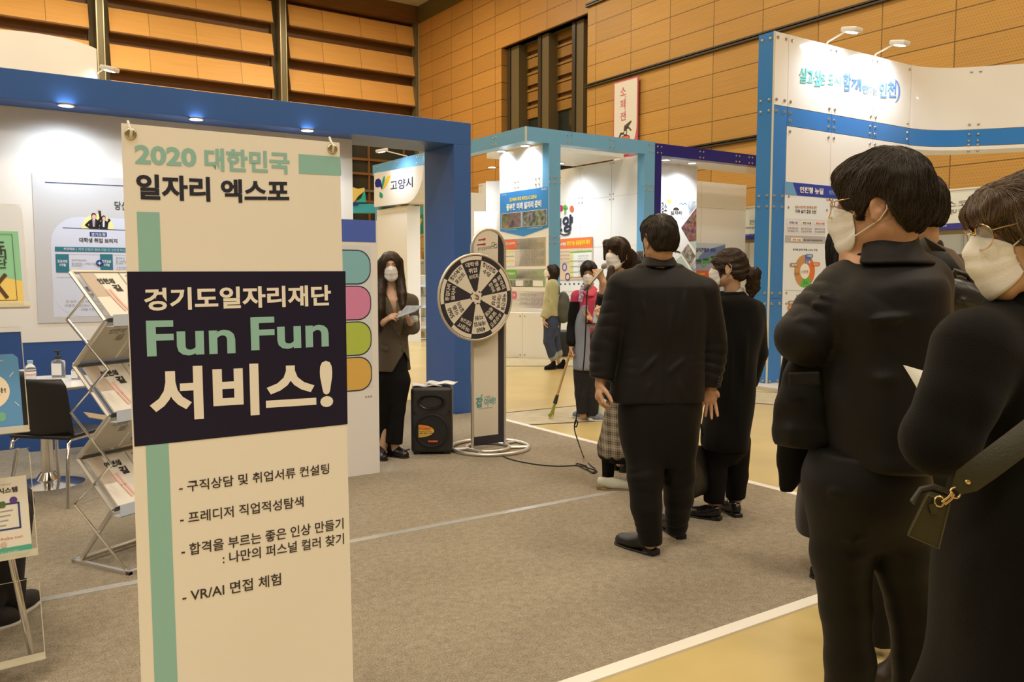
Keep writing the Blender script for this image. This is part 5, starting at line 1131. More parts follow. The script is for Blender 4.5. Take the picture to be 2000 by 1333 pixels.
def loft(lv, n=2.3, wave=None, ang=0.):
    """stacked ellipses (z, cx, cy, rx, ry); wave=(count, amount, z_from) makes hanging folds below z_from"""
    L = sorted(lv); zs = np.array([l[0] for l in L]); T = np.linspace(zs[0], zs[-1], 90)
    def herm(y):
        y = np.array(y, float); m = np.gradient(y, zs); i = np.clip(np.searchsorted(zs, T) - 1, 0, len(zs) - 2); h = zs[i + 1] - zs[i]; t = (T - zs[i]) / h
        sl = (y[i + 1] - y[i]) / h; m0 = np.clip(m[i], -3 * abs(sl), 3 * abs(sl)); m1 = np.clip(m[i + 1], -3 * abs(sl), 3 * abs(sl))
        return (2 * t ** 3 - 3 * t ** 2 + 1) * y[i] + (t ** 3 - 2 * t ** 2 + t) * h * m0 + (-2 * t ** 3 + 3 * t ** 2) * y[i + 1] + (t ** 3 - t ** 2) * h * m1
    C = [herm([l[j] for l in L]) for j in range(1, 5)]
    ca, sa = math.cos(ang), math.sin(ang)
    def f(P):
        z = P[:, 2]; cx, cy, rx, ry = [np.interp(z, T, c) for c in C]
        x = P[:, 0] - cx; y = P[:, 1] - cy
        if ang: x, y = x * ca + y * sa, -x * sa + y * ca
        if wave is not None:
            th = np.arctan2(y / ry, x / rx); w = np.clip((wave[2] - z) / max(wave[2] - zs[0], .01), 0, 1); s = 1 + wave[1] * w * np.sin(wave[0] * th + 2 * np.sin(3 * th)); rx = rx * s; ry = ry * s
        d = ((np.abs(x / rx) ** n + np.abs(y / ry) ** n) ** (1 / n) - 1) * np.minimum(rx, ry)
        return smax(d, np.maximum(z - zs[-1], zs[0] - z), .012)
    return f
class Field:
    def __init__(s): s.ops = []
    def u(s, f, k=.02): s.ops.append((0, f, k)); return s
    def cut(s, f, k=.006): s.ops.append((1, f, k)); return s
    def keep(s, f, k=.006): s.ops.append((2, f, k)); return s
    def warp(s, f): s.ops.append((3, f, 0)); return s
    def __call__(s, P):
        d = None
        for o, f, k in s.ops:
            if o == 3: d = d + f(P, d) if False else d + f(P); continue
            e = f(P)
            d = e if d is None else smin(d, e, k) if o == 0 else smax(d, -e, k) if o == 1 else smax(d, e, k)
        return d
def surfnets(D, X, Y, Z):
    S = D < 0; nx, ny, nz = D.shape
    cnt = np.zeros((nx - 1, ny - 1, nz - 1), np.uint8)
    for i in (0, 1):
        for j in (0, 1):
            for k in (0, 1): cnt += S[i:nx - 1 + i, j:ny - 1 + j, k:nz - 1 + k]
    act = (cnt > 0) & (cnt < 8); ii, jj, kk = np.nonzero(act)
    idx = np.full(act.shape, -1, np.int32); idx[ii, jj, kk] = np.arange(len(ii))
    acc = np.zeros((len(ii), 3)); n = np.zeros(len(ii))
    cor = [(a, b, c) for a in (0, 1) for b in (0, 1) for c in (0, 1)]
    val = {c: D[ii + c[0], jj + c[1], kk + c[2]].astype(np.float64) for c in cor}
    for c in cor:
        for ax in range(3):
            if c[ax] == 0:
                e = list(c); e[ax] = 1; e = tuple(e); d0, d1 = val[c], val[e]; m = (d0 < 0) != (d1 < 0)
                t = np.where(m, d0 / np.where(m, d0 - d1, 1), 0)
                p = np.array(c, float)[None, :].repeat(len(ii), 0); p[:, ax] = t; acc += p * m[:, None]; n += m
    loc = acc / n[:, None]
    V = np.stack([np.interp(ii + loc[:, 0], np.arange(nx), X), np.interp(jj + loc[:, 1], np.arange(ny), Y), np.interp(kk + loc[:, 2], np.arange(nz), Z)], 1)
    Q = []
    for ax in range(3):
        sl0 = [slice(1, -1)] * 3; sl1 = [slice(1, -1)] * 3; sl0[ax] = slice(0, -1); sl1[ax] = slice(1, None)
        a, b = S[tuple(sl0)], S[tuple(sl1)]; m = a != b; i0 = np.array(np.nonzero(m)).T; off = np.array([1, 1, 1]); off[ax] = 0; i0 = i0 + off
        fl = a[m]; o1, o2 = [x for x in range(3) if x != ax]
        def cell(d1, d2): q = i0.copy(); q[:, o1] += d1; q[:, o2] += d2; return idx[q[:, 0], q[:, 1], q[:, 2]]
        q = np.stack([cell(-1, -1), cell(0, -1), cell(0, 0), cell(-1, 0)], 1)
        if ax == 1: fl = ~fl
        q[~fl] = q[~fl][:, ::-1]; Q.append(q)
    return V, np.concatenate(Q)
def skin_mesh(f, lo, hi, h):
    lo = np.array(lo, float); hi = np.array(hi, float); n = np.ceil((hi - lo) / (4 * h)).astype(int) + 1
    c = [lo[i] + 4 * h * np.arange(n[i]) for i in range(3)]
    G = np.stack(np.meshgrid(*c, indexing='ij'), -1).reshape(-1, 3).astype(np.float32); DC = f(G).reshape(n)
    fx = [lo[i] + h * np.arange(4 * (n[i] - 1) + 1) for i in range(3)]
    D = DC
    for ax in range(3):
        m = D.shape[ax]; t = np.arange(4 * (m - 1) + 1) / 4; i0 = np.minimum(t.astype(int), m - 2); w = (t - i0).astype(np.float32); sh = [1, 1, 1]; sh[ax] = -1; w = w.reshape(sh)
        D = np.take(D, i0, ax) * (1 - w) + np.take(D, i0 + 1, ax) * w
    m = np.abs(D) < 7 * h; I = np.nonzero(m)
    P = np.stack([fx[a][I[a]] for a in range(3)], 1).astype(np.float32)
    out = np.empty(len(P), np.float32)
    for s in range(0, len(P), 400000): out[s:s + 400000] = f(P[s:s + 400000])
    D[m] = out
    for ax in range(3):
        sl = [slice(None)] * 3
        for e in (0, -1): sl[ax] = e; D[tuple(sl)] = np.maximum(D[tuple(sl)], 1e-4)
    return surfnets(D, *fx)
def mesh_obj(name, V, Q, mats, parent=None, mi=None, smooth=True):
    me = bpy.data.meshes.new(name); me.vertices.add(len(V)); me.vertices.foreach_set('co', np.asarray(V, np.float32).ravel())
    k = Q.shape[1]; me.loops.add(len(Q) * k); me.loops.foreach_set('vertex_index', Q.astype(np.int32).ravel()); me.polygons.add(len(Q))
    me.polygons.foreach_set('loop_start', np.arange(len(Q), dtype=np.int32) * k)
    for m in (mats if isinstance(mats, (list, tuple)) else [mats]): me.materials.append(m)
    if mi is not None: me.polygons.foreach_set('material_index', np.asarray(mi, np.int32))
    me.polygons.foreach_set('use_smooth', np.full(len(Q), smooth)); me.update(calc_edges=True); me.validate()
    o = bpy.data.objects.new(name, me); COL.objects.link(o)
    if parent is not None: o.parent = parent
    return o
def solid(name, f, lo, hi, h, m, parent, sel=None):
    """mesh a field; sel(face_centres)->material index"""
    V, Q = skin_mesh(f, lo, hi, h)
    return mesh_obj(name, V, Q, m, parent, None if sel is None else sel(V[Q].mean(1)))
def grad(f, P, e=.002):
    d = f(P); g = np.stack([f(P + np.array(v, np.float32) * e) - d for v in ((1, 0, 0), (0, 1, 0), (0, 0, 1))], 1)
    return d, g / (np.linalg.norm(g, axis=1, keepdims=True) + 1e-9)
def strands(name, f, V, field, n, steps, step, parent, mats, r=.0012, lift=.001, seed=1, sel=None, wob=.15, taper=.4):
    """hair strands that follow the field over the surface of f"""
    rg = np.random.default_rng(seed); C = V if sel is None else V[sel(V)]
    P = C[rg.integers(0, len(C), n)].astype(np.float32) + rg.normal(0, .002, (n, 3)).astype(np.float32)
    off = lift * rg.uniform(-.6, 1.6, n).astype(np.float32); path = []; jit = rg.normal(0, wob, (n, 3)).astype(np.float32); L = rg.uniform(.6, 1.25, n).astype(np.float32)
    for s in range(steps):
        d, g = grad(f, P); P = P - g * (d - off)[:, None]; path.append(P.copy())
        t = field(P) + jit; t = t - g * (t * g).sum(1, keepdims=True); t /= np.linalg.norm(t, axis=1, keepdims=True) + 1e-9
        P = P + t * (step * L)[:, None]
    A = np.stack(path, 1); T = np.gradient(A, axis=1); T /= np.linalg.norm(T, axis=2, keepdims=True) + 1e-9
    up = np.zeros_like(A); up[..., 2] = .3; up[..., 0] = .9; up[..., 1] = .2; S_ = np.cross(T, up); S_ /= np.linalg.norm(S_, axis=2, keepdims=True) + 1e-9; U = np.cross(S_, T)
    rad = r * (taper + (1 - taper) * np.sin(np.linspace(.35, PI - .15, steps)))[None, :, None] * rg.uniform(.6, 1.3, (n, 1, 1))
    ring = np.stack([A + rad * (math.cos(a) * S_ + math.sin(a) * U) for a in (0, 2 * PI / 3, 4 * PI / 3)], 2).reshape(-1, 3)
    b = (np.arange(n)[:, None, None] * steps + np.arange(steps - 1)[None, :, None]) * 3; k = np.arange(3)[None, None, :]; k2 = (k + 1) % 3
    Q = np.stack([b + k, b + k2, b + 3 + k2, b + 3 + k], -1).reshape(-1, 4)
    mi = np.repeat(rg.integers(0, len(mats), n), (steps - 1) * 3)
    return mesh_obj(name, ring, Q, mats, parent, mi)
def rot(yaw, pitch=0., roll=0.):
    return np.array(Matrix.Rotation(math.radians(yaw), 3, 'Z') @ Matrix.Rotation(math.radians(pitch), 3, 'X') @ Matrix.Rotation(math.radians(roll), 3, 'Y'), np.float32)
class Frame:
    """a head's own axes: x to its left when it faces us, -y the way it looks, z up; unit about a metre, scaled by s"""
    def __init__(s, c, yaw, pitch=0., roll=0., size=1.): s.c = np.asarray(c, np.float32); s.R = rot(yaw, pitch, roll); s.s = size
    def L(s, P): return ((P - s.c) @ s.R / s.s).astype(np.float32)
    def Wd(s, p): return s.c + s.s * (s.R @ np.asarray(p, np.float32))
    def f(s, g): return lambda P: g(s.L(P)) * s.s
def head_field(fem=False, ears=True):
    """skull, jaw, nose, brow, sockets and ears in head units (chin -.112, crown .112)"""
    H = Field(); j = .9 if fem else 1.
    H.u(ell((0, .014, .03), (.074, .094, .083))); H.u(ell((0, -.026, -.03), (.060 * j, .062, .076)), .03)
    for s in (-1, 1):
        H.u(cap((s * .050 * j, .012, -.058), (s * .020 * j, -.072, -.098), .018, .014), .03); H.u(cap((s * .012, -.083, .036), (s * .05, -.066, .036), .011, .008), .016)
    H.u(cap((0, -.078, -.098), (0, -.076, -.098), .017), .02)
    H.u(cap((0, -.088, .022), (0, -.104, -.016), .0075, .011), .012); H.u(cap((0, -.104, -.018), (0, -.108, -.021), .011, .011), .008)
    for s in (-1, 1): H.u(ell((s * .012, -.094, -.023), (.009, .011, .008)), .008)
    for s in (-1, 1): H.cut(ell((s * .031, -.100, .016), (.018, .016, .011)), .012); H.u(ell((s * .031, -.0735, .011), (.0155, .0125, .0105)), .006)
    H.u(ell((0, -.089, -.055), (.024, .012, .008)), .012)
    if ears:
        for s in (-1, 1):
            R = rot(s * 24, 0, 0) @ rot(0, -12, s * 6); c = np.array((s * .077, .014, -.006), np.float32); E = Field()
            E.u(ell(c, (.0085, .021, .033), R)); E.cut(ell(c + R @ np.array((s * .0085, -.003, .004), np.float32), (.0065, .0125, .021), R), .003); E.u(cap(c + R @ np.array((0, -.006, -.03), np.float32), c + R @ np.array((0, -.002, -.034), np.float32), .0065), .006)
            E.u(ell(c + R @ np.array((s * .001, -.015, -.002), np.float32), (.005, .004, .007), R), .005); E.cut(ell(c + R @ np.array((s * .006, .004, .008), np.float32), (.003, .006, .014), R), .003)
            H.u(E, .006)
    return H
HEADM = head_field(False); HEADF = head_field(True)
SKIN = mat('skin', (.52, .30, .19), .5, spec=.35, var=(22, .06)); SKINL = mat('skin_light', (.62, .39, .26), .48, spec=.35, var=(22, .05))
EYEW = mat('eye_white', (.6, .56, .5), .25); EYED = mat('eye_dark', (.014, .01, .008), .25); BROW = mat('eyebrow', (.03, .02, .014), .8); LASH = mat('lash', (.012, .009, .008), .7)
MASKM = mat('face_mask', (.78, .77, .75), .75, bump=(260, .1)); LOOP = mat('ear_loop', (.72, .70, .66), .7)
HAIRB = [mat('hair_black', (.010, .008, .0065), .42, spec=.5), mat('hair_black_soft', (.020, .016, .012), .38, spec=.5)]
HAIRN = [mat('hair_brown', (.042, .024, .014), .40, spec=.5), mat('hair_brown_light', (.085, .050, .029), .38, spec=.5)]
HAIRK = [mat('hair_dark_brown', (.020, .013, .008), .40, spec=.5), mat('hair_dark_brown_light', (.048, .031, .018), .38, spec=.5)]
def ysurf(Hf, x, z):
    """y of the front of a head field at x,z (arrays)"""
    x = np.asarray(x, np.float32).ravel(); z = np.asarray(z, np.float32).ravel(); ys = np.linspace(-.15, .02, 110, dtype=np.float32)
    P = np.stack([np.repeat(x, 110), np.tile(ys, len(x)), np.repeat(z, 110)], 1); D = Hf(P).reshape(len(x), 110)
    i = np.argmax(D < 0, 1); i = np.where(D.min(1) < 0, i, 70); i1 = np.maximum(i, 1); r = np.arange(len(x)); d0, d1 = D[r, i1 - 1], D[r, i1]; t = np.clip(d0 / np.where(np.abs(d0 - d1) < 1e-9, 1, d0 - d1), 0, 1)
    return ys[i1 - 1] + t * (ys[1] - ys[0])
def eyes(fr, parent_body, look=0., fem=True):
    """almond eyes, lid lines and brows lying on the face"""
    Hf = HEADF; E2 = []
    def put(xz, off): y = ysurf(Hf, [p[0] for p in xz], [p[1] for p in xz]); return [fr.Wd((p[0], yy - off, p[1])) for p, yy in zip(xz, y)]
    for s in (-1, 1):
        mb = MB(); E2.append(mb)
        cx, cz, w = s * .031, .0115, .0132; up = lambda t: .0052 * (1 - t * t) ** .8 - .0005 * s * t; dn = lambda t: -.0030 * (1 - t * t) - .0005 * s * t
        T_ = np.linspace(-1, 1, 13); vs = []
        for t in T_: vs += [(cx + w * t, cz + dn(t)), (cx + w * t, cz + (up(t) + dn(t)) / 2), (cx + w * t, cz + up(t))]
        f = [(3 * i + j, 3 * i + 3 + j, 3 * i + 4 + j, 3 * i + 1 + j) for i in range(12) for j in (0, 1)]
        mb.add(put(vs, .0007), f, EYEW, True)
        ir = []; n = 16; ci = cx + look * .004
        for k in range(n): an = 2 * PI * k / n; x, z = ci + .0050 * math.cos(an), cz + .0012 + .0050 * math.sin(an); t = (x - cx) / w; ir.append((x, min(max(z, cz + dn(t)), cz + up(t))))
        mb.add(put([(ci, cz + .001)] + ir, .0012), [(0, k + 1, (k + 1) % n + 1) for k in range(n)], EYED, True)
        mb.tube(put([(cx + w * 1.05 * t, cz + up(t)) for t in T_], .0008), [fr.s * (.0004 + .0009 * (1 - t * t) + .0004 * (s * t > .3)) for t in T_], LASH, 6)
        mb.tube(put([(s * x, .0325 + .0035 * math.sin((x - .013) / .036 * 2.6)) for x in np.linspace(.014, .048, 9)], .0004), [(fr.s * .0007, fr.s * (.0012 + .0014 * math.sin(PI * (i + .8) / 10))) for i in range(9)], BROW, 6)
    class B2:
        def build(_, name, parent, **k): [m_.build('eye', parent, **k) for m_ in E2]
    return B2()
def mask_part(fr, parent, kind=0):
    """pleated (0) or folded three-panel (1) mask over nose and chin, with ear loops"""
    mb = MB(); nu, nv = 28, 18; A_ = np.linspace(-1, 1, nu + 1); T_ = np.linspace(0, 1, nv + 1); X = np.zeros((nv + 1, nu + 1)); Z = X.copy()
    for j, t in enumerate(T_):
        w = A_ * A_
        zt = .006 + .006 * np.exp(-(A_ / .2) ** 2) - .026 * w; zb = -.118 + .046 * w
        X[j] = (.063 if kind == 0 else .050) * np.sin(A_ * 1.15) / math.sin(1.15) * (1 - .05 * math.sin(PI * t)); Z[j] = zt * (1 - t) + zb * t
    Y = ysurf(HEADF, X, Z).reshape(X.shape)
    for _ in range(120): Y[1:-1] = np.minimum(Y[1:-1], .5 * (Y[:-2] + Y[2:]))
    for _ in range(12): Y[:, 1:-1] = np.minimum(Y[:, 1:-1], .5 * (Y[:, :-2] + Y[:, 2:]))
    for _ in range(3): Yp = np.pad(Y, 1, mode='edge'); Y = np.minimum(Y, .25 * (Yp[:-2, 1:-1] + Yp[2:, 1:-1] + Yp[1:-1, :-2] + Yp[1:-1, 2:]))
    Y = Y - .003
    W_ = (1 - A_[None, :] ** 2) ; tt = T_[:, None]
    if kind == 0: Y = Y - .002 - .006 * W_ * np.sin(PI * np.clip(tt, .05, 1)) - .0013 * np.sign(np.sin(tt * 17)) * (W_ > .05) * (tt > .2) * (tt < .85)
    else: Y = Y - .002 - .013 * W_ ** .8 * np.clip(1 - np.abs(tt - .5) * 1.7, 0, 1) - .003 * W_; Y = Y + .002 * (np.abs(tt - .36) < .03) + .002 * (np.abs(tt - .67) < .03)
    Y[-4:] = np.minimum(Y[-4:], Y[-5] + .012 * np.arange(1, 5)[:, None] * .5)
    vs = [fr.Wd((X[j, i], Y[j, i], Z[j, i])) for j in range(nv + 1) for i in range(nu + 1)]
    mb.add(vs, [(j * (nu + 1) + i, (j + 1) * (nu + 1) + i, (j + 1) * (nu + 1) + i + 1, j * (nu + 1) + i + 1) for j in range(nv) for i in range(nu)], MASKM, True)
    o = mb.build('face_mask', parent, autosmooth=False); s_ = o.modifiers.new('s', 'SOLIDIFY'); s_.thickness = .0025; s_.offset = 1
    for s in (-1, 1):
        ml = MB(); p0 = vs[0] if s < 0 else vs[nu]; p1 = vs[nv * (nu + 1)] if s < 0 else vs[nv * (nu + 1) + nu]
        ml.tube([p0, fr.Wd((s * .072, -.030, .008)), fr.Wd((s * .0795, .000, .026)), fr.Wd((s * .0855, .018, .030)), fr.Wd((s * .086, .036, .010)), fr.Wd((s * .084, .034, -.018)), fr.Wd((s * .0795, .016, -.040)), fr.Wd((s * .070, -.015, -.056)), p1], .0017 * fr.s, LOOP, 6)
        ml.build('ear_loop', o)
    return o
def glasses_part(fr, parent):
    mb = MB(); gm = mat('gold_wire', (.72, .5, .24), .25, 1.)
    for s in (-1, 1):
        c = np.array((s * .034, -.112, .006)); P = []
        for a in np.linspace(0, 2 * PI, 28, endpoint=False):
            ca, sa = math.cos(a), math.sin(a); P.append(fr.Wd(c + np.array((.027 * np.sign(ca) * abs(ca) ** .8, .012 * (s * ca) ** 2 * (1 if s * ca > 0 else .2), .025 * np.sign(sa) * abs(sa) ** .8))))
        mb.tube(P, .0014 * fr.s, gm, 8, True)
        mb.tube([fr.Wd((s * .061, -.10, .016)), fr.Wd((s * .074, -.085, .018)), fr.Wd((s * .080, .0, .022)), fr.Wd((s * .083, .028, .008))], .0013 * fr.s, gm, 6)
    mb.tube([fr.Wd((-.009, -.112, .012)), fr.Wd((0, -.115, .016)), fr.Wd((.009, -.112, .012))], .0014 * fr.s, gm, 6)
    o = mb.build('glasses', parent)
    for s in (-1, 1):
        ml = MB(); c = np.array((s * .034, -.111, .006)); ml.add([fr.Wd(c)] + [fr.Wd(c + np.array((.026 * np.sign(math.cos(a)) * abs(math.cos(a)) ** .8, .011 * math.cos(a) ** 2 * (1 if s * math.cos(a) > 0 else .2), .024 * np.sign(math.sin(a)) * abs(math.sin(a)) ** .8))) for a in np.linspace(0, 2 * PI, 28, endpoint=False)], [(0, k + 1, (k + 1) % 28 + 1) for k in range(28)], mat('lens_glass', (.9, .92, .95), .03, alpha=.22, spec=.9), True); ml.build('lens', o)
    return o
def hand(F_, wrist, d, pn, side, curl=(.3, .3, .3), spread=.12, s=1., thumb=(.7, .35), k=.004):
    """palm, five fingers. d wrist->knuckles, pn palm normal (the way the palm looks), side +1/-1: which way the thumb lies along d x pn"""
    w = np.asarray(wrist, float); d = nrm(d); pn = nrm(np.asarray(pn) - d * np.dot(pn, d)); lat = np.cross(d, pn) * side
    F_.u(cap(w, w + d * .055 * s, .026 * s, .036 * s, (pn, 2.1)), .02); F_.u(cap(w + d * .06 * s + lat * .012 * s, w + d * .066 * s - lat * .014 * s, .026 * s, .025 * s, (pn, 1.9)), .01)
    for i, (o, L) in enumerate(((.029, .070), (.010, .078), (-.010, .072), (-.028, .057))):
        a = spread * (1.5 - i) ; b = nrm(d * math.cos(a) + lat * math.sin(a)); p = w + d * (.082 - .006 * abs(i - 1.2)) * s + lat * o * s; r = (.0090, .0092, .0088, .0078)[i] * s; ang = 0.; pts = [p]; dirs = b
        for q, (fr_, cu) in enumerate(zip((.46, .30, .24), curl)):
            ang += cu * (1 + .08 * i); v = b * math.cos(ang) + pn * math.sin(ang); p = p + v * L * fr_ * s * 1.05; pts.append(p)
        F_.u(chain(pts, [r * 1.05, r, r * .92, r * .78], k=.003), k)
    t0 = w + d * .022 * s + lat * .024 * s; v = nrm(d * .62 + lat * thumb[0] + pn * thumb[1]); t1 = t0 + v * .046 * s; v2 = nrm(v + d * .35 + pn * .15 - lat * .15); t2 = t1 + v2 * .032 * s; t3 = t2 + nrm(v2 + d * .2) * .024 * s
    F_.u(chain([t0, t1, t2, t3], [.015 * s, .0115 * s, .0102 * s, .0085 * s], k=.004), .008)
def folds(amp, fr=(18, 18, 9), seed=0, warp=1.2):
    """soft cloth creases"""
    a, b, c = fr; ph = seed * 1.7
    def f(P):
        x, y, z = P[:, 0], P[:, 1], P[:, 2]
        return amp * (np.sin(a * x + warp * np.sin(c * z + ph) + ph) * np.sin(c * z + .6 * b * y + 1.3 * ph) * .6 + .4 * np.sin(b * 1.7 * (x + y) + c * 1.9 * z + ph * 2.1 + np.sin(a * x)))
    return f
def creases(a, b, n, amp, width=.05, seed=0):
    """uneven slanting ridges across a limb between a and b (elbow or knee bunching)"""
    a = np.asarray(a, np.float32); b = np.asarray(b, np.float32); ba = b - a; L = float(np.linalg.norm(ba)); t_ = ba / L
    def f(P):
        q = P - a; h = q @ t_; r = np.sqrt(np.maximum((q * q).sum(1) - h * h, 0)); w = np.exp(-((h - L / 2) / (L * .5)) ** 2) * np.exp(-(r / .13) ** 2)
        ph = 2 * PI * n * (h / L) + 9 * (q[:, 0] - q[:, 1]) + 1.8 * np.sin(17 * q[:, 0] + 11 * h + seed * 2.3) + seed
        m = .5 + .5 * np.sin(23 * q[:, 1] - 19 * q[:, 0] + 8 * h + 3.1 * seed)
        return amp * w * m * (1 - 2 * np.abs(np.sin(ph / 2)) ** .8)
    return f
def shoe(name, heel, toe, parent, m, sole_m, w=.047, hgt=.075, low=False, heelh=.02, pump=False, laces=False):
    """leather shoe lying from heel to toe (points on the ground)"""
    heel = np.asarray(heel, float); toe = np.asarray(toe, float); ax = toe - heel; L = np.linalg.norm(ax[:2]); t_ = nrm(ax * np.array([1, 1, 0])); sd = np.array([-t_[1], t_[0], 0]); z = np.array([0, 0, 1.])
    g = lambda a, b, c: heel + t_ * (a * L) + sd * b + z * c
    S_ = Field(); R = np.stack([t_, sd, z], 1).astype(np.float32); hh = heelh
    S_.u(ell(g(.2, 0, hh + .034), (.2 * L, w * .72, .042), R), .01); S_.u(ell(g(.62, 0, hh * .5 + .026), (.36 * L, w, .036), R), .03); S_.u(ell(g(.86, 0, .024), (.15 * L, w * .74, .024), R), .03)
    S_.u(ell(g(.45, 0, hh * .6 + .036), (.22 * L, w * .72, .034), R), .02)
    if not low: S_.u(cap(g(.22, 0, hh + .03), g(.2, 0, hgt + .03), w * .75, w * .66), .02); S_.u(cap(g(.28, 0, hgt), g(.6, 0, .042), w * .55, w * .6), .03)
    else: S_.cut(ell(g(.27, 0, hh + .078), (.20 * L, w * .60, .034), R), .008)
    S_.cut(plane((0, 0, .012 + 0 * hh), (0, 0, 1)), .003)
    lo = np.minimum(heel, toe) - .09; hi = np.maximum(heel, toe) + .09; lo[2] = -.01; hi[2] = hgt + .06
    o = solid(name, S_, lo, hi, .004, m, parent)
    B_ = Field(); B_.u(ell(g(.24, 0, .012), (.245 * L, w * .80, .05), R), .0); B_.u(ell(g(.62, 0, .012), (.37 * L, w * 1.05, .05), R), .03); B_.u(ell(g(.86, 0, .01), (.16 * L, w * .8, .03), R), .03)
    B_.keep(lambda P: np.maximum(P[:, 2] - .016, -P[:, 2]), .002); B_.u(boxf(g(.13, 0, hh * .5 + .004), (.14 * L, w * .62, hh * .5 + .004), R, .008), .004)
    B_.keep(lambda P: -P[:, 2], .001)
    solid('sole', B_, lo, hi, .004, sole_m, o)
    if laces:
        mb = MB()
        for k in range(4): c_ = .40 + .07 * k; mb.tube([g(c_, -w * .5, .064 - .009 * k), g(c_ + .02, 0, .078 - .010 * k), g(c_, w * .5, .064 - .009 * k)], .003, mat('lace', (.015, .015, .015), .7) if laces is True else laces, 6)
        mb.build('laces', o)
    return o
class Fig:
    """one standing figure; all points relative to its base on the floor, axes as the world's"""
    def __init__(s, uv=None, y0=None, label='', base=None, cat='person'):
        s.p0 = base if base is not None else np.array([*gp(*uv)[:2], 0.]) if y0 is None else np.array([*atd(uv[0], uv[1], y0)[:2], 0.])
        s.y0 = s.p0[1]; s.root = empty('person', tuple(s.p0), 0, label, cat)
    def J(s, u, v, dy=0.): return atd(u, v, s.y0 + dy) - s.p0
    def X(s, u, dy=0.): return s.J(u, 540, dy)[0]
    def Zv(s, v, dy=0.): return s.J(1000, v, dy)[2]
    def lv(s, v, ul, ur, d, dy=0.):
        """loft level from silhouette pixels at row v; d half depth"""
        a, b = s.J(ul, v, dy), s.J(ur, v, dy); return (a[2], (a[0] + b[0]) / 2, dy, (b[0] - a[0]) / 2, d)
# ================================================================== people
SUIT = mat('suit_wool', (.0062, .0053, .0046), .58, sheen=.03, spec=.26, bump=(900, .12)); SUITB = mat('suit_trouser', (.0048, .0042, .0038), .6, sheen=.02, spec=.24, bump=(900, .1))
SHOEB = mat('shoe_leather', (.010, .0085, .008), .28, spec=.6); SOLEB = mat('shoe_sole', (.014, .012, .011), .5)
SHIRTW = mat('white_shirt', (.72, .71, .70), .6)
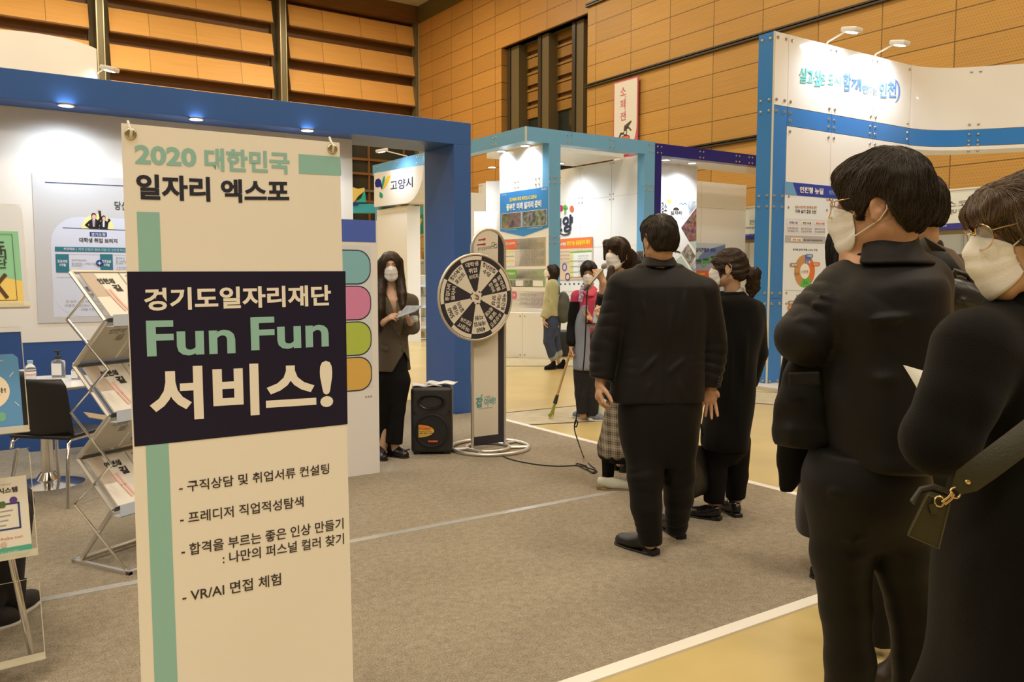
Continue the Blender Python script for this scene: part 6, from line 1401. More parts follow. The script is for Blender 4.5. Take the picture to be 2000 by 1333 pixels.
# ---- man in the black suit seen from behind
def suit_man():
    g = Fig((1290, 1085), None, 'man in a black suit with a white shirt collar, seen from behind mid-picture'); J = g.J
    fr = Frame(J(1286, 470, 0.0), -158, 4, 0, .98); H = fr.f(HEADM)
    sl, sr = J(1216, 560), J(1376, 574); el, er = J(1183, 672, .0), J(1394, 680, .03); wl, wr = J(1172, 752, -.03), J(1387, 764, .02)
    B_ = Field(); B_.u(H); B_.u(cap(fr.Wd((0, .025, -.06)), J(1287, 525, .03), .056, .062), .025)
    B_.u(loft([g.lv(525, 1235, 1340, .075, .03), g.lv(575, 1215, 1370, .10, .0), g.lv(690, 1222, 1362, .10, .0), g.lv(790, 1222, 1362, .105, .0), g.lv(860, 1228, 1356, .10, 0)]), .04)
    for a, e, w in ((sl, el, wl), (sr, er, wr)): B_.u(chain([a, e, w], [.05, .04, .027]), .03)
    hl, kl, al = J(1258, 850), J(1262, 955, -.02), J(1270, 1060, -.02); hr, kr, ar = J(1322, 850), J(1322, 945, .1), J(1322, 1028, .22)
    for a in ((hl, kl, al), (hr, kr, ar)): B_.u(chain(a, [.075, .055, .036]), .04)
    hand(B_, wl + np.array([0, 0, .01]), J(1168, 790, -.06) - wl, (1, .25, .05), 1, (.5, .5, .4), .05, .98, (.45, .5))
    hand(B_, wr + np.array([0, 0, .02]), J(1384, 806, .02) - wr, (-.15, -1, .1), -1, (.12, .15, .1), .16, 1.0, (.85, .2))
    lo = J(1150, 1100) + np.array([0, -.35, 0]); lo[2] = -.0; hi = J(1412, 418) + np.array([0, .35, .02])
    solid('body', B_, lo, hi, .0045, SKIN, g.root)
    T = Field()
    T.u(loft([g.lv(524, 1250, 1325, .085, .02), g.lv(538, 1226, 1352, .105, .01), g.lv(560, 1210, 1382, .125, .0), g.lv(620, 1210, 1384, .135, 0), g.lv(690, 1206, 1376, .13, .0), g.lv(750, 1196, 1374, .14, .0), g.lv(783, 1190, 1373, .145, .0)], 2.5, (7, .016, g.Zv(680))), .03)
    T.u(chain([sl + np.array([.0, 0, -.0]), el, wl + np.array([0, 0, .03])], [.078, .074, .062], ce=True), .02); T.u(chain([sr, er, wr + np.array([0, 0, .02])], [.078, .072, .054], ce=True), .02)
    T.u(cap(J(1258, 536, .0), J(1220, 556, 0), .055), .05); T.u(cap(J(1318, 536, .0), J(1372, 566, 0), .055), .05)
    T.warp(folds(.0045, (20, 10, 7), 1)); T.warp(creases(sl, el, 4, .004)); T.warp(creases(er, wr, 5, .006, seed=1)); T.warp(creases(el, wl, 4, .004, seed=2))
    T.warp(lambda P: .004 * np.exp(-((P[:, 0] - (g.X(1292) + .0)) / .006) ** 2) * (P[:, 1] < 0))      # centre back seam
    lo2 = J(1150, 795) + np.array([0, -.35, 0]); hi2 = J(1420, 500) + np.array([0, .35, .03])
    bk = lambda u, v: J(u, v, -.135)
    T.warp(ridges((bk(1232, 575), bk(1240, 668), .012, .009), (bk(1252, 560), bk(1262, 640), .014, .006), (bk(1340, 565), bk(1330, 660), .013, .008), (bk(1318, 590), bk(1300, 690), .014, .006), (bk(1222, 600), bk(1228, 740), .012, .010), (bk(1362, 600), bk(1352, 740), .012, .010), (bk(1240, 690), bk(1215, 770), .016, .008), (bk(1250, 735), bk(1290, 690), .014, .006), (bk(1300, 735), bk(1340, 700), .014, .006), (bk(1270, 745), bk(1262, 780), .012, .006), (bk(1325, 740), bk(1335, 782), .012, .006)))
    jk = solid('jacket', T, lo2, hi2, .0055, SUIT, g.root)
    C = Field(); c0 = J(1287, 503, .02); C.u(loft([(c0[2] - .05, c0[0], c0[1] - .01, .10, .10), (c0[2] - .02, c0[0], c0[1] + .0, .085, .09), (c0[2] + .006, c0[0] + .0, c0[1] + .01, .073, .080)])); C.cut(loft([(c0[2] - .02, c0[0], c0[1] + .0, .06, .06), (c0[2] + .03, c0[0], c0[1] + .0, .062, .062)]), .002)
    solid('jacket_collar', C, c0 - .14, c0 + np.array([.14, .14, .06]), .004, SUIT, jk)
    C = Field(); C.u(loft([(c0[2] - .03, c0[0], c0[1] + .005, .068, .075), (c0[2] + .032, c0[0] - .002, c0[1] + .01, .0675, .073)])); C.cut(loft([(c0[2] + .0, c0[0], c0[1], .058, .06), (c0[2] + .05, c0[0], c0[1], .061, .062)]), .002)
    solid('shirt_collar', C, c0 - .12, c0 + np.array([.12, .12, .07]), .004, SHIRTW, g.root)
    mb = MB()
    for u, v in ((1407, 738), (1406, 744), (1405, 750), (1403, 757)): p = J(u - 3, v, -.03); mb.lathe([(.005, 0), (.004, .003), (0, .004)], p, DARK, 10, axis=(.6, -.8, 0))
    mb.build('cuff_buttons', jk)
    Tr = trousers_field(g, [g.lv(770, 1212, 1368, .13), g.lv(800, 1207, 1370, .135), g.lv(840, 1212, 1364, .125), g.lv(880, 1226, 1352, .09), g.lv(905, 1250, 1330, .05)],
        (([J(1258, 845), J(1260, 930, -.03), J(1263, 990, -.04), J(1271, 1062, -.02)], [.108, .090, .078, .056]), ([J(1318, 845), J(1324, 930, .06), J(1325, 975, .13), J(1321, 1036, .22)], [.104, .086, .075, .056])), .05)
    Tr.warp(folds(.005, (12, 14, 9), 3)); Tr.warp(creases(J(1262, 900), J(1266, 960), 3, .007, seed=.6)); Tr.warp(creases(J(1270, 1010), J(1271, 1065), 4, .005)); Tr.warp(creases(J(1324, 990, .14), J(1321, 1040, .22), 3, .005))
    solid('trousers', Tr, J(1190, 1068) + np.array([0, -.35, 0]), J(1385, 760) + np.array([0, .45, 0]), .0055, SUITB, g.root)
    shoe('shoe', gp(1282, 1088) - g.p0, gp(1206, 1062) - g.p0, g.root, SHOEB, SOLEB, .05, .08, laces=True, heelh=.03); shoe('shoe', gp(1331, 1056) - g.p0, gp(1290, 1022) - g.p0, g.root, SHOEB, SOLEB, .05, .08, heelh=.03)
    hair_short(g, fr, HAIRK, 1)
    mask_loop_only(g, fr)
def mask_loop_only(g, fr): mask_part(fr, g.root)
def hair_short(g, fr, mats, seed, vol=.018, n=4200, nape=-.062, res=.004, r=.0009, ear=.0):
    """short black cut: full on top, shorter round the ears, tapering to the nape"""
    Hh = Field(); Hh.u(ell((0, .014, .036), (.074 + vol * .75, .096 + vol * .8, .082 + vol))); Hh.u(ell((0, .050, -.012), (.070 + vol * .25, .062 + vol * .35, .07)), .03); Hh.u(ell((0, -.055, .080), (.060, .046, .034)), .03)
    Hh.warp(lambda P: .0022 * np.sin(90 * P[:, 0] + 30 * P[:, 1] + 3 * np.sin(40 * P[:, 2])) * np.sin(45 * P[:, 1] - 25 * P[:, 0]) + .0012 * np.sin(210 * P[:, 0] + 60 * P[:, 2]))
    Hh.cut(ell((0, -.125, -.020), (.088, .070, .084)), .008)                      # face
    def side(P):                                                                     # below a line from the temple over the ear down to the nape
        x, y, z = np.abs(P[:, 0]), P[:, 1], P[:, 2]; fr_ = np.where(y < .035, -.004 - .030 * np.exp(-((y + .030) / .012) ** 2) + .018 * np.exp(-((y - .012) / .020) ** 2), -.004 - (y - .035) * 2.3)
        return z - np.maximum(fr_, nape)
    Hh.cut(side, .010)
    f = fr.f(Hh); R_ = .16 * fr.s; V, Q = skin_mesh(f, fr.c - R_, fr.c + R_, res); o = mesh_obj('hair', V, Q, mats[0], g.root)
    wh = np.array([.018, .060, .11])
    def field(P):
        q = fr.L(P); d = q - wh; d[:, 2] -= .05; n_ = np.linalg.norm(d, axis=1, keepdims=True); d = d / (n_ + 1e-6); d = d + .55 * np.stack([d[:, 1], -d[:, 0], 0 * d[:, 0]], 1) * np.clip(1 - n_ / .16, 0, 1); return d @ fr.R.T + np.array([0, 0, -.35])
    strands('hair_strands', f, V, field, n, 9, .008, o, mats, r * fr.s, .0022, seed, wob=.2)
    return o
def collar(name, parent, c, rx, ry, h, m, thick=.008, lean=.012, res=.004, front_cut=None):
    """standing collar ring round the neck at c"""
    C = Field(); C.u(loft([(c[2] - .03, c[0], c[1], rx + .01, ry + .012), (c[2] + h, c[0], c[1] + lean, rx, ry)])); C.cut(loft([(c[2] - .05, c[0], c[1], rx + .01 - thick, ry + .012 - thick), (c[2] + h + .03, c[0], c[1] + lean, rx - thick, ry - thick)]), .002)
    if front_cut is not None: C.cut(front_cut, .004)
    return solid(name, C, np.array(c) - [rx + .05, ry + .05, .04], np.array(c) + [rx + .05, ry + .06, h + .02], res, m, parent)
def hair_long(g, fr, mats, seed, drops, n=3400, face=((0, -.125, -.03), (.062, .075, .10)), vol=.016, res=.0045, part=.0, bangs=False, r=.0009, steps=14, lift=.002, extra=None):
    """long hair: cap over the skull plus falls given as chains in figure space: drops = [(points, radii, flat)]"""
    Hh = Field(); Hh.u(ell((0, .014, .032), (.074 + vol, .096 + vol, .082 + vol))); Hh.u(ell((0, .035, -.03), (.078 + vol * .5, .075 + vol * .6, .085)), .03)
    Hc = Field(); Hc.u(ell(*face)); Hh.cut(Hc, .008)
    if bangs: Hh.u(cap((-.052, -.064, .084), (.052, -.064, .084), .022), .02); Hh.u(cap((-.045, -.084, .062), (.045, -.084, .062), .010), .02); [Hh.u(cap((s * .058, -.062, .06), (s * .066, -.05, -.03), .013, .008), .012) for s in (-1, 1)]
    G = Field(); G.u(fr.f(Hh))
    for pts, rs, fl in drops: G.u(chain(pts, rs, fl), .03)
    if extra: extra(G)
    G.warp(lambda P: .0022 * np.sin(120 * fr.L(P)[:, 0] + 2.5 * np.sin(14 * P[:, 2])) * np.sin(60 * P[:, 1] + 9 * P[:, 2]))
    A = np.array([fr.c - .17 * fr.s, fr.c + .17 * fr.s] + [np.asarray(p) - .08 for d in drops for p in d[0]] + [np.asarray(p) + .08 for d in drops for p in d[0]])
    V, Q = skin_mesh(G, A.min(0), A.max(0), res); o = mesh_obj('hair', V, Q, mats[0], g.root)
    top = np.array([part, -.01, .13])
    def field(P):
        q = fr.L(P); d = q - top; u_ = np.clip((q[:, 2] + .02) / .1, 0, 1)[:, None]; d = d / (np.linalg.norm(d, axis=1, keepdims=True) + 1e-6); d = d * u_ + np.array([0, .12, -1.]) * (1 - u_); return d @ fr.R.T
    strands('hair_strands', G, V, field, n, steps, .012, o, mats, r, lift, seed, wob=.1)
    return o
def trousers_field(g, waist, legs, k=.06):
    W_ = loft(waist); L_ = [chain(p, r, k=.02, ce=True) for p, r in legs]
    def base(P):
        w = W_(P); return smin(smin(w, L_[0](P), k), smin(w, L_[1](P), k), .006)
    return Field().u(base)
def ridges(*rs):
    """single cloth folds: (from, to, width, height)"""
    R = [(np.asarray(a, np.float32), np.asarray(b, np.float32), w, h) for a, b, w, h in rs]
    def f(P):
        d = 0
        for a, b, w, h in R:
            ba = b - a; t = np.clip((P - a) @ ba / float(ba @ ba), 0, 1); q = P - a - t[:, None] * ba; d = d - 1.5 * h * np.exp(-(q * q).sum(1) / (w * w)) * np.sin(PI * np.clip(t, .04, .96))
        return d
    return f
BLAZER = mat('blazer_brown', alb(88, 70, 46), .8, sheen=.15, spec=.2, bump=(700, .1)); BLKCLOTH = mat('black_cloth', (.007, .0065, .0065), .85, spec=.2); BOOT = mat('boot_leather', (.012, .011, .011), .25, spec=.6)
# ---- woman in the brown blazer handing out leaflets
def blazer_woman():
    g = Fig((765, 894), None, 'woman in a brown blazer and white mask holding leaflets beside the white board'); J = g.J
    fr = Frame(J(763.5, 521), 8, 5, -3, .93); H = fr.f(HEADF)
    sl, sr = J(729, 592), J(803, 590); el, er = J(726, 648, .02), J(806, 640, .02); wl, wr = J(752, 627, -.16), J(800, 628, -.16)
    B_ = Field(); B_.u(H); B_.u(cap(fr.Wd((0, .02, -.07)), J(765, 576, .02), .044, .05), .02)
    B_.u(loft([g.lv(570, 735, 796, .05, .02), g.lv(586, 725, 806, .075), g.lv(640, 733, 798, .085), g.lv(690, 738, 792, .08), g.lv(730, 730, 796, .09), g.lv(760, 734, 792, .08)]), .03)
    B_.u(chain([sl, el, wl], [.04, .034, .022]), .02); B_.u(chain([sr, er, wr], [.04, .034, .022]), .02)
    for u, uu in ((748, 752), (775, 772)): B_.u(chain([J(u, 750), J(uu, 800), J(uu - (4 if u < 760 else 0), 880)], [.06, .04, .032]), .03)
    hand(B_, wl, J(781, 607, -.22) - wl, (.25, .5, -.7), 1, (.5, .6, .5), .05, .88, (.3, .5)); hand(B_, wr, J(790, 606, -.24) - wr, (-.4, .4, -.8), -1, (.5, .6, .5), .05, .88, (.3, .5))
    lo = J(708, 898) + [0, -.36, 0]; lo[2] = 0; hi = J(826, 486) + [0, .2, .02]
    b = solid('body', B_, lo, hi, .004, SKINL, g.root); e = eyes(fr, b, .2); e.build('eyes', g.root, autosmooth=False); mask_part(fr, g.root)
    T = Field(); T.u(loft([g.lv(571, 738, 794, .06, .015), g.lv(582, 726, 806, .085), g.lv(600, 728, 806, .10), g.lv(650, 735, 797, .105), g.lv(690, 731, 799, .115), g.lv(724, 727, 802, .12)], 2.4), 0)
    T.u(chain([sl, el, J(741, 636, -.1)], [.062, .058, .05], ce=True), .03); T.u(chain([sr, er, wr + [0, .05, -.02]], [.062, .056, .046], ce=True), .03)
    vx = J(779, 655, -.15); T.cut(lambda P: np.maximum(np.abs(P[:, 0] - (vx[0] - .0 + (P[:, 2] - vx[2]) * -.11)) - np.clip((P[:, 2] - vx[2]) * .26, 0, .09), P[:, 1] - .01), .004)     # neckline opening
    vb = J(787, 690, -.15); T.cut(lambda P: np.maximum(np.abs(P[:, 0] - (vb[0] + (vb[2] - P[:, 2]) * -.10)) - np.clip((vb[2] - P[:, 2]) * .50, 0, .09), P[:, 1] + .0), .004)      # front opens below the button
    T.warp(folds(.003, (16, 12, 8), 2)); T.warp(creases(sr, er, 4, .004)); T.warp(creases(sl, el, 4, .004, seed=2))
    jk = solid('blazer', T, J(706, 733) + [0, -.3, 0], J(826, 562) + [0, .25, 0], .005, BLAZER, g.root)
    mb = MB()
    for s, pts in ((-1, [J(748, 575, -.03), J(757, 600, -.115), J(769, 630, -.125), J(778, 655, -.125)]), (1, [J(780, 575, -.03), J(783, 600, -.115), J(782, 630, -.125), J(780, 655, -.125)])):
        mb.tube(pts, [(.006, .03), (.006, .036), (.006, .026), (.005, .006)], BLAZER, 10, flat=(0, 1, 0))
    mb.tube([J(741, 677, -.12), J(758, 682, -.13)], [(.004, .02)] * 2, BLAZER, 8, flat=(0, 1, 0)); mb.build('lapels', jk)
    I_ = Field(); I_.u(loft([g.lv(585, 742, 790, .065, .0), g.lv(640, 740, 792, .092, 0), g.lv(735, 732, 796, .098)]), 0); I_.cut(lambda P: np.maximum(np.linalg.norm((P - J(770, 572, -.06))[:, [0, 2]] / np.array([.055, .14]), axis=1) - 1, P[:, 1] - .02) * .05, .004)
    solid('top', I_, J(724, 740) + [0, -.2, 0], J(806, 580) + [0, .2, 0], .005, BLKCLOTH, g.root)
    Tr = trousers_field(g, [g.lv(715, 736, 796, .095), g.lv(745, 733, 796, .10), g.lv(785, 752, 780, .05)], (([J(750, 745), J(750, 800), J(745, 866, .04)], [.082, .062, .060]), ([J(780, 745), J(775, 800), J(769, 866)], [.082, .066, .070])), .05); Tr.warp(folds(.003, (14, 10, 6), 4))
    solid('trousers', Tr, J(720, 870) + [0, -.2, 0], J(812, 705) + [0, .3, 0], .005, BLKCLOTH, g.root)
    shoe('ankle_boot', J(757, 893, .05) * [1, 1, 0], gp(796, 897) - g.p0, g.root, BOOT, SOLEB, .042, .10, heelh=.025); shoe('ankle_boot', J(735, 893, .1) * [1, 1, 0], gp(750, 903) - g.p0, g.root, BOOT, SOLEB, .042, .10, heelh=.025)
    W_ = .018
    hair_long(g, fr, HAIRN, 11, [([fr.Wd((-.072, -.01, .03)), J(744, 545, -.01), J(741, 575, -.07), J(742, 606, -.115), J(741, 645, -.12)], [.035, .045, .048, .042, .018], None), ([fr.Wd((.072, -.01, .03)), J(782, 548, -.01), J(785, 575, -.06), J(786, 598, -.10), J(780, 618, -.115)], [.03, .034, .036, .024, .006], None), ([J(764, 530, .06), J(764, 590, .10)], [.07, .06], ((0, 1, 0), 1.6))], n=4600, part=.0, face=((0, -.15, -.02), (.058, .112, .112)))
    return g
def held_sheets(pts, lb, m, th=.004, cat='leaflets', grp=None, fold=.0, name='held_leaflet'):
    """a bundle of paper given by its four corner points (world)"""
    P = [np.asarray(p, float) for p in pts]; o0 = P[0]; mb = MB(); n = nrm(np.cross(P[1] - P[0], P[3] - P[0])); nu = 8; vs = []
    for sgn in (0, 1):
        for j in range(3):
            for i in range(nu + 1):
                a, b_ = i / nu, j / 2; p = (P[0] * (1 - a) + P[1] * a) * (1 - b_) + (P[3] * (1 - a) + P[2] * a) * b_; vs.append(p - o0 + n * (th * sgn + fold * math.sin(PI * a)))
    k = 3 * (nu + 1); f = []
    for s_ in (0, 1):
        for j in range(2):
            for i in range(nu): q = [s_ * k + j * (nu + 1) + i, s_ * k + j * (nu + 1) + i + 1, s_ * k + (j + 1) * (nu + 1) + i + 1, s_ * k + (j + 1) * (nu + 1) + i]; f.append(q if s_ else q[::-1])
    ed = [i for i in range(nu + 1)] + [(nu + 1) * j + nu for j in (1, 2)] + [2 * (nu + 1) + i for i in range(nu - 1, -1, -1)] + [nu + 1]
    for i in range(len(ed)): a, b_ = ed[i], ed[(i + 1) % len(ed)]; f.append([a, b_, b_ + k, a + k])
    mb.add(vs, f, m); o = mb.build(name, None, tuple(o0)); return tag(o, lb, cat, grp)
def blazer_things():
    y = gp(765, 894)[1] - .25; GP = mat('leaflet_grey', alb(150, 142, 122), .35, var=(18, .25))
    held_sheets([atd(773.5, 623, y - .03), atd(811, 610, y - .10), atd(826, 598, y - .06), atd(794, 598.5, y + .05)], 'fan of grey leaflets held by the woman in the brown blazer', GP, .006)
    mb = MB(); p = atd(809, 622, y + .02); mb.rbox((-.03, -.02, -.03), (.03, .02, .02), .012, mat('clear_wrap', (.8, .8, .8), .15, alpha=.75)); mb.tube([(.0, -.02, -.005), (.03, -.03, -.01)], .011, WHITE, 10); tag(mb.build('small_bottle', None, tuple(p)), 'small clear bottle held under the grey leaflets by the woman in the brown blazer', 'bottle')
# ---- passer-by with backpack
def walker():
    g = Fig((1076, 722), None, 'person in a beige fleece and rolled jeans with a grey backpack, walking far off'); J = g.J
    fr = Frame(J(1078, 531), -78, -12, 0, .92); H = fr.f(HEADF)
    sh = J(1081, 556); el, wr = J(1072, 598, -.1), J(1062, 626, -.14)
    B_ = Field(); B_.u(H); B_.u(cap(fr.Wd((0, .02, -.07)), J(1079, 556), .042, .05), .02); B_.u(loft([g.lv(556, 1071, 1089, .12), g.lv(600, 1067, 1091, .12), g.lv(640, 1064, 1092, .12)]), .03)
    B_.u(chain([sh + [0, -.12, 0], el, wr], [.04, .035, .024]), .02); B_.u(chain([sh + [0, .14, 0], el + [.05, .3, 0], wr + [.08, .3, 0]], [.04, .035, .024]), .02)
    B_.u(chain([J(1076, 630), J(1074, 670), J(1080, 712)], [.07, .045, .03]), .03); B_.u(chain([J(1084, 630, .12), J(1086, 670, .12), J(1091, 708, .12)], [.07, .045, .03]), .03)
    hand(B_, wr, (.05, -.02, -.2), (1, .1, 0), 1, (.3, .3, .3), .08, .85)
    hand(B_, wr + [.08, .3, 0], (.02, .0, -.2), (1, .1, 0), -1, (.3, .3, .3), .08, .85)
    b = solid('body', B_, J(1045, 728) + [0, -.4, 0], J(1100, 512) + [0, .5, 0], .0065, SKINL, g.root); eyes(fr, b).build('eyes', g.root, autosmooth=False); mask_part(fr, g.root, 1)
    FL = mat('fleece_beige', alb(176, 158, 100), .95, sheen=.4, bump=(160, .5)); DN = mat('denim', alb(56, 58, 66), .85, bump=(500, .2), var=(10, .2))
    T = Field(); T.u(loft([g.lv(546, 1072, 1086, .07), g.lv(557, 1066, 1092, .16), g.lv(590, 1062, 1093, .17), g.lv(612, 1064, 1093, .16), g.lv(617, 1066, 1092, .15)], 2.4)); T.u(chain([sh + [-.01, -.13, 0], el, wr + [0, 0, .04]], [.085, .085, .06], ce=True), .05); T.u(chain([sh + [0, .14, 0], el + [.05, .3, 0], wr + [.08, .3, .04]], [.08, .075, .06], ce=True), .05); T.warp(folds(.008, (20, 16, 16), 3))
    solid('fleece_jacket', T, J(1045, 634) + [0, -.45, 0], J(1104, 540) + [0, .55, 0], .008, FL, g.root)
    Tr = trousers_field(g, [g.lv(606, 1067, 1092, .13), g.lv(630, 1064, 1093, .14), g.lv(655, 1070, 1088, .08)], (([J(1075, 632, -.05), J(1072, 668, -.05), J(1080, 697, -.02)], [.105, .085, .072]), ([J(1083, 632, .1), J(1084, 668, .12), J(1089, 692, .12)], [.10, .085, .072])), .05); Tr.warp(folds(.006, (14, 10, 8), 4))
    tr = solid('jeans', Tr, J(1050, 706) + [0, -.3, 0], J(1106, 600) + [0, .4, 0], .008, DN, g.root)
    Cf = Field(); Cf.u(cap(J(1080, 693, -.02), J(1080.5, 696, -.02), .077)); Cf.u(cap(J(1089, 688, .12), J(1089.5, 691, .12), .077)); solid('cuffs', Cf, J(1066, 712) + [0, -.2, 0], J(1104, 682) + [0, .3, 0], .008, mat('denim_inside', alb(150, 140, 112), .9), tr)
    shoe('shoe', J(1086, 716) * [1, 1, 0], gp(1064, 723) - g.p0, g.root, BLKCLOTH, SOLEB, .045, .09); shoe('shoe', J(1104, 716, .12) * [1, 1, 0], J(1087, 716, .1) * [1, 1, 0], g.root, BLKCLOTH, SOLEB, .045, .09)
    hair_long(g, fr, HAIRK, 5, [([fr.Wd((-.05, .03, -.02)), fr.Wd((-.055, .025, -.12))], [.05, .045], None), ([fr.Wd((.05, .03, -.02)), fr.Wd((.055, .025, -.12))], [.05, .045], None), ([fr.Wd((0, .07, -.02)), fr.Wd((0, .06, -.12))], [.055, .055], None)], n=900, res=.007, r=.002)
    bp = Field(); bp.u(ell(J(1099, 600, .0), (.12, .17, .24)), 0); bp.u(ell(J(1101, 614, .0), (.11, .16, .13)), .05); bp.warp(folds(.008, (20, 16, 16), 5)); o = solid('backpack', bp, J(1080, 640) + [0, -.25, 0], J(1120, 560) + [0, .25, 0], .009, mat('pack_grey', alb(78, 72, 54), .85), None)
    bp_o = o; o.location = tuple(g.p0); tag(o, 'grey backpack on the back of the walking person in beige fleece', 'backpack')
    mb = MB(); mb.tube([J(1092, 575, -.13), J(1090, 560, -.14), J(1082, 552, -.13), J(1073, 562, -.17), J(1074, 590, -.19)], [(.006, .025)] * 5, mat('pack_grey', (.1, .1, .1), .8), 8); mb.build('strap', o)
# ---- cleaner with broom
def cleaner():
    g = Fig((1148, 822), None, 'cleaner in a red and grey vest with a broom and white mask'); J = g.J
    fr = Frame(J(1149.5, 535), -10, 8, 2, .92); H = fr.f(HEADF)
    sl, sr = J(1128, 581), J(1172, 583); el, er = J(1119, 640, .03), J(1178, 632, .0); wl, wr = J(1116, 678, -.05), J(1158, 625, -.18)
    B_ = Field(); B_.u(H); B_.u(cap(fr.Wd((0, .02, -.07)), J(1150, 570, .02), .045, .05), .02); B_.u(loft([g.lv(572, 1134, 1168, .06, .01), g.lv(590, 1126, 1174, .09), g.lv(650, 1128, 1172, .10), g.lv(720, 1126, 1172, .11), g.lv(740, 1130, 1168, .09)]), .03)
    B_.u(chain([sl, el, wl], [.045, .038, .026]), .02); B_.u(chain([sr, er, wr], [.045, .038, .026]), .02)
    hand(B_, wl, J(1113, 695, -.06) - wl, (.8, -.2, .1), 1, (.9, .9, .7), .03, .9, (.5, .5)); hand(B_, wr, J(1136, 616, -.2) - wr, (0, -.4, .9), 1, (.35, .5, .4), .10, .95, (.5, .5))
    for u, uu, ub in ((1140, 1138, 1139), (1160, 1158, 1157)): B_.u(chain([J(u, 720), J(uu, 765), J(ub, 812)], [.08, .055, .036]), .03)
    b = solid('body', B_, J(1098, 828) + [0, -.45, 0], J(1192, 509) + [0, .25, 0], .0055, SKIN, g.root); eyes(fr, b).build('eyes', g.root, autosmooth=False); mask_part(fr, g.root, 1)
    RED = mat('vest_red', alb(176, 44, 58), .7, var=(12, .08)); APR = mat('apron_grey', alb(126, 118, 104), .75, var=(7, .06)); NVY = mat('trouser_navy', (.012, .011, .016), .85)
    U_ = Field(); U_.u(loft([g.lv(571, 1138, 1164, .07, .01), g.lv(586, 1126, 1176, .11), g.lv(650, 1124, 1176, .125), g.lv(700, 1122, 1176, .13)], 2.4)); U_.u(chain([sl, el, wl + [0, 0, .05]], [.07, .062, .052]), .03); U_.u(chain([sr, er, J(1163, 626, -.13)], [.066, .056, .045]), .03); U_.warp(folds(.005, (18, 14, 12), 6))
    def sel(C): 
        x = C[:, 0]; u_ = np.zeros(len(C), int); left = (C[:, 0] < g.X(1127.5) + .02) & (C[:, 2] < g.Zv(590)); u_[left] = 1; return u_
    jk = solid('red_jacket', U_, J(1098, 706) + [0, -.4, 0], J(1196, 562) + [0, .25, 0], .006, [RED, BLKCLOTH], g.root, sel)
    mb = MB(); mb.tube([J(1140, 560, -.06), J(1136, 572, -.12), J(1133, 590, -.15)], [(.006, .03), (.006, .03), (.006, .02)], mat('scarf_print', (.35, .25, .4), .8, var=(60, .8)), 8); mb.tube([J(1163, 562, -.03), J(1156, 573, -.11), J(1149, 576, -.13)], [(.006, .03), (.007, .035), (.004, .012)], mat('collar_red', alb(206, 72, 70), .7), 8); mb.tube([J(1137, 565, -.03), J(1142, 573, -.11), J(1147, 577, -.13)], [(.006, .025), (.007, .03), (.004, .012)], mat('collar_red', alb(206, 72, 70), .7), 8); mb.build('collar', jk)
    A_ = Field(); A_.u(loft([g.lv(596, 1132, 1170, .10, -.03), g.lv(625, 1124, 1172, .125, -.02), g.lv(690, 1120, 1172, .135, -.01), g.lv(718, 1119, 1170, .14, -.01), g.lv(722, 1121, 1168, .13, -.01)], 2.5, (5, .03, g.Zv(690)))); A_.keep(lambda P: P[:, 1] - .0, .01)
    A_.cut(lambda P: -(np.abs(P[:, 0] - g.X(1155) - (P[:, 2] - g.Zv(625)) * .12) - (.075 + np.clip((P[:, 2] - g.Zv(640)) * .0, 0, 1))) * -1 if False else np.maximum(np.abs(P[:, 0] - g.X(1152.5)) - .03 - np.clip(g.Zv(628) - P[:, 2], 0, .02), g.Zv(632) - P[:, 2]), .006)
    def sel2(C):
        i = np.zeros(len(C), int); i[(C[:, 0] > g.X(1150)) & (C[:, 0] < g.X(1166)) & (C[:, 2] > g.Zv(688)) & (C[:, 2] < g.Zv(640))] = 1; return i
    solid('apron', A_, J(1105, 728) + [0, -.3, 0], J(1186, 590) + [0, .2, 0], .006, [APR, RED], g.root, sel2)
    Tr = trousers_field(g, [g.lv(700, 1128, 1170, .11), g.lv(730, 1128, 1170, .11), g.lv(760, 1140, 1160, .06)], (([J(1139, 725), J(1137, 770), J(1138, 808)], [.10, .075, .06]), ([J(1159, 725), J(1158, 770), J(1156, 812)], [.10, .075, .06])), .05); Tr.warp(folds(.004, (14, 10, 8), 4)); solid('trousers', Tr, J(1110, 816) + [0, -.25, 0], J(1184, 695) + [0, .25, 0], .006, NVY, g.root)
    SG = mat('shoe_grey', alb(110, 106, 100), .8, var=(90, .5)); SW = mat('sole_white', (.6, .58, .52), .6)
    shoe('shoe', J(1152, 808, .05) * [1, 1, 0], gp(1121, 815) - g.p0, g.root, SG, SW, .048, .05, low=True, heelh=.025); shoe('shoe', J(1149, 815, -.02) * [1, 1, 0], gp(1178, 822) - g.p0, g.root, SG, SW, .048, .05, low=True, heelh=.025)
    hair_short(g, fr, HAIRB, 9, vol=.024, n=900, res=.006, r=.002, nape=-.06)
    # broom
    a, b_ = gp(1075, 818), atd(1113, 690, g.y0 - .06); t = empty('broom', tuple(a), 0, 'straw-tipped broom with a wooden stick leaning in the cleaner\'s hand', 'broom'); d = b_ - a
    mb = MB(); mb.tube([d * .30, d * 1.08], .0125, mat('broom_wood', alb(190, 140, 76), .5), 12); mb.build('stick', t); mb = MB(); mb.tube([d * .24, d * .37], [.022, .016], DARK, 12); mb.tube([d * .315, d * .325], .0175, WHITE, 12); mb.build('ferrule', t)
    mb = MB(); rg = random.Random(3); ST = mat('broom_straw', alb(176, 160, 60), .8, var=(60, .3))
    for k in range(46): an = rg.uniform(0, 2 * PI); r_ = rg.uniform(0, 1); mb.tube([d * .26 + np.array([.012 * math.cos(an) * r_, .012 * math.sin(an) * r_, 0]), d * .1 + np.array([.022 * math.cos(an) * r_, .022 * math.sin(an) * r_, 0]), np.array([.035 * math.cos(an) * r_, .03 * math.sin(an) * r_, .006 + .03 * rg.random()])], .0025, ST, 4)
    mb.build('bristles', t)
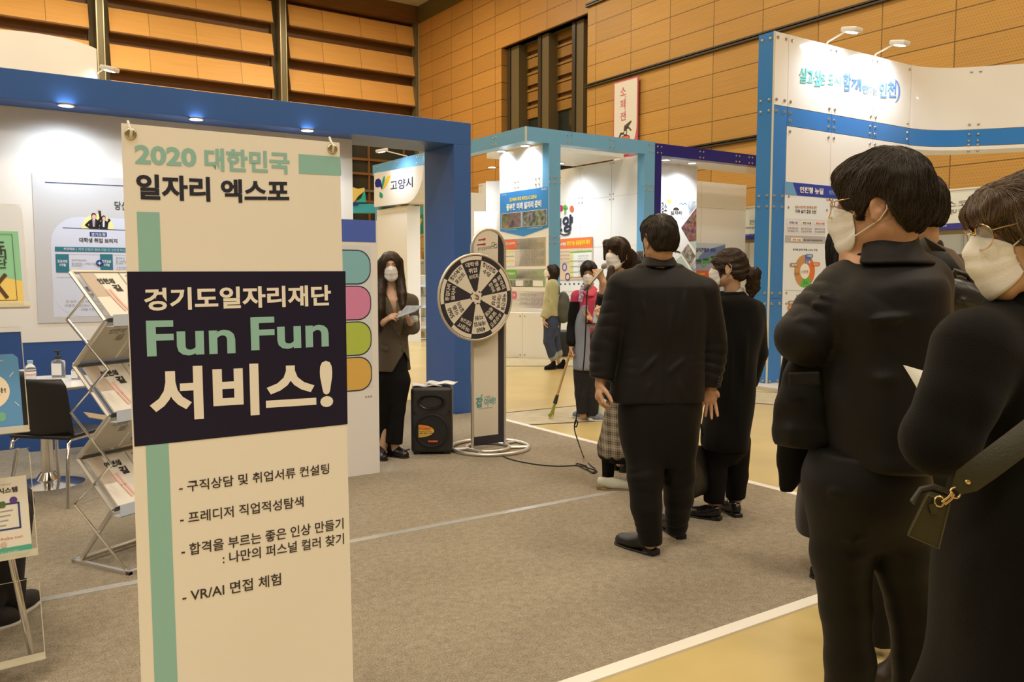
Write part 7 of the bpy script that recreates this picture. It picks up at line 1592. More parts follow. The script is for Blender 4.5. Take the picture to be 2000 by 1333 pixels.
    p = gp(1172, 818); t = empty('dustpan', (p[0], p[1], 0), .15, 'cream upright dustpan at the cleaner\'s feet', 'dustpan'); mb = MB(); w_ = p[1] / F; mb.rbox((-.085, -.05, .0), (.075, .05, .27), .012, mat('dustpan_cream', alb(214, 200, 150), .45)); mb.build('bin', t); mb = MB(); mb.tube([(0, .04, .27), (.02, .05, .75)], .009, mat('dustpan_cream', (.8, .8, .6), .45), 8); mb.build('handle', t)
# ---- woman speaking into a microphone
def mic_woman():
    g = Fig((1203, 950), None, 'long-haired woman in a black jacket and checked skirt speaking into a microphone'); J = g.J
    fr = Frame(J(1204, 497), -38, 2, 0, .93); H = fr.f(HEADF)
    sl, sr = J(1190, 574, -.05), J(1240, 575, .12); el, er = J(1176, 622, -.12), J(1172, 690, .0); wl, wr = J(1178, 552, -.20), J(1170, 630, -.2)
    B_ = Field(); B_.u(H); B_.u(cap(fr.Wd((0, .02, -.07)), J(1208, 565, .03), .042, .05), .02); B_.u(loft([g.lv(562, 1190, 1236, .06, .03), g.lv(580, 1182, 1248, .085, .02), g.lv(640, 1186, 1244, .09, 0), g.lv(700, 1194, 1238, .085, 0), g.lv(760, 1198, 1240, .08, 0)]), .03)
    B_.u(chain([sl, el, wl], [.042, .036, .023]), .02); B_.u(chain([sr, J(1200, 690, -.02), er, wr], [.042, .04, .034, .024]), .02)
    hand(B_, wl, J(1170, 533, -.22) - wl, (-.5, .3, .25), -1, (1.0, 1.0, .7), .02, .90, (.1, .75)); hand(B_, wr, J(1166, 612, -.25) - wr, (.6, .6, .2), 1, (.7, .7, .5), .03, .88, (.3, .6))
    for u, b2, dy in ((1202, 1188, 0), (1230, 1282, .12)): B_.u(chain([J(u, 800), J((u + b2) / 2, 860, dy), J(b2, 938, dy), J(b2 + 22, 946, dy)], [.055, .045, .032, .026]), .03)
    b = solid('body', B_, J(1135, 950) + [0, -.42, 0], J(1300, 461) + [0, .3, 0], .0042, SKINL, g.root); eyes(fr, b, -.3).build('eyes', g.root, autosmooth=False); mask_part(fr, g.root)
    T = Field(); T.u(loft([g.lv(566, 1190, 1232, .07, .03), g.lv(578, 1182, 1250, .10, .02), g.lv(640, 1180, 1250, .12, .0), g.lv(700, 1182, 1248, .12), g.lv(770, 1178, 1256, .14), g.lv(780, 1180, 1254, .135)], 2.4)); T.u(chain([sl, el, J(1180, 575, -.19)], [.062, .060, .045], ce=True), .03); T.u(chain([sr, J(1195, 690, -.05), er + [0, -.1, 0], J(1166, 650, -.2)], [.065, .07, .066, .05], ce=True), .03); T.warp(folds(.004, (18, 14, 10), 2)); T.warp(creases(sl, el, 4, .005))
    solid('jacket', T, J(1130, 786) + [0, -.42, 0], J(1268, 560) + [0, .3, 0], .0055, SUIT, g.root)
    K = bpy.data.materials.new('check_wool'); K.use_nodes = True; nt = K.node_tree; p = nt.nodes['Principled BSDF']; p.inputs['Roughness'].default_value = .9; tc = nt.nodes.new('ShaderNodeTexCoord'); acc = None
    for ax, sc_ in (('X', 60), ('Z', 54), ('X', 230), ('Z', 210)):
        sx = nt.nodes.new('ShaderNodeSeparateXYZ'); nt.links.new(tc.outputs['Object'], sx.inputs[0]); m1 = nt.nodes.new('ShaderNodeMath'); m1.operation = 'MULTIPLY'; m1.inputs[1].default_value = sc_ * 2; nt.links.new(sx.outputs[ax], m1.inputs[0]); m2 = nt.nodes.new('ShaderNodeMath'); m2.operation = 'SINE'; nt.links.new(m1.outputs[0], m2.inputs[0])
        if acc is None: acc = m2
        else: m3 = nt.nodes.new('ShaderNodeMath'); m3.operation = 'ADD'; nt.links.new(acc.outputs[0], m3.inputs[0]); nt.links.new(m2.outputs[0], m3.inputs[1]); acc = m3
    rp = nt.nodes.new('ShaderNodeMapRange'); rp.inputs[1].default_value = -2.5; rp.inputs[2].default_value = 2.5; nt.links.new(acc.outputs[0], rp.inputs[0]); cr = nt.nodes.new('ShaderNodeValToRGB'); cr.color_ramp.elements[0].color = (.045, .036, .026, 1); cr.color_ramp.elements[1].color = (.34, .29, .21, 1); nt.links.new(rp.outputs[0], cr.inputs[0]); nt.links.new(cr.outputs[0], p.inputs['Base Color'])
    S_ = Field(); S_.u(loft([g.lv(760, 1188, 1250, .11), g.lv(800, 1182, 1258, .14), g.lv(850, 1173, 1264, .18), g.lv(884, 1167, 1270, .21), g.lv(889, 1168, 1269, .2)], 2.2, (9, .022, g.Zv(770)))); solid('check_skirt', S_, J(1150, 894) + [0, -.3, 0], J(1284, 755) + [0, .3, 0], .006, K, g.root)
    U_ = Field(); U_.u(loft([g.lv(860, 1176, 1262, .17), g.lv(893, 1170, 1266, .2), g.lv(897, 1172, 1264, .19)], 2.2, (11, .03, g.Zv(850)))); solid('underskirt', U_, J(1150, 902) + [0, -.3, 0], J(1284, 855) + [0, .3, 0], .007, BLKCLOTH, g.root)
    L_ = Field(); L_.u(chain([J(1194, 850), J(1189, 895), J(1187.5, 930)], [.055, .048, .040]), 0); L_.u(chain([J(1240, 850, .1), J(1262, 890, .12), J(1281, 922, .12)], [.055, .048, .040]), 0); solid('leggings', L_, J(1165, 940) + [0, -.2, 0], J(1310, 840) + [0, .3, 0], .005, BLKCLOTH, g.root)
    CRM = mat('loafer_cream', alb(206, 186, 140), .3, spec=.5); HL = mat('heel_tan', alb(130, 96, 48), .5)
    s_ = shoe('loafer', gp(1166, 958) - g.p0, gp(1233, 958) - g.p0, g.root, CRM, HL, .040, .05, low=True, heelh=.028); shoe('loafer', gp(1270, 938) - g.p0, gp(1304, 938) - g.p0, g.root, CRM, HL, .042, .05, low=True, heelh=.028)
    mb = MB(); q = gp(1209, 951) - g.p0 + [0, -.02, .062]; mb.tube([q + [-.02, -.02, -.004], q + [-.01, 0, .004], q + [0, -.012, 0], q + [.012, .01, .002]], .0035, ALU, 8); mb.build('buckle', s_)
    hair_long(g, fr, HAIRN, 21, [([J(1224, 505, .08), J(1229, 545, .06), J(1228, 590, .0), J(1222, 628, -.06)], [.07, .062, .055, .03], ((0, 1, 0), 1.2)), ([J(1194, 525, -.08), J(1190, 560, -.10), J(1188, 598, -.14), J(1190, 620, -.15)], [.022, .032, .03, .012], None)], n=4600, bangs=True, face=((0, -.12, -.045), (.058, .07, .085)))
    t = empty('microphone', tuple(atd(1180, 520, g.y0 - .22)), 0, 'silver and black microphone held up to the speaking woman\'s mask', 'microphone'); o = np.array(t.location); a = atd(1176, 527, g.y0 - .235) - o; e = atd(1150, 557, g.y0 - .30) - o; d = nrm(e - a)
    mb = MB(); mb.lathe([(0, -.019), (.013, -.015), (.0185, 0), (.017, .010), (.012, .018)], (0, 0, 0), mat('mic_mesh', (.3, .29, .27), .35, .9, bump=(900, .6)), 20, axis=d); mb.build('head', t); mb = MB(); L = np.linalg.norm(e - a); mb.lathe([(.012, 0), (.0115, .01), (.0095, L), (.0, L + .002)], a, mat('mic_body', (.35, .33, .28), .3, .9), 18, axis=d); mb.build('body', t); mb = MB(); mb.lathe([(.0095, 0), (.0105, .01), (.007, .05), (0, .052)], e, DARK, 14, axis=d); mb.build('plug', t)
    y = g.y0 - .3
    cable([atd(1149, 560, y), atd(1146, 580, y - .02), atd(1144, 640, y), atd(1141, 700, y + .05), atd(1134, 760, y + .15), atd(1128, 800, y + .25), atd(1124, 826, y + .3), atd(1122, 832, y + .32), atd(1126, 834, y + .3), atd(1128, 825, y + .3), atd(1124, 822, y + .3), atd(1122, 838, y + .3), atd(1128, 860, y + .32), gp(1140, 893, .012), gp(1152, 908, .012), gp(1163, 917, .012), gp(1158, 923, .012), gp(1146, 916, .012)], 'thin black microphone cable hanging with a small loop to the carpet')
    held_sheets([atd(1158, 632, y + .02), atd(1184, 632, y + .05), atd(1182, 608, y + .1), atd(1159, 608, y + .08)], 'clear folder of grey papers in the speaking woman\'s lower hand', mat('folder_grey', alb(146, 136, 112), .3, var=(30, .25)), .006, 'folder')

COAT = mat('black_coat', (.0048, .0042, .0036), .9, sheen=.06, spec=.12, bump=(420, .25))
# ---- woman with a ponytail in the long black coat
def pony_woman():
    g = Fig((1424, 1008), None, 'woman with a low ponytail in a long black coat beside the suited man'); J = g.J
    fr = Frame(J(1423, 524), -116, 6, 0, .93); H = fr.f(HEADF)
    sl, sr = J(1404, 602, .0), J(1472, 608, .0); el, er = J(1398, 690, -.02), J(1477, 690, .02); wl, wr = J(1400, 740, .14), J(1462, 750, .13)
    B_ = Field(); B_.u(H); B_.u(cap(fr.Wd((0, .02, -.07)), J(1430, 580, .02), .044, .05), .02); B_.u(loft([g.lv(585, 1410, 1462, .07), g.lv(690, 1408, 1468, .09), g.lv(800, 1402, 1466, .09), g.lv(870, 1400, 1456, .08)]), .03)
    B_.u(chain([sl, el, wl], [.04, .035, .024]), .02); B_.u(chain([sr, er, wr], [.04, .035, .024]), .02); hand(B_, wl, (.0, .06, -.1), (1, 0, 0), -1, (.6, .6, .5), .05, .85); hand(B_, wr, (-.05, .06, -.09), (-1, 0, 0), 1, (.6, .6, .5), .05, .85)
    for u, ub, dy in ((1396, 1393, .0), (1440, 1434, .12)): B_.u(chain([J(u, 860, dy), J(u, 930, dy), J(ub, 998, dy), J(ub - 26, 1006, dy)], [.07, .05, .033, .026]), .03)
    b = solid('body', B_, J(1330, 1015) + [0, -.4, 0], J(1500, 482) + [0, .35, 0], .0045, SKINL, g.root); eyes(fr, b).build('eyes', g.root, autosmooth=False); mask_part(fr, g.root)
    T = Field(); T.u(loft([g.lv(574, 1408, 1452, .075, .01), g.lv(586, 1396, 1476, .11, .0), g.lv(620, 1396, 1488, .13), g.lv(700, 1390, 1478, .14), g.lv(790, 1380, 1470, .15), g.lv(868, 1371, 1459, .16), g.lv(875, 1372, 1458, .155)], 2.4, (5, .02, g.Zv(720)))); T.u(chain([sl, el, wl], [.068, .066, .055], ce=True), .025); T.u(chain([sr, er, wr], [.070, .068, .055], ce=True), .02)
    T.warp(folds(.004, (16, 12, 7), 5)); bk = lambda u, v: J(u, v, -.14); T.warp(ridges((bk(1430, 640), bk(1424, 800), .016, .010), (bk(1458, 640), bk(1452, 760), .014, .009), (bk(1440, 790), bk(1440, 872), .014, .007)))
    jk = solid('coat', T, J(1350, 880) + [0, -.35, 0], J(1510, 566) + [0, .35, 0], .0055, COAT, g.root)
    C = Field(); c = J(1427, 574, .02); C.u(loft([(c[2] - .055, c[0] + .01, c[1], .115, .12), (c[2] - .03, c[0] + .01, c[1], .10, .105), (c[2] + .016, c[0] + .006, c[1] + .005, .072, .08)])); C.cut(loft([(c[2] - .02, c[0], c[1], .06, .065), (c[2] + .03, c[0], c[1], .066, .072)]), .004); solid('coat_collar', C, c - .16, c + .16, .005, COAT, jk)
    collar('shirt_collar', g.root, J(1434, 566, .02), .052, .055, .02, SHIRTW)
    Tr = trousers_field(g, [g.lv(840, 1378, 1456, .12), g.lv(880, 1378, 1456, .12), g.lv(905, 1400, 1436, .06)], (([J(1398, 862), J(1396, 930), J(1394.5, 980)], [.085, .070, .060]), ([J(1438, 862, .06), J(1438, 930, .1), J(1437, 972, .12)], [.085, .070, .060])), .04); Tr.warp(folds(.003, (14, 12, 7), 2)); solid('trousers', Tr, J(1355, 992) + [0, -.3, 0], J(1475, 835) + [0, .4, 0], .0055, BLKCLOTH, g.root)
    PAT = mat('patent_leather', (.010, .009, .009), .10, spec=.7, bump=(60, .25))
    s_ = shoe('loafer', gp(1408, 1019) - g.p0, gp(1345, 1008) - g.p0, g.root, PAT, SOLEB, .045, .05, low=True, heelh=.022); shoe('loafer', gp(1443, 1014) - g.p0, gp(1408, 992) - g.p0, g.root, PAT, SOLEB, .045, .05, low=True, heelh=.022)
    q = gp(1362, 1010) - g.p0; mb = MB(); mb.tube([q + [-.0, -.035, .045], q + [.005, 0, .062], q + [.01, .035, .045]], .004, ALU, 8); mb.build('buckle', s_)
    tie = fr.Wd((0, .112, -.035)); tail = [tie, tie + [.04, -.02, -.01], J(1470, 562, -.01), J(1468, 577, -.02)]
    Hs = Field(); Hs.u(ell((0, .014, .032), (.086, .107, .094))); Hs.u(ell((0, .055, -.02), (.072, .075, .07)), .03); Hs.u(cap((-.04, -.075, .055), (.04, -.075, .055), .022), .02); Hs.cut(ell((0, -.125, -.03), (.065, .085, .088)), .008); Hs.cut(boxf((0, -.04, -.095), (.12, .07, .06)), .01)
    for s in (-1, 1): Hs.cut(ell((s * .092, .010, -.018), (.03, .03, .036)), .006); Hs.u(cap((s * .066, -.048, .03), (s * .064, -.042, -.055), .010, .004), .01)
    G = Field(); G.u(fr.f(Hs)); G.u(chain(tail, [.020, .034, .040, .014], ((0, 1, 0), 1.4)), .008); G.warp(lambda P: .002 * np.sin(150 * fr.L(P)[:, 2] + 60 * fr.L(P)[:, 0]))
    V, Q = skin_mesh(G, fr.c - .17, fr.c + [.22, .17, .14], .0042); o = mesh_obj('hair', V, Q, HAIRN[0], g.root)
    tl = fr.L(np.array([tie]))[0]
    def field(P):
        q = fr.L(P); d = tl - q; n_ = np.linalg.norm(d, axis=1, keepdims=True); d = d / (n_ + 1e-6); w = P @ np.array([1., 0, 0]) > tie[0] + .0
        d = d @ fr.R.T; d[w] = np.array([.45, -.1, -.85]); return d
    strands('hair_strands', G, V, field, 5200, 10, .010, o, HAIRN, .0009, .0018, 4, wob=.10)
    mb = MB(); mb.tube([tie + .022 * np.array([0, math.cos(a), math.sin(a)]) + [.01, 0, 0] for a in np.linspace(0, 2 * PI, 14, endpoint=False)], .005, mat('hair_tie', (.45, .32, .12), .4), 8, True); mb.build('hair_tie', o)
    # black tote hanging from her hand
    p = J(1357, 918, -.05); t = empty('tote_bag', tuple(g.p0 + p), .9, 'black tote bag hanging between the suited man and the long black coat', 'bag'); BL = mat('bag_leather', (.014, .012, .011), .45, spec=.5)
    B2 = Field(); B2.u(loft([(-.15, 0, 0, .15, .05), (-.12, 0, 0, .155, .06), (.08, .0, 0, .12, .045), (.14, .0, 0, .085, .02)], 3.)); B2.warp(folds(.004, (20, 14, 14), 2)); solid('body', B2, np.array([-.2, -.1, -.18]), np.array([.2, .1, .16]), .006, BL, t)
    for s in (-1, 1): mb = MB(); mb.tube([(-.07, s * .02, .12), (-.05, s * .012, .26), (0, 0, .34), (.05, s * .012, .26), (.07, s * .02, .12)], .006, BL, 8); mb.build('handle', t)
# ---- colleague mostly hidden behind the man in the suit
def hidden_colleague():
    g = Fig((1222, 922), None, 'dark-haired person in black pumps mostly hidden behind the suited man'); J = g.J
    fr = Frame(J(1246, 524, .0), -100, 0, 0, .93); H = fr.f(HEADF); B_ = Field(); B_.u(H); B_.u(cap(fr.Wd((0, .02, -.07)), J(1250, 580), .044, .05), .02); B_.u(loft([g.lv(580, 1235, 1285, .07), g.lv(700, 1232, 1282, .09), g.lv(790, 1232, 1284, .10)]), .03)
    for u, ub in ((1240, 1211), (1258, 1226)): B_.u(chain([J(u, 790), J((u + ub) / 2 + 4, 850), J(ub, 905)], [.075, .052, .032]), .03)
    for s in (0, .2): B_.u(chain([J(1262, 595, s), J(1262, 660, s), J(1262, 720, s - .1)], [.042, .036, .024]), .02); hand(B_, J(1262, 720, s - .1), (0, -.05, -.1), (1, 0, 0), 1, (.4, .4, .4), .06, .88)
    b = solid('body', B_, J(1185, 930) + [0, -.4, 0], J(1305, 480) + [0, .35, 0], .006, SKINL, g.root); eyes(fr, b).build('eyes', g.root, autosmooth=False); mask_part(fr, g.root)
    T = Field(); T.u(loft([g.lv(575, 1240, 1280, .08), g.lv(592, 1234, 1290, .12), g.lv(700, 1230, 1288, .13), g.lv(760, 1228, 1288, .14)])); [T.u(chain([J(1262, 595, s), J(1262, 660, s), J(1262, 712, s - .09)], [.066, .06, .05], ce=True), .02) for s in (0, .2)]; solid('jacket', T, J(1205, 768) + [0, -.3, 0], J(1310, 568) + [0, .4, 0], .007, SUIT, g.root)
    K_ = Field(); K_.u(loft([g.lv(750, 1234, 1284, .12), g.lv(840, 1222, 1276, .13), g.lv(846, 1223, 1275, .125)])); solid('skirt', K_, J(1200, 852) + [0, -.25, 0], J(1300, 742) + [0, .25, 0], .007, BLKCLOTH, g.root)
    for (h, t_) in (((1221, 917), (1196, 920)), ((1240, 921), (1213, 925))):
        s_ = shoe('pump', gp(*h) - g.p0, gp(*t_) - g.p0, g.root, BOOT, SOLEB, .036, .05, low=True, heelh=.05); q = gp(*h) - g.p0; mb = MB(); mb.tube([q + [0, 0, .05], q + [.006, 0, .0]], [.014, .005], BOOT, 8); mb.build('heel', s_)
    hair_long(g, fr, HAIRB, 31, [([fr.Wd((0, .07, 0)), fr.Wd((0, .07, -.10))], [.06, .05], None)], n=800, r=.0018, res=.006)
# ---- big man with folded arms, right of the middle
def big_man():
    g = Fig(None, 2.1, 'tall man with glasses and folded arms in a black suit, right foreground', base=np.array([*atd(1712, 540, 2.1)[:2], 0.])); J = g.J
    fr = Frame(J(1718, 402, .0), -126, 5, 0, 1.0); H = fr.f(HEADM)
    sl, sr = J(1650, 576, .02), J(1797, 562, .02); el, er = J(1567, 658, -.02), J(1806, 668, .03); wl, wr = J(1640, 668, .20), J(1690, 640, .25)
    B_ = Field(); B_.u(H); B_.u(cap(fr.Wd((0, .028, -.055)), J(1722, 510, .03), .060, .070), .025); B_.u(loft([g.lv(505, 1650, 1800, .08, .02), g.lv(560, 1625, 1815, .11), g.lv(700, 1628, 1806, .11), g.lv(860, 1640, 1790, .11), g.lv(930, 1630, 1770, .09)]), .04)
    B_.u(chain([sl, el, wl], [.055, .045, .03]), .03); B_.u(chain([sr, er, wr], [.055, .045, .03]), .03); hand(B_, wl, (.1, .02, .01), (0, -1, 0), 1, (.2, .2, .2), .06, 1.0); hand(B_, wr, (-.1, .03, .03), (0, -1, 0), -1, (.2, .2, .2), .06, 1.)
    za = .06
    lx, rx = J(1661, 1330)[0], J(1795, 1330)[0]
    B_.u(chain([J(1650, 930), J(1650, 1180, .02), np.array([lx, .03, .1])], [.07, .045, .038]), .04); B_.u(chain([J(1745, 930), J(1783, 1180, .02), np.array([rx, .03, .1])], [.07, .045, .038]), .04)
    b = solid('body', B_, np.array([g.X(1490), -.35, .0]), np.array([g.X(1865), .45, g.Zv(296)]), .0045, SKIN, g.root); eyes(fr, b).build('eyes', g.root, autosmooth=False); mask_part(fr, g.root); glasses_part(fr, g.root)
    T = Field()
    T.u(loft([g.lv(508, 1676, 1780, .08, .02), g.lv(522, 1652, 1808, .10, .01), g.lv(545, 1632, 1830, .13), g.lv(600, 1600, 1838, .145), g.lv(700, 1614, 1830, .14), g.lv(780, 1612, 1822, .145), g.lv(860, 1618, 1816, .155), g.lv(897, 1622, 1810, .16), g.lv(905, 1626, 1804, .155)], 2.5), 0)
    T.u(cap(J(1695, 530, .01), J(1645, 556, .02), .055), .05); T.u(cap(J(1762, 522, .01), J(1806, 546, .02), .055), .05)
    T.u(chain([sl, J(1608, 612, .0), el, J(1600, 684, .12), wl], [.076, .073, .064, .064, .058], ce=True), .022); T.u(chain([sr, er, J(1790, 690, .15), wr], [.074, .070, .068, .06], ce=True), .025)
    T.warp(folds(.003, (14, 10, 7), 3)); bk = lambda u, v: J(u, v, -.15); sv = lambda u, v: J(u, v, -.07)
    T.warp(ridges((bk(1650, 626), bk(1790, 618), .009, .008), (bk(1700, 634), bk(1765, 628), .008, .005), (bk(1640, 640), bk(1715, 660), .009, .008), (bk(1660, 560), bk(1800, 552), .016, .004), (sv(1570, 560), sv(1640, 590), .010, .009), (sv(1560, 590), sv(1630, 600), .010, .008), (sv(1590, 535), sv(1645, 560), .012, .006), (sv(1545, 620), sv(1620, 628), .010, .007), (bk(1650, 740), bk(1770, 742), .018, .006), (bk(1655, 800), bk(1700, 850), .02, .006), (bk(1640, 545), bk(1646, 700), .007, -.006), (bk(1640, 690), bk(1620, 890), .010, -.006), (sv(1600, 520), sv(1640, 545), .006, -.004)))
    T.warp(creases(sl, el, 4, .005, seed=2)); T.warp(creases(J(1578, 606), J(1600, 690, .1), 3, .005, seed=1))
    jk = solid('jacket', T, np.array([g.X(1475), -.35, g.Zv(915)]), np.array([g.X(1880), .5, g.Zv(470)]), .0048, SUIT, g.root)
    # left front panel hanging forward, with its flap pocket
    Fp = Field(); Fp.u(chain([J(1600, 672, .06), J(1588, 740, .05), J(1578, 800, .04), J(1572, 842, .04)], [.055, .075, .082, .082], ((0, 1, 0), 1.9)), 0); Fp.u(boxf(J(1572, 846, .04), (.068, .045, .03), None, .02), .02); Fp.keep(lambda P: g.Zv(873) + (P[:, 0] - g.X(1519)) * -.10 - P[:, 2], .004); Fp.warp(folds(.003, (16, 14, 6), 6)); Fp.warp(ridges((J(1605, 720, -.03), J(1598, 860, -.03), .014, .008)))
    solid('front_panel', Fp, np.array([g.X(1500), -.16, g.Zv(884)]), np.array([g.X(1650), .22, g.Zv(650)]), .0045, SUIT, jk)
    pk = J(1571, 740, -.058); Rk = rot(-14, 0, 0); Pf = Field(); Pf.u(boxf(pk, (.036, .006, .017), rot(-14, 0, -4), .004)); solid('pocket_flap', Pf, pk - .07, pk + .07, .003, SUIT, jk)
    c = J(1726, 478, .015); C = Field(); C.u(loft([(c[2] - .05, c[0], c[1] - .005, .12, .115), (c[2] - .015, c[0], c[1], .088, .092), (c[2] + .034, c[0] + .006, c[1] + .01, .068, .078)])); C.cut(loft([(c[2] - .02, c[0], c[1], .058, .062), (c[2] + .05, c[0] + .006, c[1] + .008, .0625, .0725)]), .004); C.cut(lambda P: (P - fr.c) @ (fr.R @ np.array([0, 1, 0], np.float32)) * 1. + .035 + .0 * P[:, 2], .006); solid('collar', C, c - .16, c + .17, .0045, SUIT, jk)
    Tr = trousers_field(g, [g.lv(880, 1596, 1806, .13), g.lv(930, 1578, 1800, .14), g.lv(985, 1584, 1792, .13), g.lv(1060, 1620, 1762, .07)], (([J(1648, 960), J(1645, 1080, .01), J(1654, 1190, .02), J(1659, 1290, .02), np.array([lx, .03, .04])], [.090, .076, .064, .062, .060]), ([J(1742, 960), J(1762, 1080, .01), J(1783, 1190, .02), J(1793, 1290, .02), np.array([rx, .03, .04])], [.090, .078, .062, .060, .060])), .05)
    Tr.warp(folds(.004, (12, 12, 8), 3)); tf = lambda u, v: J(u, v, -.10)
    Tr.warp(ridges((tf(1590, 1098), tf(1690, 1050), .012, .009), (tf(1600, 1115), tf(1655, 1100), .010, .006), (tf(1770, 1090), tf(1800, 1120), .012, .008), (tf(1720, 1090), tf(1790, 1160), .012, .009), (tf(1605, 1160), tf(1640, 1190), .012, .006), (tf(1660, 1060), tf(1600, 1050), .012, .006), (tf(1640, 1240), tf(1635, 1330), .007, .006), (tf(1810, 1170), tf(1818, 1330), .007, .007), (tf(1600, 965), tf(1700, 960), .012, .007), (tf(1700, 985), tf(1780, 965), .012, .007)))
    solid('trousers', Tr, np.array([g.X(1540), -.28, .01]), np.array([g.X(1850), .3, g.Zv(865)]), .0055, SUITB, g.root)
    for x in (lx, rx): shoe('shoe', np.array([x + .03, -.06, 0]), np.array([x - .13, .17, 0]), g.root, SHOEB, SOLEB, .05, .08, laces=True, heelh=.03)
    hair_short(g, fr, HAIRK, 17, vol=.024, n=11000, nape=-.082, res=.003, r=.0006)
    # draped coat over his forearm
    D_ = Field(); D_.u(chain([J(1568, 700, .12), J(1556, 800, .16), J(1552, 900, .17), J(1530, 975, .17)], [.05, .055, .05, .008], ((.3, 1, 0), 1.8)), 0); D_.u(chain([J(1580, 700, .14), J(1580, 880, .19), J(1570, 935, .2)], [.05, .05, .012], ((.3, 1, 0), 1.8)), .03); D_.warp(folds(.005, (20, 14, 10), 4))
    o = solid('draped_coat', D_, np.array([g.X(1490), -.1, g.Zv(995)]), np.array([g.X(1640), .5, g.Zv(670)]), .0055, COAT, None); o.location = tuple(g.p0); tag(o, 'black coat draped over the folded arms of the tall man with glasses', 'coat')
# ---- man with the leather backpack behind him
def backpack_man():
    g = Fig(None, 3.1, 'man with a black leather backpack standing behind the tall man with glasses', base=np.array([*atd(1800, 540, 3.1)[:2], 0.])); J = g.J
    fr = Frame(J(1790, 412), -165, 2, 0, .98); H = fr.f(HEADM); sl, sr = J(1738, 525), J(1872, 535); el, er = J(1728, 650), J(1890, 655); wl, wr = J(1740, 740, .15), J(1870, 740, .15)
    B_ = Field(); B_.u(H); B_.u(cap(fr.Wd((0, .025, -.06)), J(1796, 500, .02), .058, .065), .02); B_.u(loft([g.lv(500, 1750, 1850, .08), g.lv(560, 1738, 1872, .10), g.lv(800, 1748, 1862, .11), g.lv(880, 1748, 1862, .11)]), .03); B_.u(chain([sl, el, wl], [.05, .042, .028]), .03); B_.u(chain([sr, er, wr], [.05, .042, .028]), .03); hand(B_, wl, (0, .05, -.1), (1, 0, 0), 1, (.4, .4, .4), .05); hand(B_, wr, (0, .05, -.1), (-1, 0, 0), -1, (.4, .4, .4), .05)
    for x in (-.1, .13): B_.u(chain([np.array([x, 0, .85]), np.array([x, 0, .48]), np.array([x, .02, .09])], [.09, .065, .04]), .03)
    solid('body', B_, np.array([-.4, -.3, 0]), np.array([.42, .35, 1.84]), .006, SKIN, g.root); mask_part(fr, g.root)
    T = Field(); T.u(loft([g.lv(492, 1752, 1840, .09), g.lv(506, 1735, 1866, .11), g.lv(560, 1728, 1884, .13), g.lv(760, 1735, 1876, .14), g.lv(850, 1735, 1876, .15)])); T.u(chain([sl, el, wl], [.075, .068, .055], ce=True), .02); T.u(chain([sr, er, wr], [.075, .068, .055], ce=True), .02); T.warp(folds(.004, (14, 10, 8), 2)); jk = solid('jacket', T, np.array([-.45, -.3, .85]), np.array([.45, .4, 1.62]), .007, SUIT, g.root)
    c = J(1796, 482, .02); collar('collar', jk, c, .075, .08, .025, SUIT, .012)
    Tr = trousers_field(g, [(.80, .01, 0, .17, .12), (.88, .01, 0, .175, .125), (.70, .01, 0, .10, .07)], (([np.array([-.09, 0, .82]), np.array([-.1, 0, .48]), np.array([-.1, .02, .05])], [.10, .078, .06]), ([np.array([.11, 0, .82]), np.array([.13, 0, .48]), np.array([.13, .02, .05])], [.10, .078, .06])), .05); solid('trousers', Tr, np.array([-.35, -.25, .02]), np.array([.36, .25, 1.0]), .007, SUITB, g.root)
    BRN = mat('shoe_brown', (.022, .015, .011), .4); 
    shoe('shoe', gp(1778, 1252) - g.p0, gp(1702, 1228) - g.p0, g.root, SHOEB, SOLEB, .052, .09, laces=True, heelh=.03); shoe('shoe', gp(1770, 1350) - g.p0, gp(1706, 1336) - g.p0, g.root, BRN, SOLEB, .052, .09, laces=True, heelh=.03)
    hair_short(g, fr, HAIRK, 23, vol=.018, n=1800, nape=-.065, res=.0045)
    BL = mat('pack_leather', (.016, .014, .011), .34, spec=.6, bump=(70, .12)); BL2 = mat('pack_leather_grey', (.055, .048, .036), .42, spec=.5)
    base = g.p0 + J(1880, 620, -.28); t = empty('backpack', tuple(base), 0, 'black leather backpack hanging on the man behind the tall man', 'backpack')
    K_ = Field(); K_.u(boxf((-.04, .02, -.10), (.13, .075, .20), rot(0, 0, 8), .06)); K_.u(ell((0.0, .0, .06), (.115, .085, .075), rot(0, 0, 25)), .03); K_.warp(folds(.008, (22, 18, 20), 3)); K_.warp(ridges(((-.08, -.09, .07), (.10, -.06, .0), .012, .012), ((-.1, -.08, .0), (.1, -.07, -.06), .010, -.010)))
    solid('body', K_, np.array([-.24, -.15, -.36]), np.array([.18, .16, .2]), .005, BL, t)
    mb = MB(); mb.tube([(-.09, .24, .20), (-.055, .14, .252), (-.02, .06, .225), (.03, .0, .13), (.04, -.01, .06)], [(.006, .026), (.006, .030), (.006, .036), (.006, .040), (.006, .040)], BL2, 10, flat=(.6, -.75, .3)); mb.build('strap', t)
    mb = MB(); mb.tube([(-.07, -.02, .10), (-.05, -.04, .155), (-.01, -.05, .14), (.02, -.04, .09)], .011, BL, 10); mb.build('grab_handle', t)
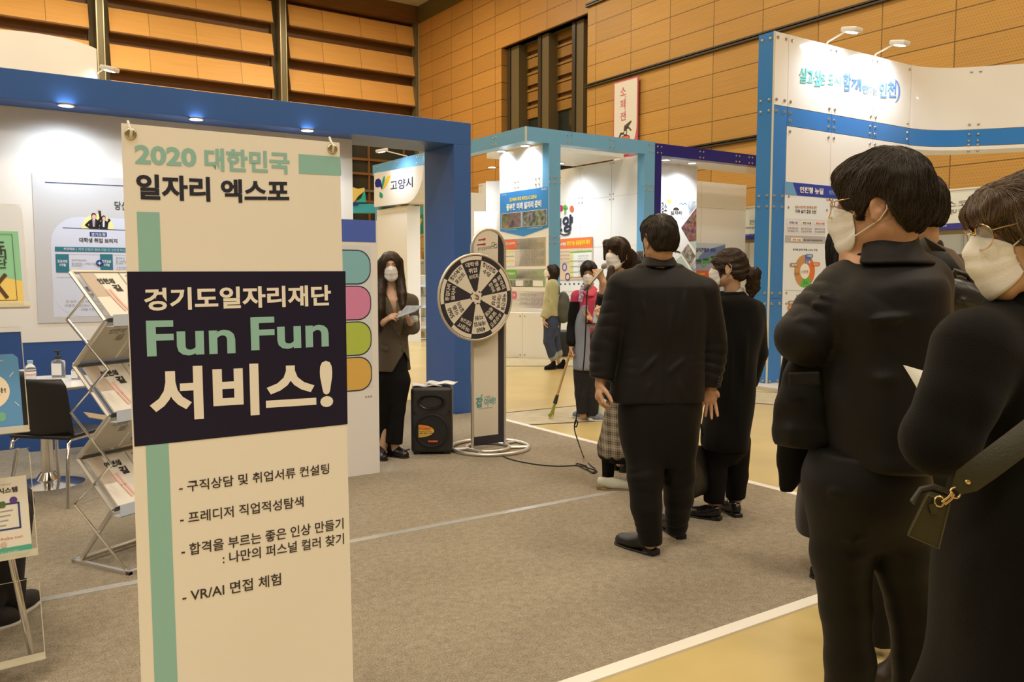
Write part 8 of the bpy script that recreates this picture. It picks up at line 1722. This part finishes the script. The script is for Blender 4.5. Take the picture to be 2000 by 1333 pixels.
# ---- masked face peeking past the tall man
def peeking():
    g = Fig(None, 4.0, 'masked dark-haired person in a long dark coat peeking past the tall man with glasses', base=np.array([*atd(1668, 540, 4.0)[:2], 0.])); J = g.J
    fr = Frame(J(1662, 483), 28, 4, -4, .94); H = fr.f(HEADF); B_ = Field(); B_.u(H); B_.u(cap(fr.Wd((0, .02, -.07)), J(1664, 545), .044, .05), .02); B_.u(loft([g.lv(540, 1630, 1696, .06), g.lv(570, 1618, 1708, .09), g.lv(800, 1624, 1702, .10)]), .03)
    for s in (-1, 1): w_ = np.array([s * .19, -.05, .88]); B_.u(chain([J(1663 + s * 42, 566), np.array([s * .2, 0, 1.1]), w_], [.042, .036, .024]), .02); hand(B_, w_, (0, -.03, -.1), (-s, 0, 0), s, (.3, .3, .3), .05, .88); B_.u(chain([np.array([s * .08, 0, .8]), np.array([s * .08, 0, .45]), np.array([s * .08, 0, .09])], [.075, .055, .035]), .03)
    b = solid('body', B_, np.array([-.35, -.3, 0]), np.array([.35, .3, 1.75]), .006, SKINL, g.root); eyes(fr, b).build('eyes', g.root, autosmooth=False); mask_part(fr, g.root)
    T = Field(); T.u(loft([g.lv(540, 1638, 1690, .08), g.lv(556, 1616, 1710, .11), g.lv(700, 1616, 1710, .13), (.5, .0, 0, .22, .15), (.22, .0, 0, .235, .16), (.2, 0, 0, .23, .15)], 2.4, (5, .03, .7))); [T.u(chain([J(1663 + s * 42, 566), np.array([s * .2, 0, 1.1]), np.array([s * .19, -.05, .92])], [.066, .06, .05], ce=True), .02) for s in (-1, 1)]; T.warp(folds(.004, (14, 10, 6), 2)); solid('long_coat', T, np.array([-.4, -.3, .17]), np.array([.4, .3, 1.5]), .008, mat('coat_brownblack', (.018, .014, .012), .85, sheen=.2), g.root)
    shoe('ankle_boot', gp(1632, 1134) - g.p0, gp(1584, 1128) - g.p0, g.root, mat('suede_black', (.012, .011, .009), .8, bump=(300, .4)), SOLEB, .044, .10, heelh=.025); shoe('ankle_boot', gp(1700, 1136) - g.p0, gp(1730, 1148) - g.p0, g.root, mat('suede_black', (.012, .011, .009), .8), SOLEB, .044, .10, heelh=.025)
    hair_long(g, fr, HAIRB, 41, [([fr.Wd((-.078, -.02, .02)), fr.Wd((-.085, -.02, -.12))], [.03, .03], None), ([fr.Wd((.078, -.02, .02)), fr.Wd((.085, -.02, -.12))], [.03, .03], None), ([fr.Wd((0, .06, 0)), fr.Wd((0, .06, -.14))], [.06, .06], None)], n=1200, r=.0015, res=.005, face=((0, -.15, -.03), (.056, .112, .105)))
# ---- woman in the foreground at the right edge
def right_woman():
    g = Fig(None, 1.5, 'woman with gold glasses and white mask in a black wool coat at the right edge', base=np.array([*atd(1985, 540, 1.5)[:2], 0.])); J = g.J
    fr = Frame(J(2022, 452, .02), -98, 10, -2, .93); H = fr.f(HEADF)
    sl, sr = J(1905, 690, -.03), J(2130, 680, .15); el, er = J(1835, 858, -.05), J(2200, 860, .2); wl, wr = J(1886, 800, .22), J(2110, 840, .3)
    B_ = Field(); B_.u(H); B_.u(cap(fr.Wd((0, .022, -.065)), J(2040, 615, .05), .047, .056), .025); B_.u(loft([g.lv(600, 1960, 2090, .07, .05), g.lv(680, 1915, 2130, .095, .04), g.lv(900, 1935, 2120, .10, .03), g.lv(1200, 1915, 2140, .11, .03)]), .04); B_.u(chain([sl, el, wl], [.045, .04, .026]), .03); B_.u(chain([sr, er, wr], [.045, .04, .026]), .03)
    hand(B_, wl, J(1850, 775, .25) - wl, (.3, .8, .1), 1, (.5, .5, .4), .05, .88, (.3, .6)); hand(B_, wr, (-.1, .05, .02), (0, 1, 0), -1, (.4, .4, .3), .05, .88)
    for x in (-.05, .13): B_.u(chain([np.array([x + .04, .06, .8]), np.array([x + .04, .06, .45]), np.array([x + .04, .06, .08])], [.07, .05, .036]), .03)
    b = solid('body', B_, np.array([-.26, -.3, 0]), np.array([.32, .45, g.Zv(318)]), .0036, SKINL, g.root); eyes(fr, b).build('eyes', g.root, autosmooth=False); mask_part(fr, g.root, 1); glasses_part(fr, g.root)
    T = Field(); T.u(loft([g.lv(588, 2000, 2082, .075, .055), g.lv(622, 1948, 2116, .10, .05), g.lv(664, 1895, 2150, .125, .045), g.lv(740, 1880, 2160, .14, .04), g.lv(900, 1890, 2160, .15, .04), g.lv(1080, 1850, 2180, .165, .04), g.lv(1300, 1838, 2190, .18, .04), (.40, .02, .04, .19, .19), (.38, .02, .04, .185, .185)], 2.4, (5, .02, .7)), 0)
    T.u(cap(J(1985, 632, .04), J(1905, 672, .0), .055), .07); T.u(cap(J(2065, 632, .06), J(2130, 660, .12), .055), .06); T.u(chain([sl, J(1872, 780, -.05), el, J(1858, 845, .06), wl + [0, .0, 0]], [.078, .066, .064, .058, .046], ce=True), .03); T.u(chain([sr, er, wr], [.08, .07, .05], ce=True), .03)
    T.warp(folds(.003, (12, 10, 7), 7)); fs_ = lambda u, v: J(u, v, -.13)
    T.warp(ridges((fs_(1832, 650), fs_(1890, 760), .010, -.006), (fs_(1775, 830), fs_(1800, 880), .016, .010), (fs_(1790, 860), fs_(1840, 830), .014, -.008), (fs_(1890, 700), fs_(1905, 880), .018, -.010), (fs_(1845, 660), fs_(1880, 650), .012, .006), (fs_(1900, 905), fs_(1880, 1200), .02, .010), (fs_(1950, 950), fs_(1930, 1320), .022, .012)))
    jk = solid('wool_coat', T, np.array([-.36, -.3, .36]), np.array([.42, .48, g.Zv(545)]), .0048, COAT, g.root)
    c = J(2034, 568, .05); C = Field(); C.u(loft([(c[2] - .065, c[0], c[1] - .0, .112, .115), (c[2] - .04, c[0], c[1], .10, .10), (c[2] + .022, c[0] + .006, c[1] + .01, .068, .070)])); C.cut(loft([(c[2] - .03, c[0], c[1], .055, .055), (c[2] + .04, c[0] + .006, c[1] + .01, .060, .062)]), .005); solid('coat_collar', C, c - .16, c + .16, .004, COAT, jk)
    # hair tied back, soft fringe, loose strand before the ear
    Hs = Field(); Hs.u(ell((0, .014, .030), (.086, .107, .092))); Hs.u(ell((0, .06, -.015), (.074, .075, .07)), .03); Hs.u(ell((0, -.070, .062), (.062, .040, .040)), .03); Hs.u(cap((-.04, -.098, .045), (.04, -.098, .045), .014), .025); Hs.cut(ell((0, -.125, -.045), (.066, .075, .075)), .01); Hs.cut(boxf((0, -.035, -.10), (.12, .075, .062)), .012)
    for s in (-1, 1): Hs.cut(ell((s * .094, .014, -.016), (.032, .028, .036)), .006); Hs.u(chain([(s * .062, -.060, .05), (s * .071, -.048, .01), (s * .070, -.040, -.03), (s * .068, -.032, -.066)], [.014, .010, .006, .0015], ((1, 0, 0), 1.6)), .012)
    Hs.u(cap((0, .115, -.03), (0, .14, -.08), .03, .02), .02)
    Hs.warp(lambda P: .0016 * np.sin(260 * P[:, 0] + 40 * P[:, 2]) * np.sin(50 * P[:, 1]) + .0018 * np.sin(170 * P[:, 2] + 90 * P[:, 1] * P[:, 1] * 6))
    f = fr.f(Hs); V, Q = skin_mesh(f, fr.c - .17, fr.c + .18, .0026); o = mesh_obj('hair', V, Q, mat('hair_ash_dark', (.055, .034, .020), .42), g.root); tl = np.array([0, .125, -.03])
    def field(P):
        q = fr.L(P); d = tl - q; d = d / (np.linalg.norm(d, axis=1, keepdims=True) + 1e-6); fw = np.clip((-q[:, 1] - .02) / .06, 0, 1)[:, None] * np.clip((.11 - q[:, 2]) / .05, 0, 1)[:, None]; dn = np.stack([np.sign(q[:, 0]) * .35, -.35 + 0 * q[:, 0], -1 + 0 * q[:, 0]], 1)
        return (d * (1 - fw) + dn * fw) @ fr.R.T
    strands('hair_strands', f, V, field, 14000, 11, .008, o, [mat('hair_ash_dark', (.055, .034, .020), .42), mat('hair_ash_mid', (.09, .058, .034), .38), mat('hair_ash', (.16, .105, .062), .36, spec=.6)], .0005, .0018, 14, wob=.10)
    mb = MB(); ex = fr.Wd((-.066, -.018, -.075)) if True else 0; sd = -1 if (fr.R @ np.array([-1, 0, 0]))[1] < 0 else 1; e0 = fr.Wd((sd * .064, -.03, -.070)); mb.tube([e0, e0 + [-.006, -.004, -.012], e0 + [-.02, -.006, -.022], e0 + [-.022, -.004, -.030], e0 + [-.008, -.002, -.034], e0 + [.004, 0, -.030]], .0011, mat('strap_yellow', (.45, .36, .08), .5), 6); mb.build('mask_strap', g.root)
    # shoulder bag on a wide strap
    OL = mat('bag_olive', (.026, .023, .008), .45, spec=.4, bump=(220, .1)); GO = mat('bag_gold', (.75, .56, .28), .25, 1.); y = g.y0 - .16
    q = lambda u, v, d=0.: atd(u, v, y + d)
    o0 = q(1815, 1010); t = empty('shoulder_bag', tuple(o0), 0, 'small olive bag with gold rings on a wide strap at the right edge', 'bag'); r = lambda u, v, d=0.: q(u, v, d) - o0
    mb = MB(); fr4 = [r(1769.5, 1048), r(1834, 1076), r(1857, 982), r(1811, 963)]; bk4 = [p + np.array([.03, .05, 0]) for p in fr4]; mb.add(fr4 + bk4, [(0, 1, 2, 3), (7, 6, 5, 4), (0, 4, 5, 1), (1, 5, 6, 2), (2, 6, 7, 3), (3, 7, 4, 0)], OL); bo = mb.build('bag_body', t, bevel=.004)
    mb = MB(); c_ = (fr4[0] + fr4[2]) / 2; mb.tube([p * .93 + c_ * .07 + np.array([0, -.002, 0]) for p in fr4], .0011, mat('bag_edge', (.07, .06, .02), .5), 6, True); mb.build('stitched_edge', bo)
    mb = MB(); mb.tube([r(1822, 985, -.004), r(1826, 1004, -.004)], [(.003, .007), (.003, .006)], OL, 8, flat=(0, 1, 0)); mb.build('tab', bo)
    mb = MB(); mb.tube([r(1782, 982, -.002), r(1798, 958, .01), r(1822, 952, .02), r(1850, 962, .03)], [(.003, .006)] * 4, mat('bag_dark', (.02, .017, .008), .5), 8, flat=(0, 1, 0)); mb.build('top_handle', t)
    for (cu, cv, rr) in ((1834.5, 980, 9.5), (1866, 963, 10)):
        mb = MB(); cc = r(cu, cv, -.004); R_ = rr * y / F; mb.tube([cc + R_ * np.array([math.cos(a), .25 * math.sin(a), math.sin(a)]) for a in np.linspace(0, 2 * PI, 22, endpoint=False)], .0016, GO, 8, True); mb.build('ring', t)
    mb = MB(); mb.tube([r(1839, 981, -.006), r(1852, 972, -.008), r(1860, 962, -.006)], .0018, GO, 8); mb.tube([r(1845, 986, -.006), r(1858, 976, -.008), r(1863, 966, -.006)], .0018, GO, 8); mb.build('clasp', t)
    mb = MB(); sp_ = [r(1868, 958, -.002), r(1888, 940, -.01), r(1925, 913, -.02), r(1985, 868, -.02), r(2060, 810, -.0), r(2120, 755, .02), r(2140, 690, .06), r(2100, 620, .14), r(2060, 600, .2)]; mb.tube(sp_, [(.0025, .010), (.0025, .022), (.0025, .023)] + [(.0025, .023)] * 6, OL, 10, flat=(-.35, -.9, .25)); so = mb.build('strap', t)
    mb = MB(); mb.lathe([(.0045, 0), (.0035, .003), (0, .004)], r(1890, 942, -.013), GO, 12, axis=(0, -1, .1)); mb.build('stud', so)
    yp = g.y0 + .22
    PW = mat('paper_warm', (.78, .77, .68), .6); o1 = held_sheets([atd(1764, 714, yp), atd(1800, 772, yp - .03), atd(1850, 760, yp + .05), atd(1830, 733, yp + .10)], 'folded white paper with a green edge held by the woman at the right edge', PW, .0012, 'paper', name='held_paper')
    held_sheets([atd(1777, 735, yp + .006), atd(1800, 776, yp - .024), atd(1850, 766, yp + .056), atd(1830, 745, yp + .106)], 'yellow-green leaflet under the white paper held at the right edge', mat('leaflet_lime', alb(170, 176, 90), .5), .0015, 'leaflet')
# ---- seated visitor at the left edge
def seated():
    cl = np.array([*(gp(62, 1291)[:2] - np.array([.45, -.10])), 0.]); g = Fig(base=cl, label='seated visitor in dark clothes and black sneakers cut off by the left edge'); R2 = np.stack([BX * -1, AX, np.array([0, 0, 1.])], 1)   # local: x right, y the way they face
    w = lambda x, y, z: R2 @ np.array([x, y, z])
    fr = Frame(w(0, -.06, 1.16), math.degrees(math.atan2(AX[0], -AX[1])), 12, 0, .96); H = fr.f(HEADM); B_ = Field(); B_.u(H); B_.u(cap(fr.Wd((0, .02, -.07)), w(0, -.1, .98), .05, .06), .02)
    B_.u(loft([(.46, *w(0, -.1, 0)[:2], .15, .13), (.7, *w(0, -.12, 0)[:2], .15, .11), (.95, *w(0, -.12, 0)[:2], .16, .09), (1.0, *w(0, -.11, 0)[:2], .10, .06)], 2.3, None, TH - PI / 2), .03)
    for s in (-1, 1):
        B_.u(chain([w(s * .18, -.1, .93), w(s * .22, -.06, .68), w(s * .10, .08, .64)], [.045, .04, .028]), .03); hand(B_, w(s * .10, .08, .64), w(-s * .02, .1, -.02), (0, 0, -1), -s, (.2, .2, .2), .08)
    kn = {1: w(.08, .27, .50), -1: w(-.12, .30, .50)}; an = {1: gp(16, 1206) - g.p0 + [0, 0, .10], -1: gp(-28, 1228) - g.p0 + [0, 0, .10]}
    for s in (-1, 1): B_.u(chain([w(s * .09, -.08, .5), kn[s], an[s]], [.08, .058, .038]), .03)
    solid('body', B_, np.array([-.5, -.4, 0]), np.array([.75, .6, 1.3]), .007, SKIN, g.root); mask_part(fr, g.root)
    T = Field(); T.u(loft([(.46, *w(0, -.1, 0)[:2], .19, .17), (.7, *w(0, -.12, 0)[:2], .19, .15), (.93, *w(0, -.12, 0)[:2], .2, .12), (1.0, *w(0, -.11, 0)[:2], .12, .08)], 2.3, None, TH - PI / 2)); [T.u(chain([w(s * .19, -.1, .92), w(s * .23, -.06, .68), w(s * .12, .05, .64)], [.07, .062, .05], ce=True), .02) for s in (-1, 1)]; T.warp(folds(.006, (14, 12, 10), 3)); solid('jacket', T, np.array([-.5, -.45, .42]), np.array([.6, .5, 1.06]), .009, SUIT, g.root)
    W_ = chain([w(-.05, -.1, .5), w(.05, -.1, .5)], [.13, .13]); L_ = [chain([w(s * .09, -.08, .52), kn[s], w(0, 0, 0) + an[s] + (kn[s] - an[s]) * .02], [.10, .080, .060]) for s in (-1, 1)]
    Tr = Field().u(lambda P: smin(smin(W_(P), L_[0](P), .05), smin(W_(P), L_[1](P), .05), .01)); Tr.warp(folds(.005, (16, 14, 10), 5)); solid('trousers', Tr, np.array([-.4, -.4, .06]), np.array([.75, .6, .7]), .007, mat('jeans_dark', (.020, .020, .022), .85, bump=(500, .2)), g.root)
    SW = mat('sole_white', (.6, .58, .52), .6); CV = mat('sneaker_black', (.016, .015, .014), .8, bump=(400, .2)); LW = mat('lace_white', (.7, .68, .62), .7)
    h1, t1 = gp(14, 1212), gp(61, 1172); shoe('sneaker', h1 - g.p0, t1 - g.p0, g.root, CV, SW, .048, .07, laces=LW, heelh=.025); shoe('sneaker', gp(-30, 1235) - g.p0, gp(28, 1212) - g.p0, g.root, CV, SW, .048, .07, laces=LW, heelh=.025)
    hair_short(g, fr, HAIRB, 51, n=300, res=.007)
for fn in (suit_man, blazer_woman, blazer_things, walker, cleaner, mic_woman, pony_woman, hidden_colleague, big_man, backpack_man, peeking, right_woman, seated): fn()
bpy.data.scenes.remove(TS)
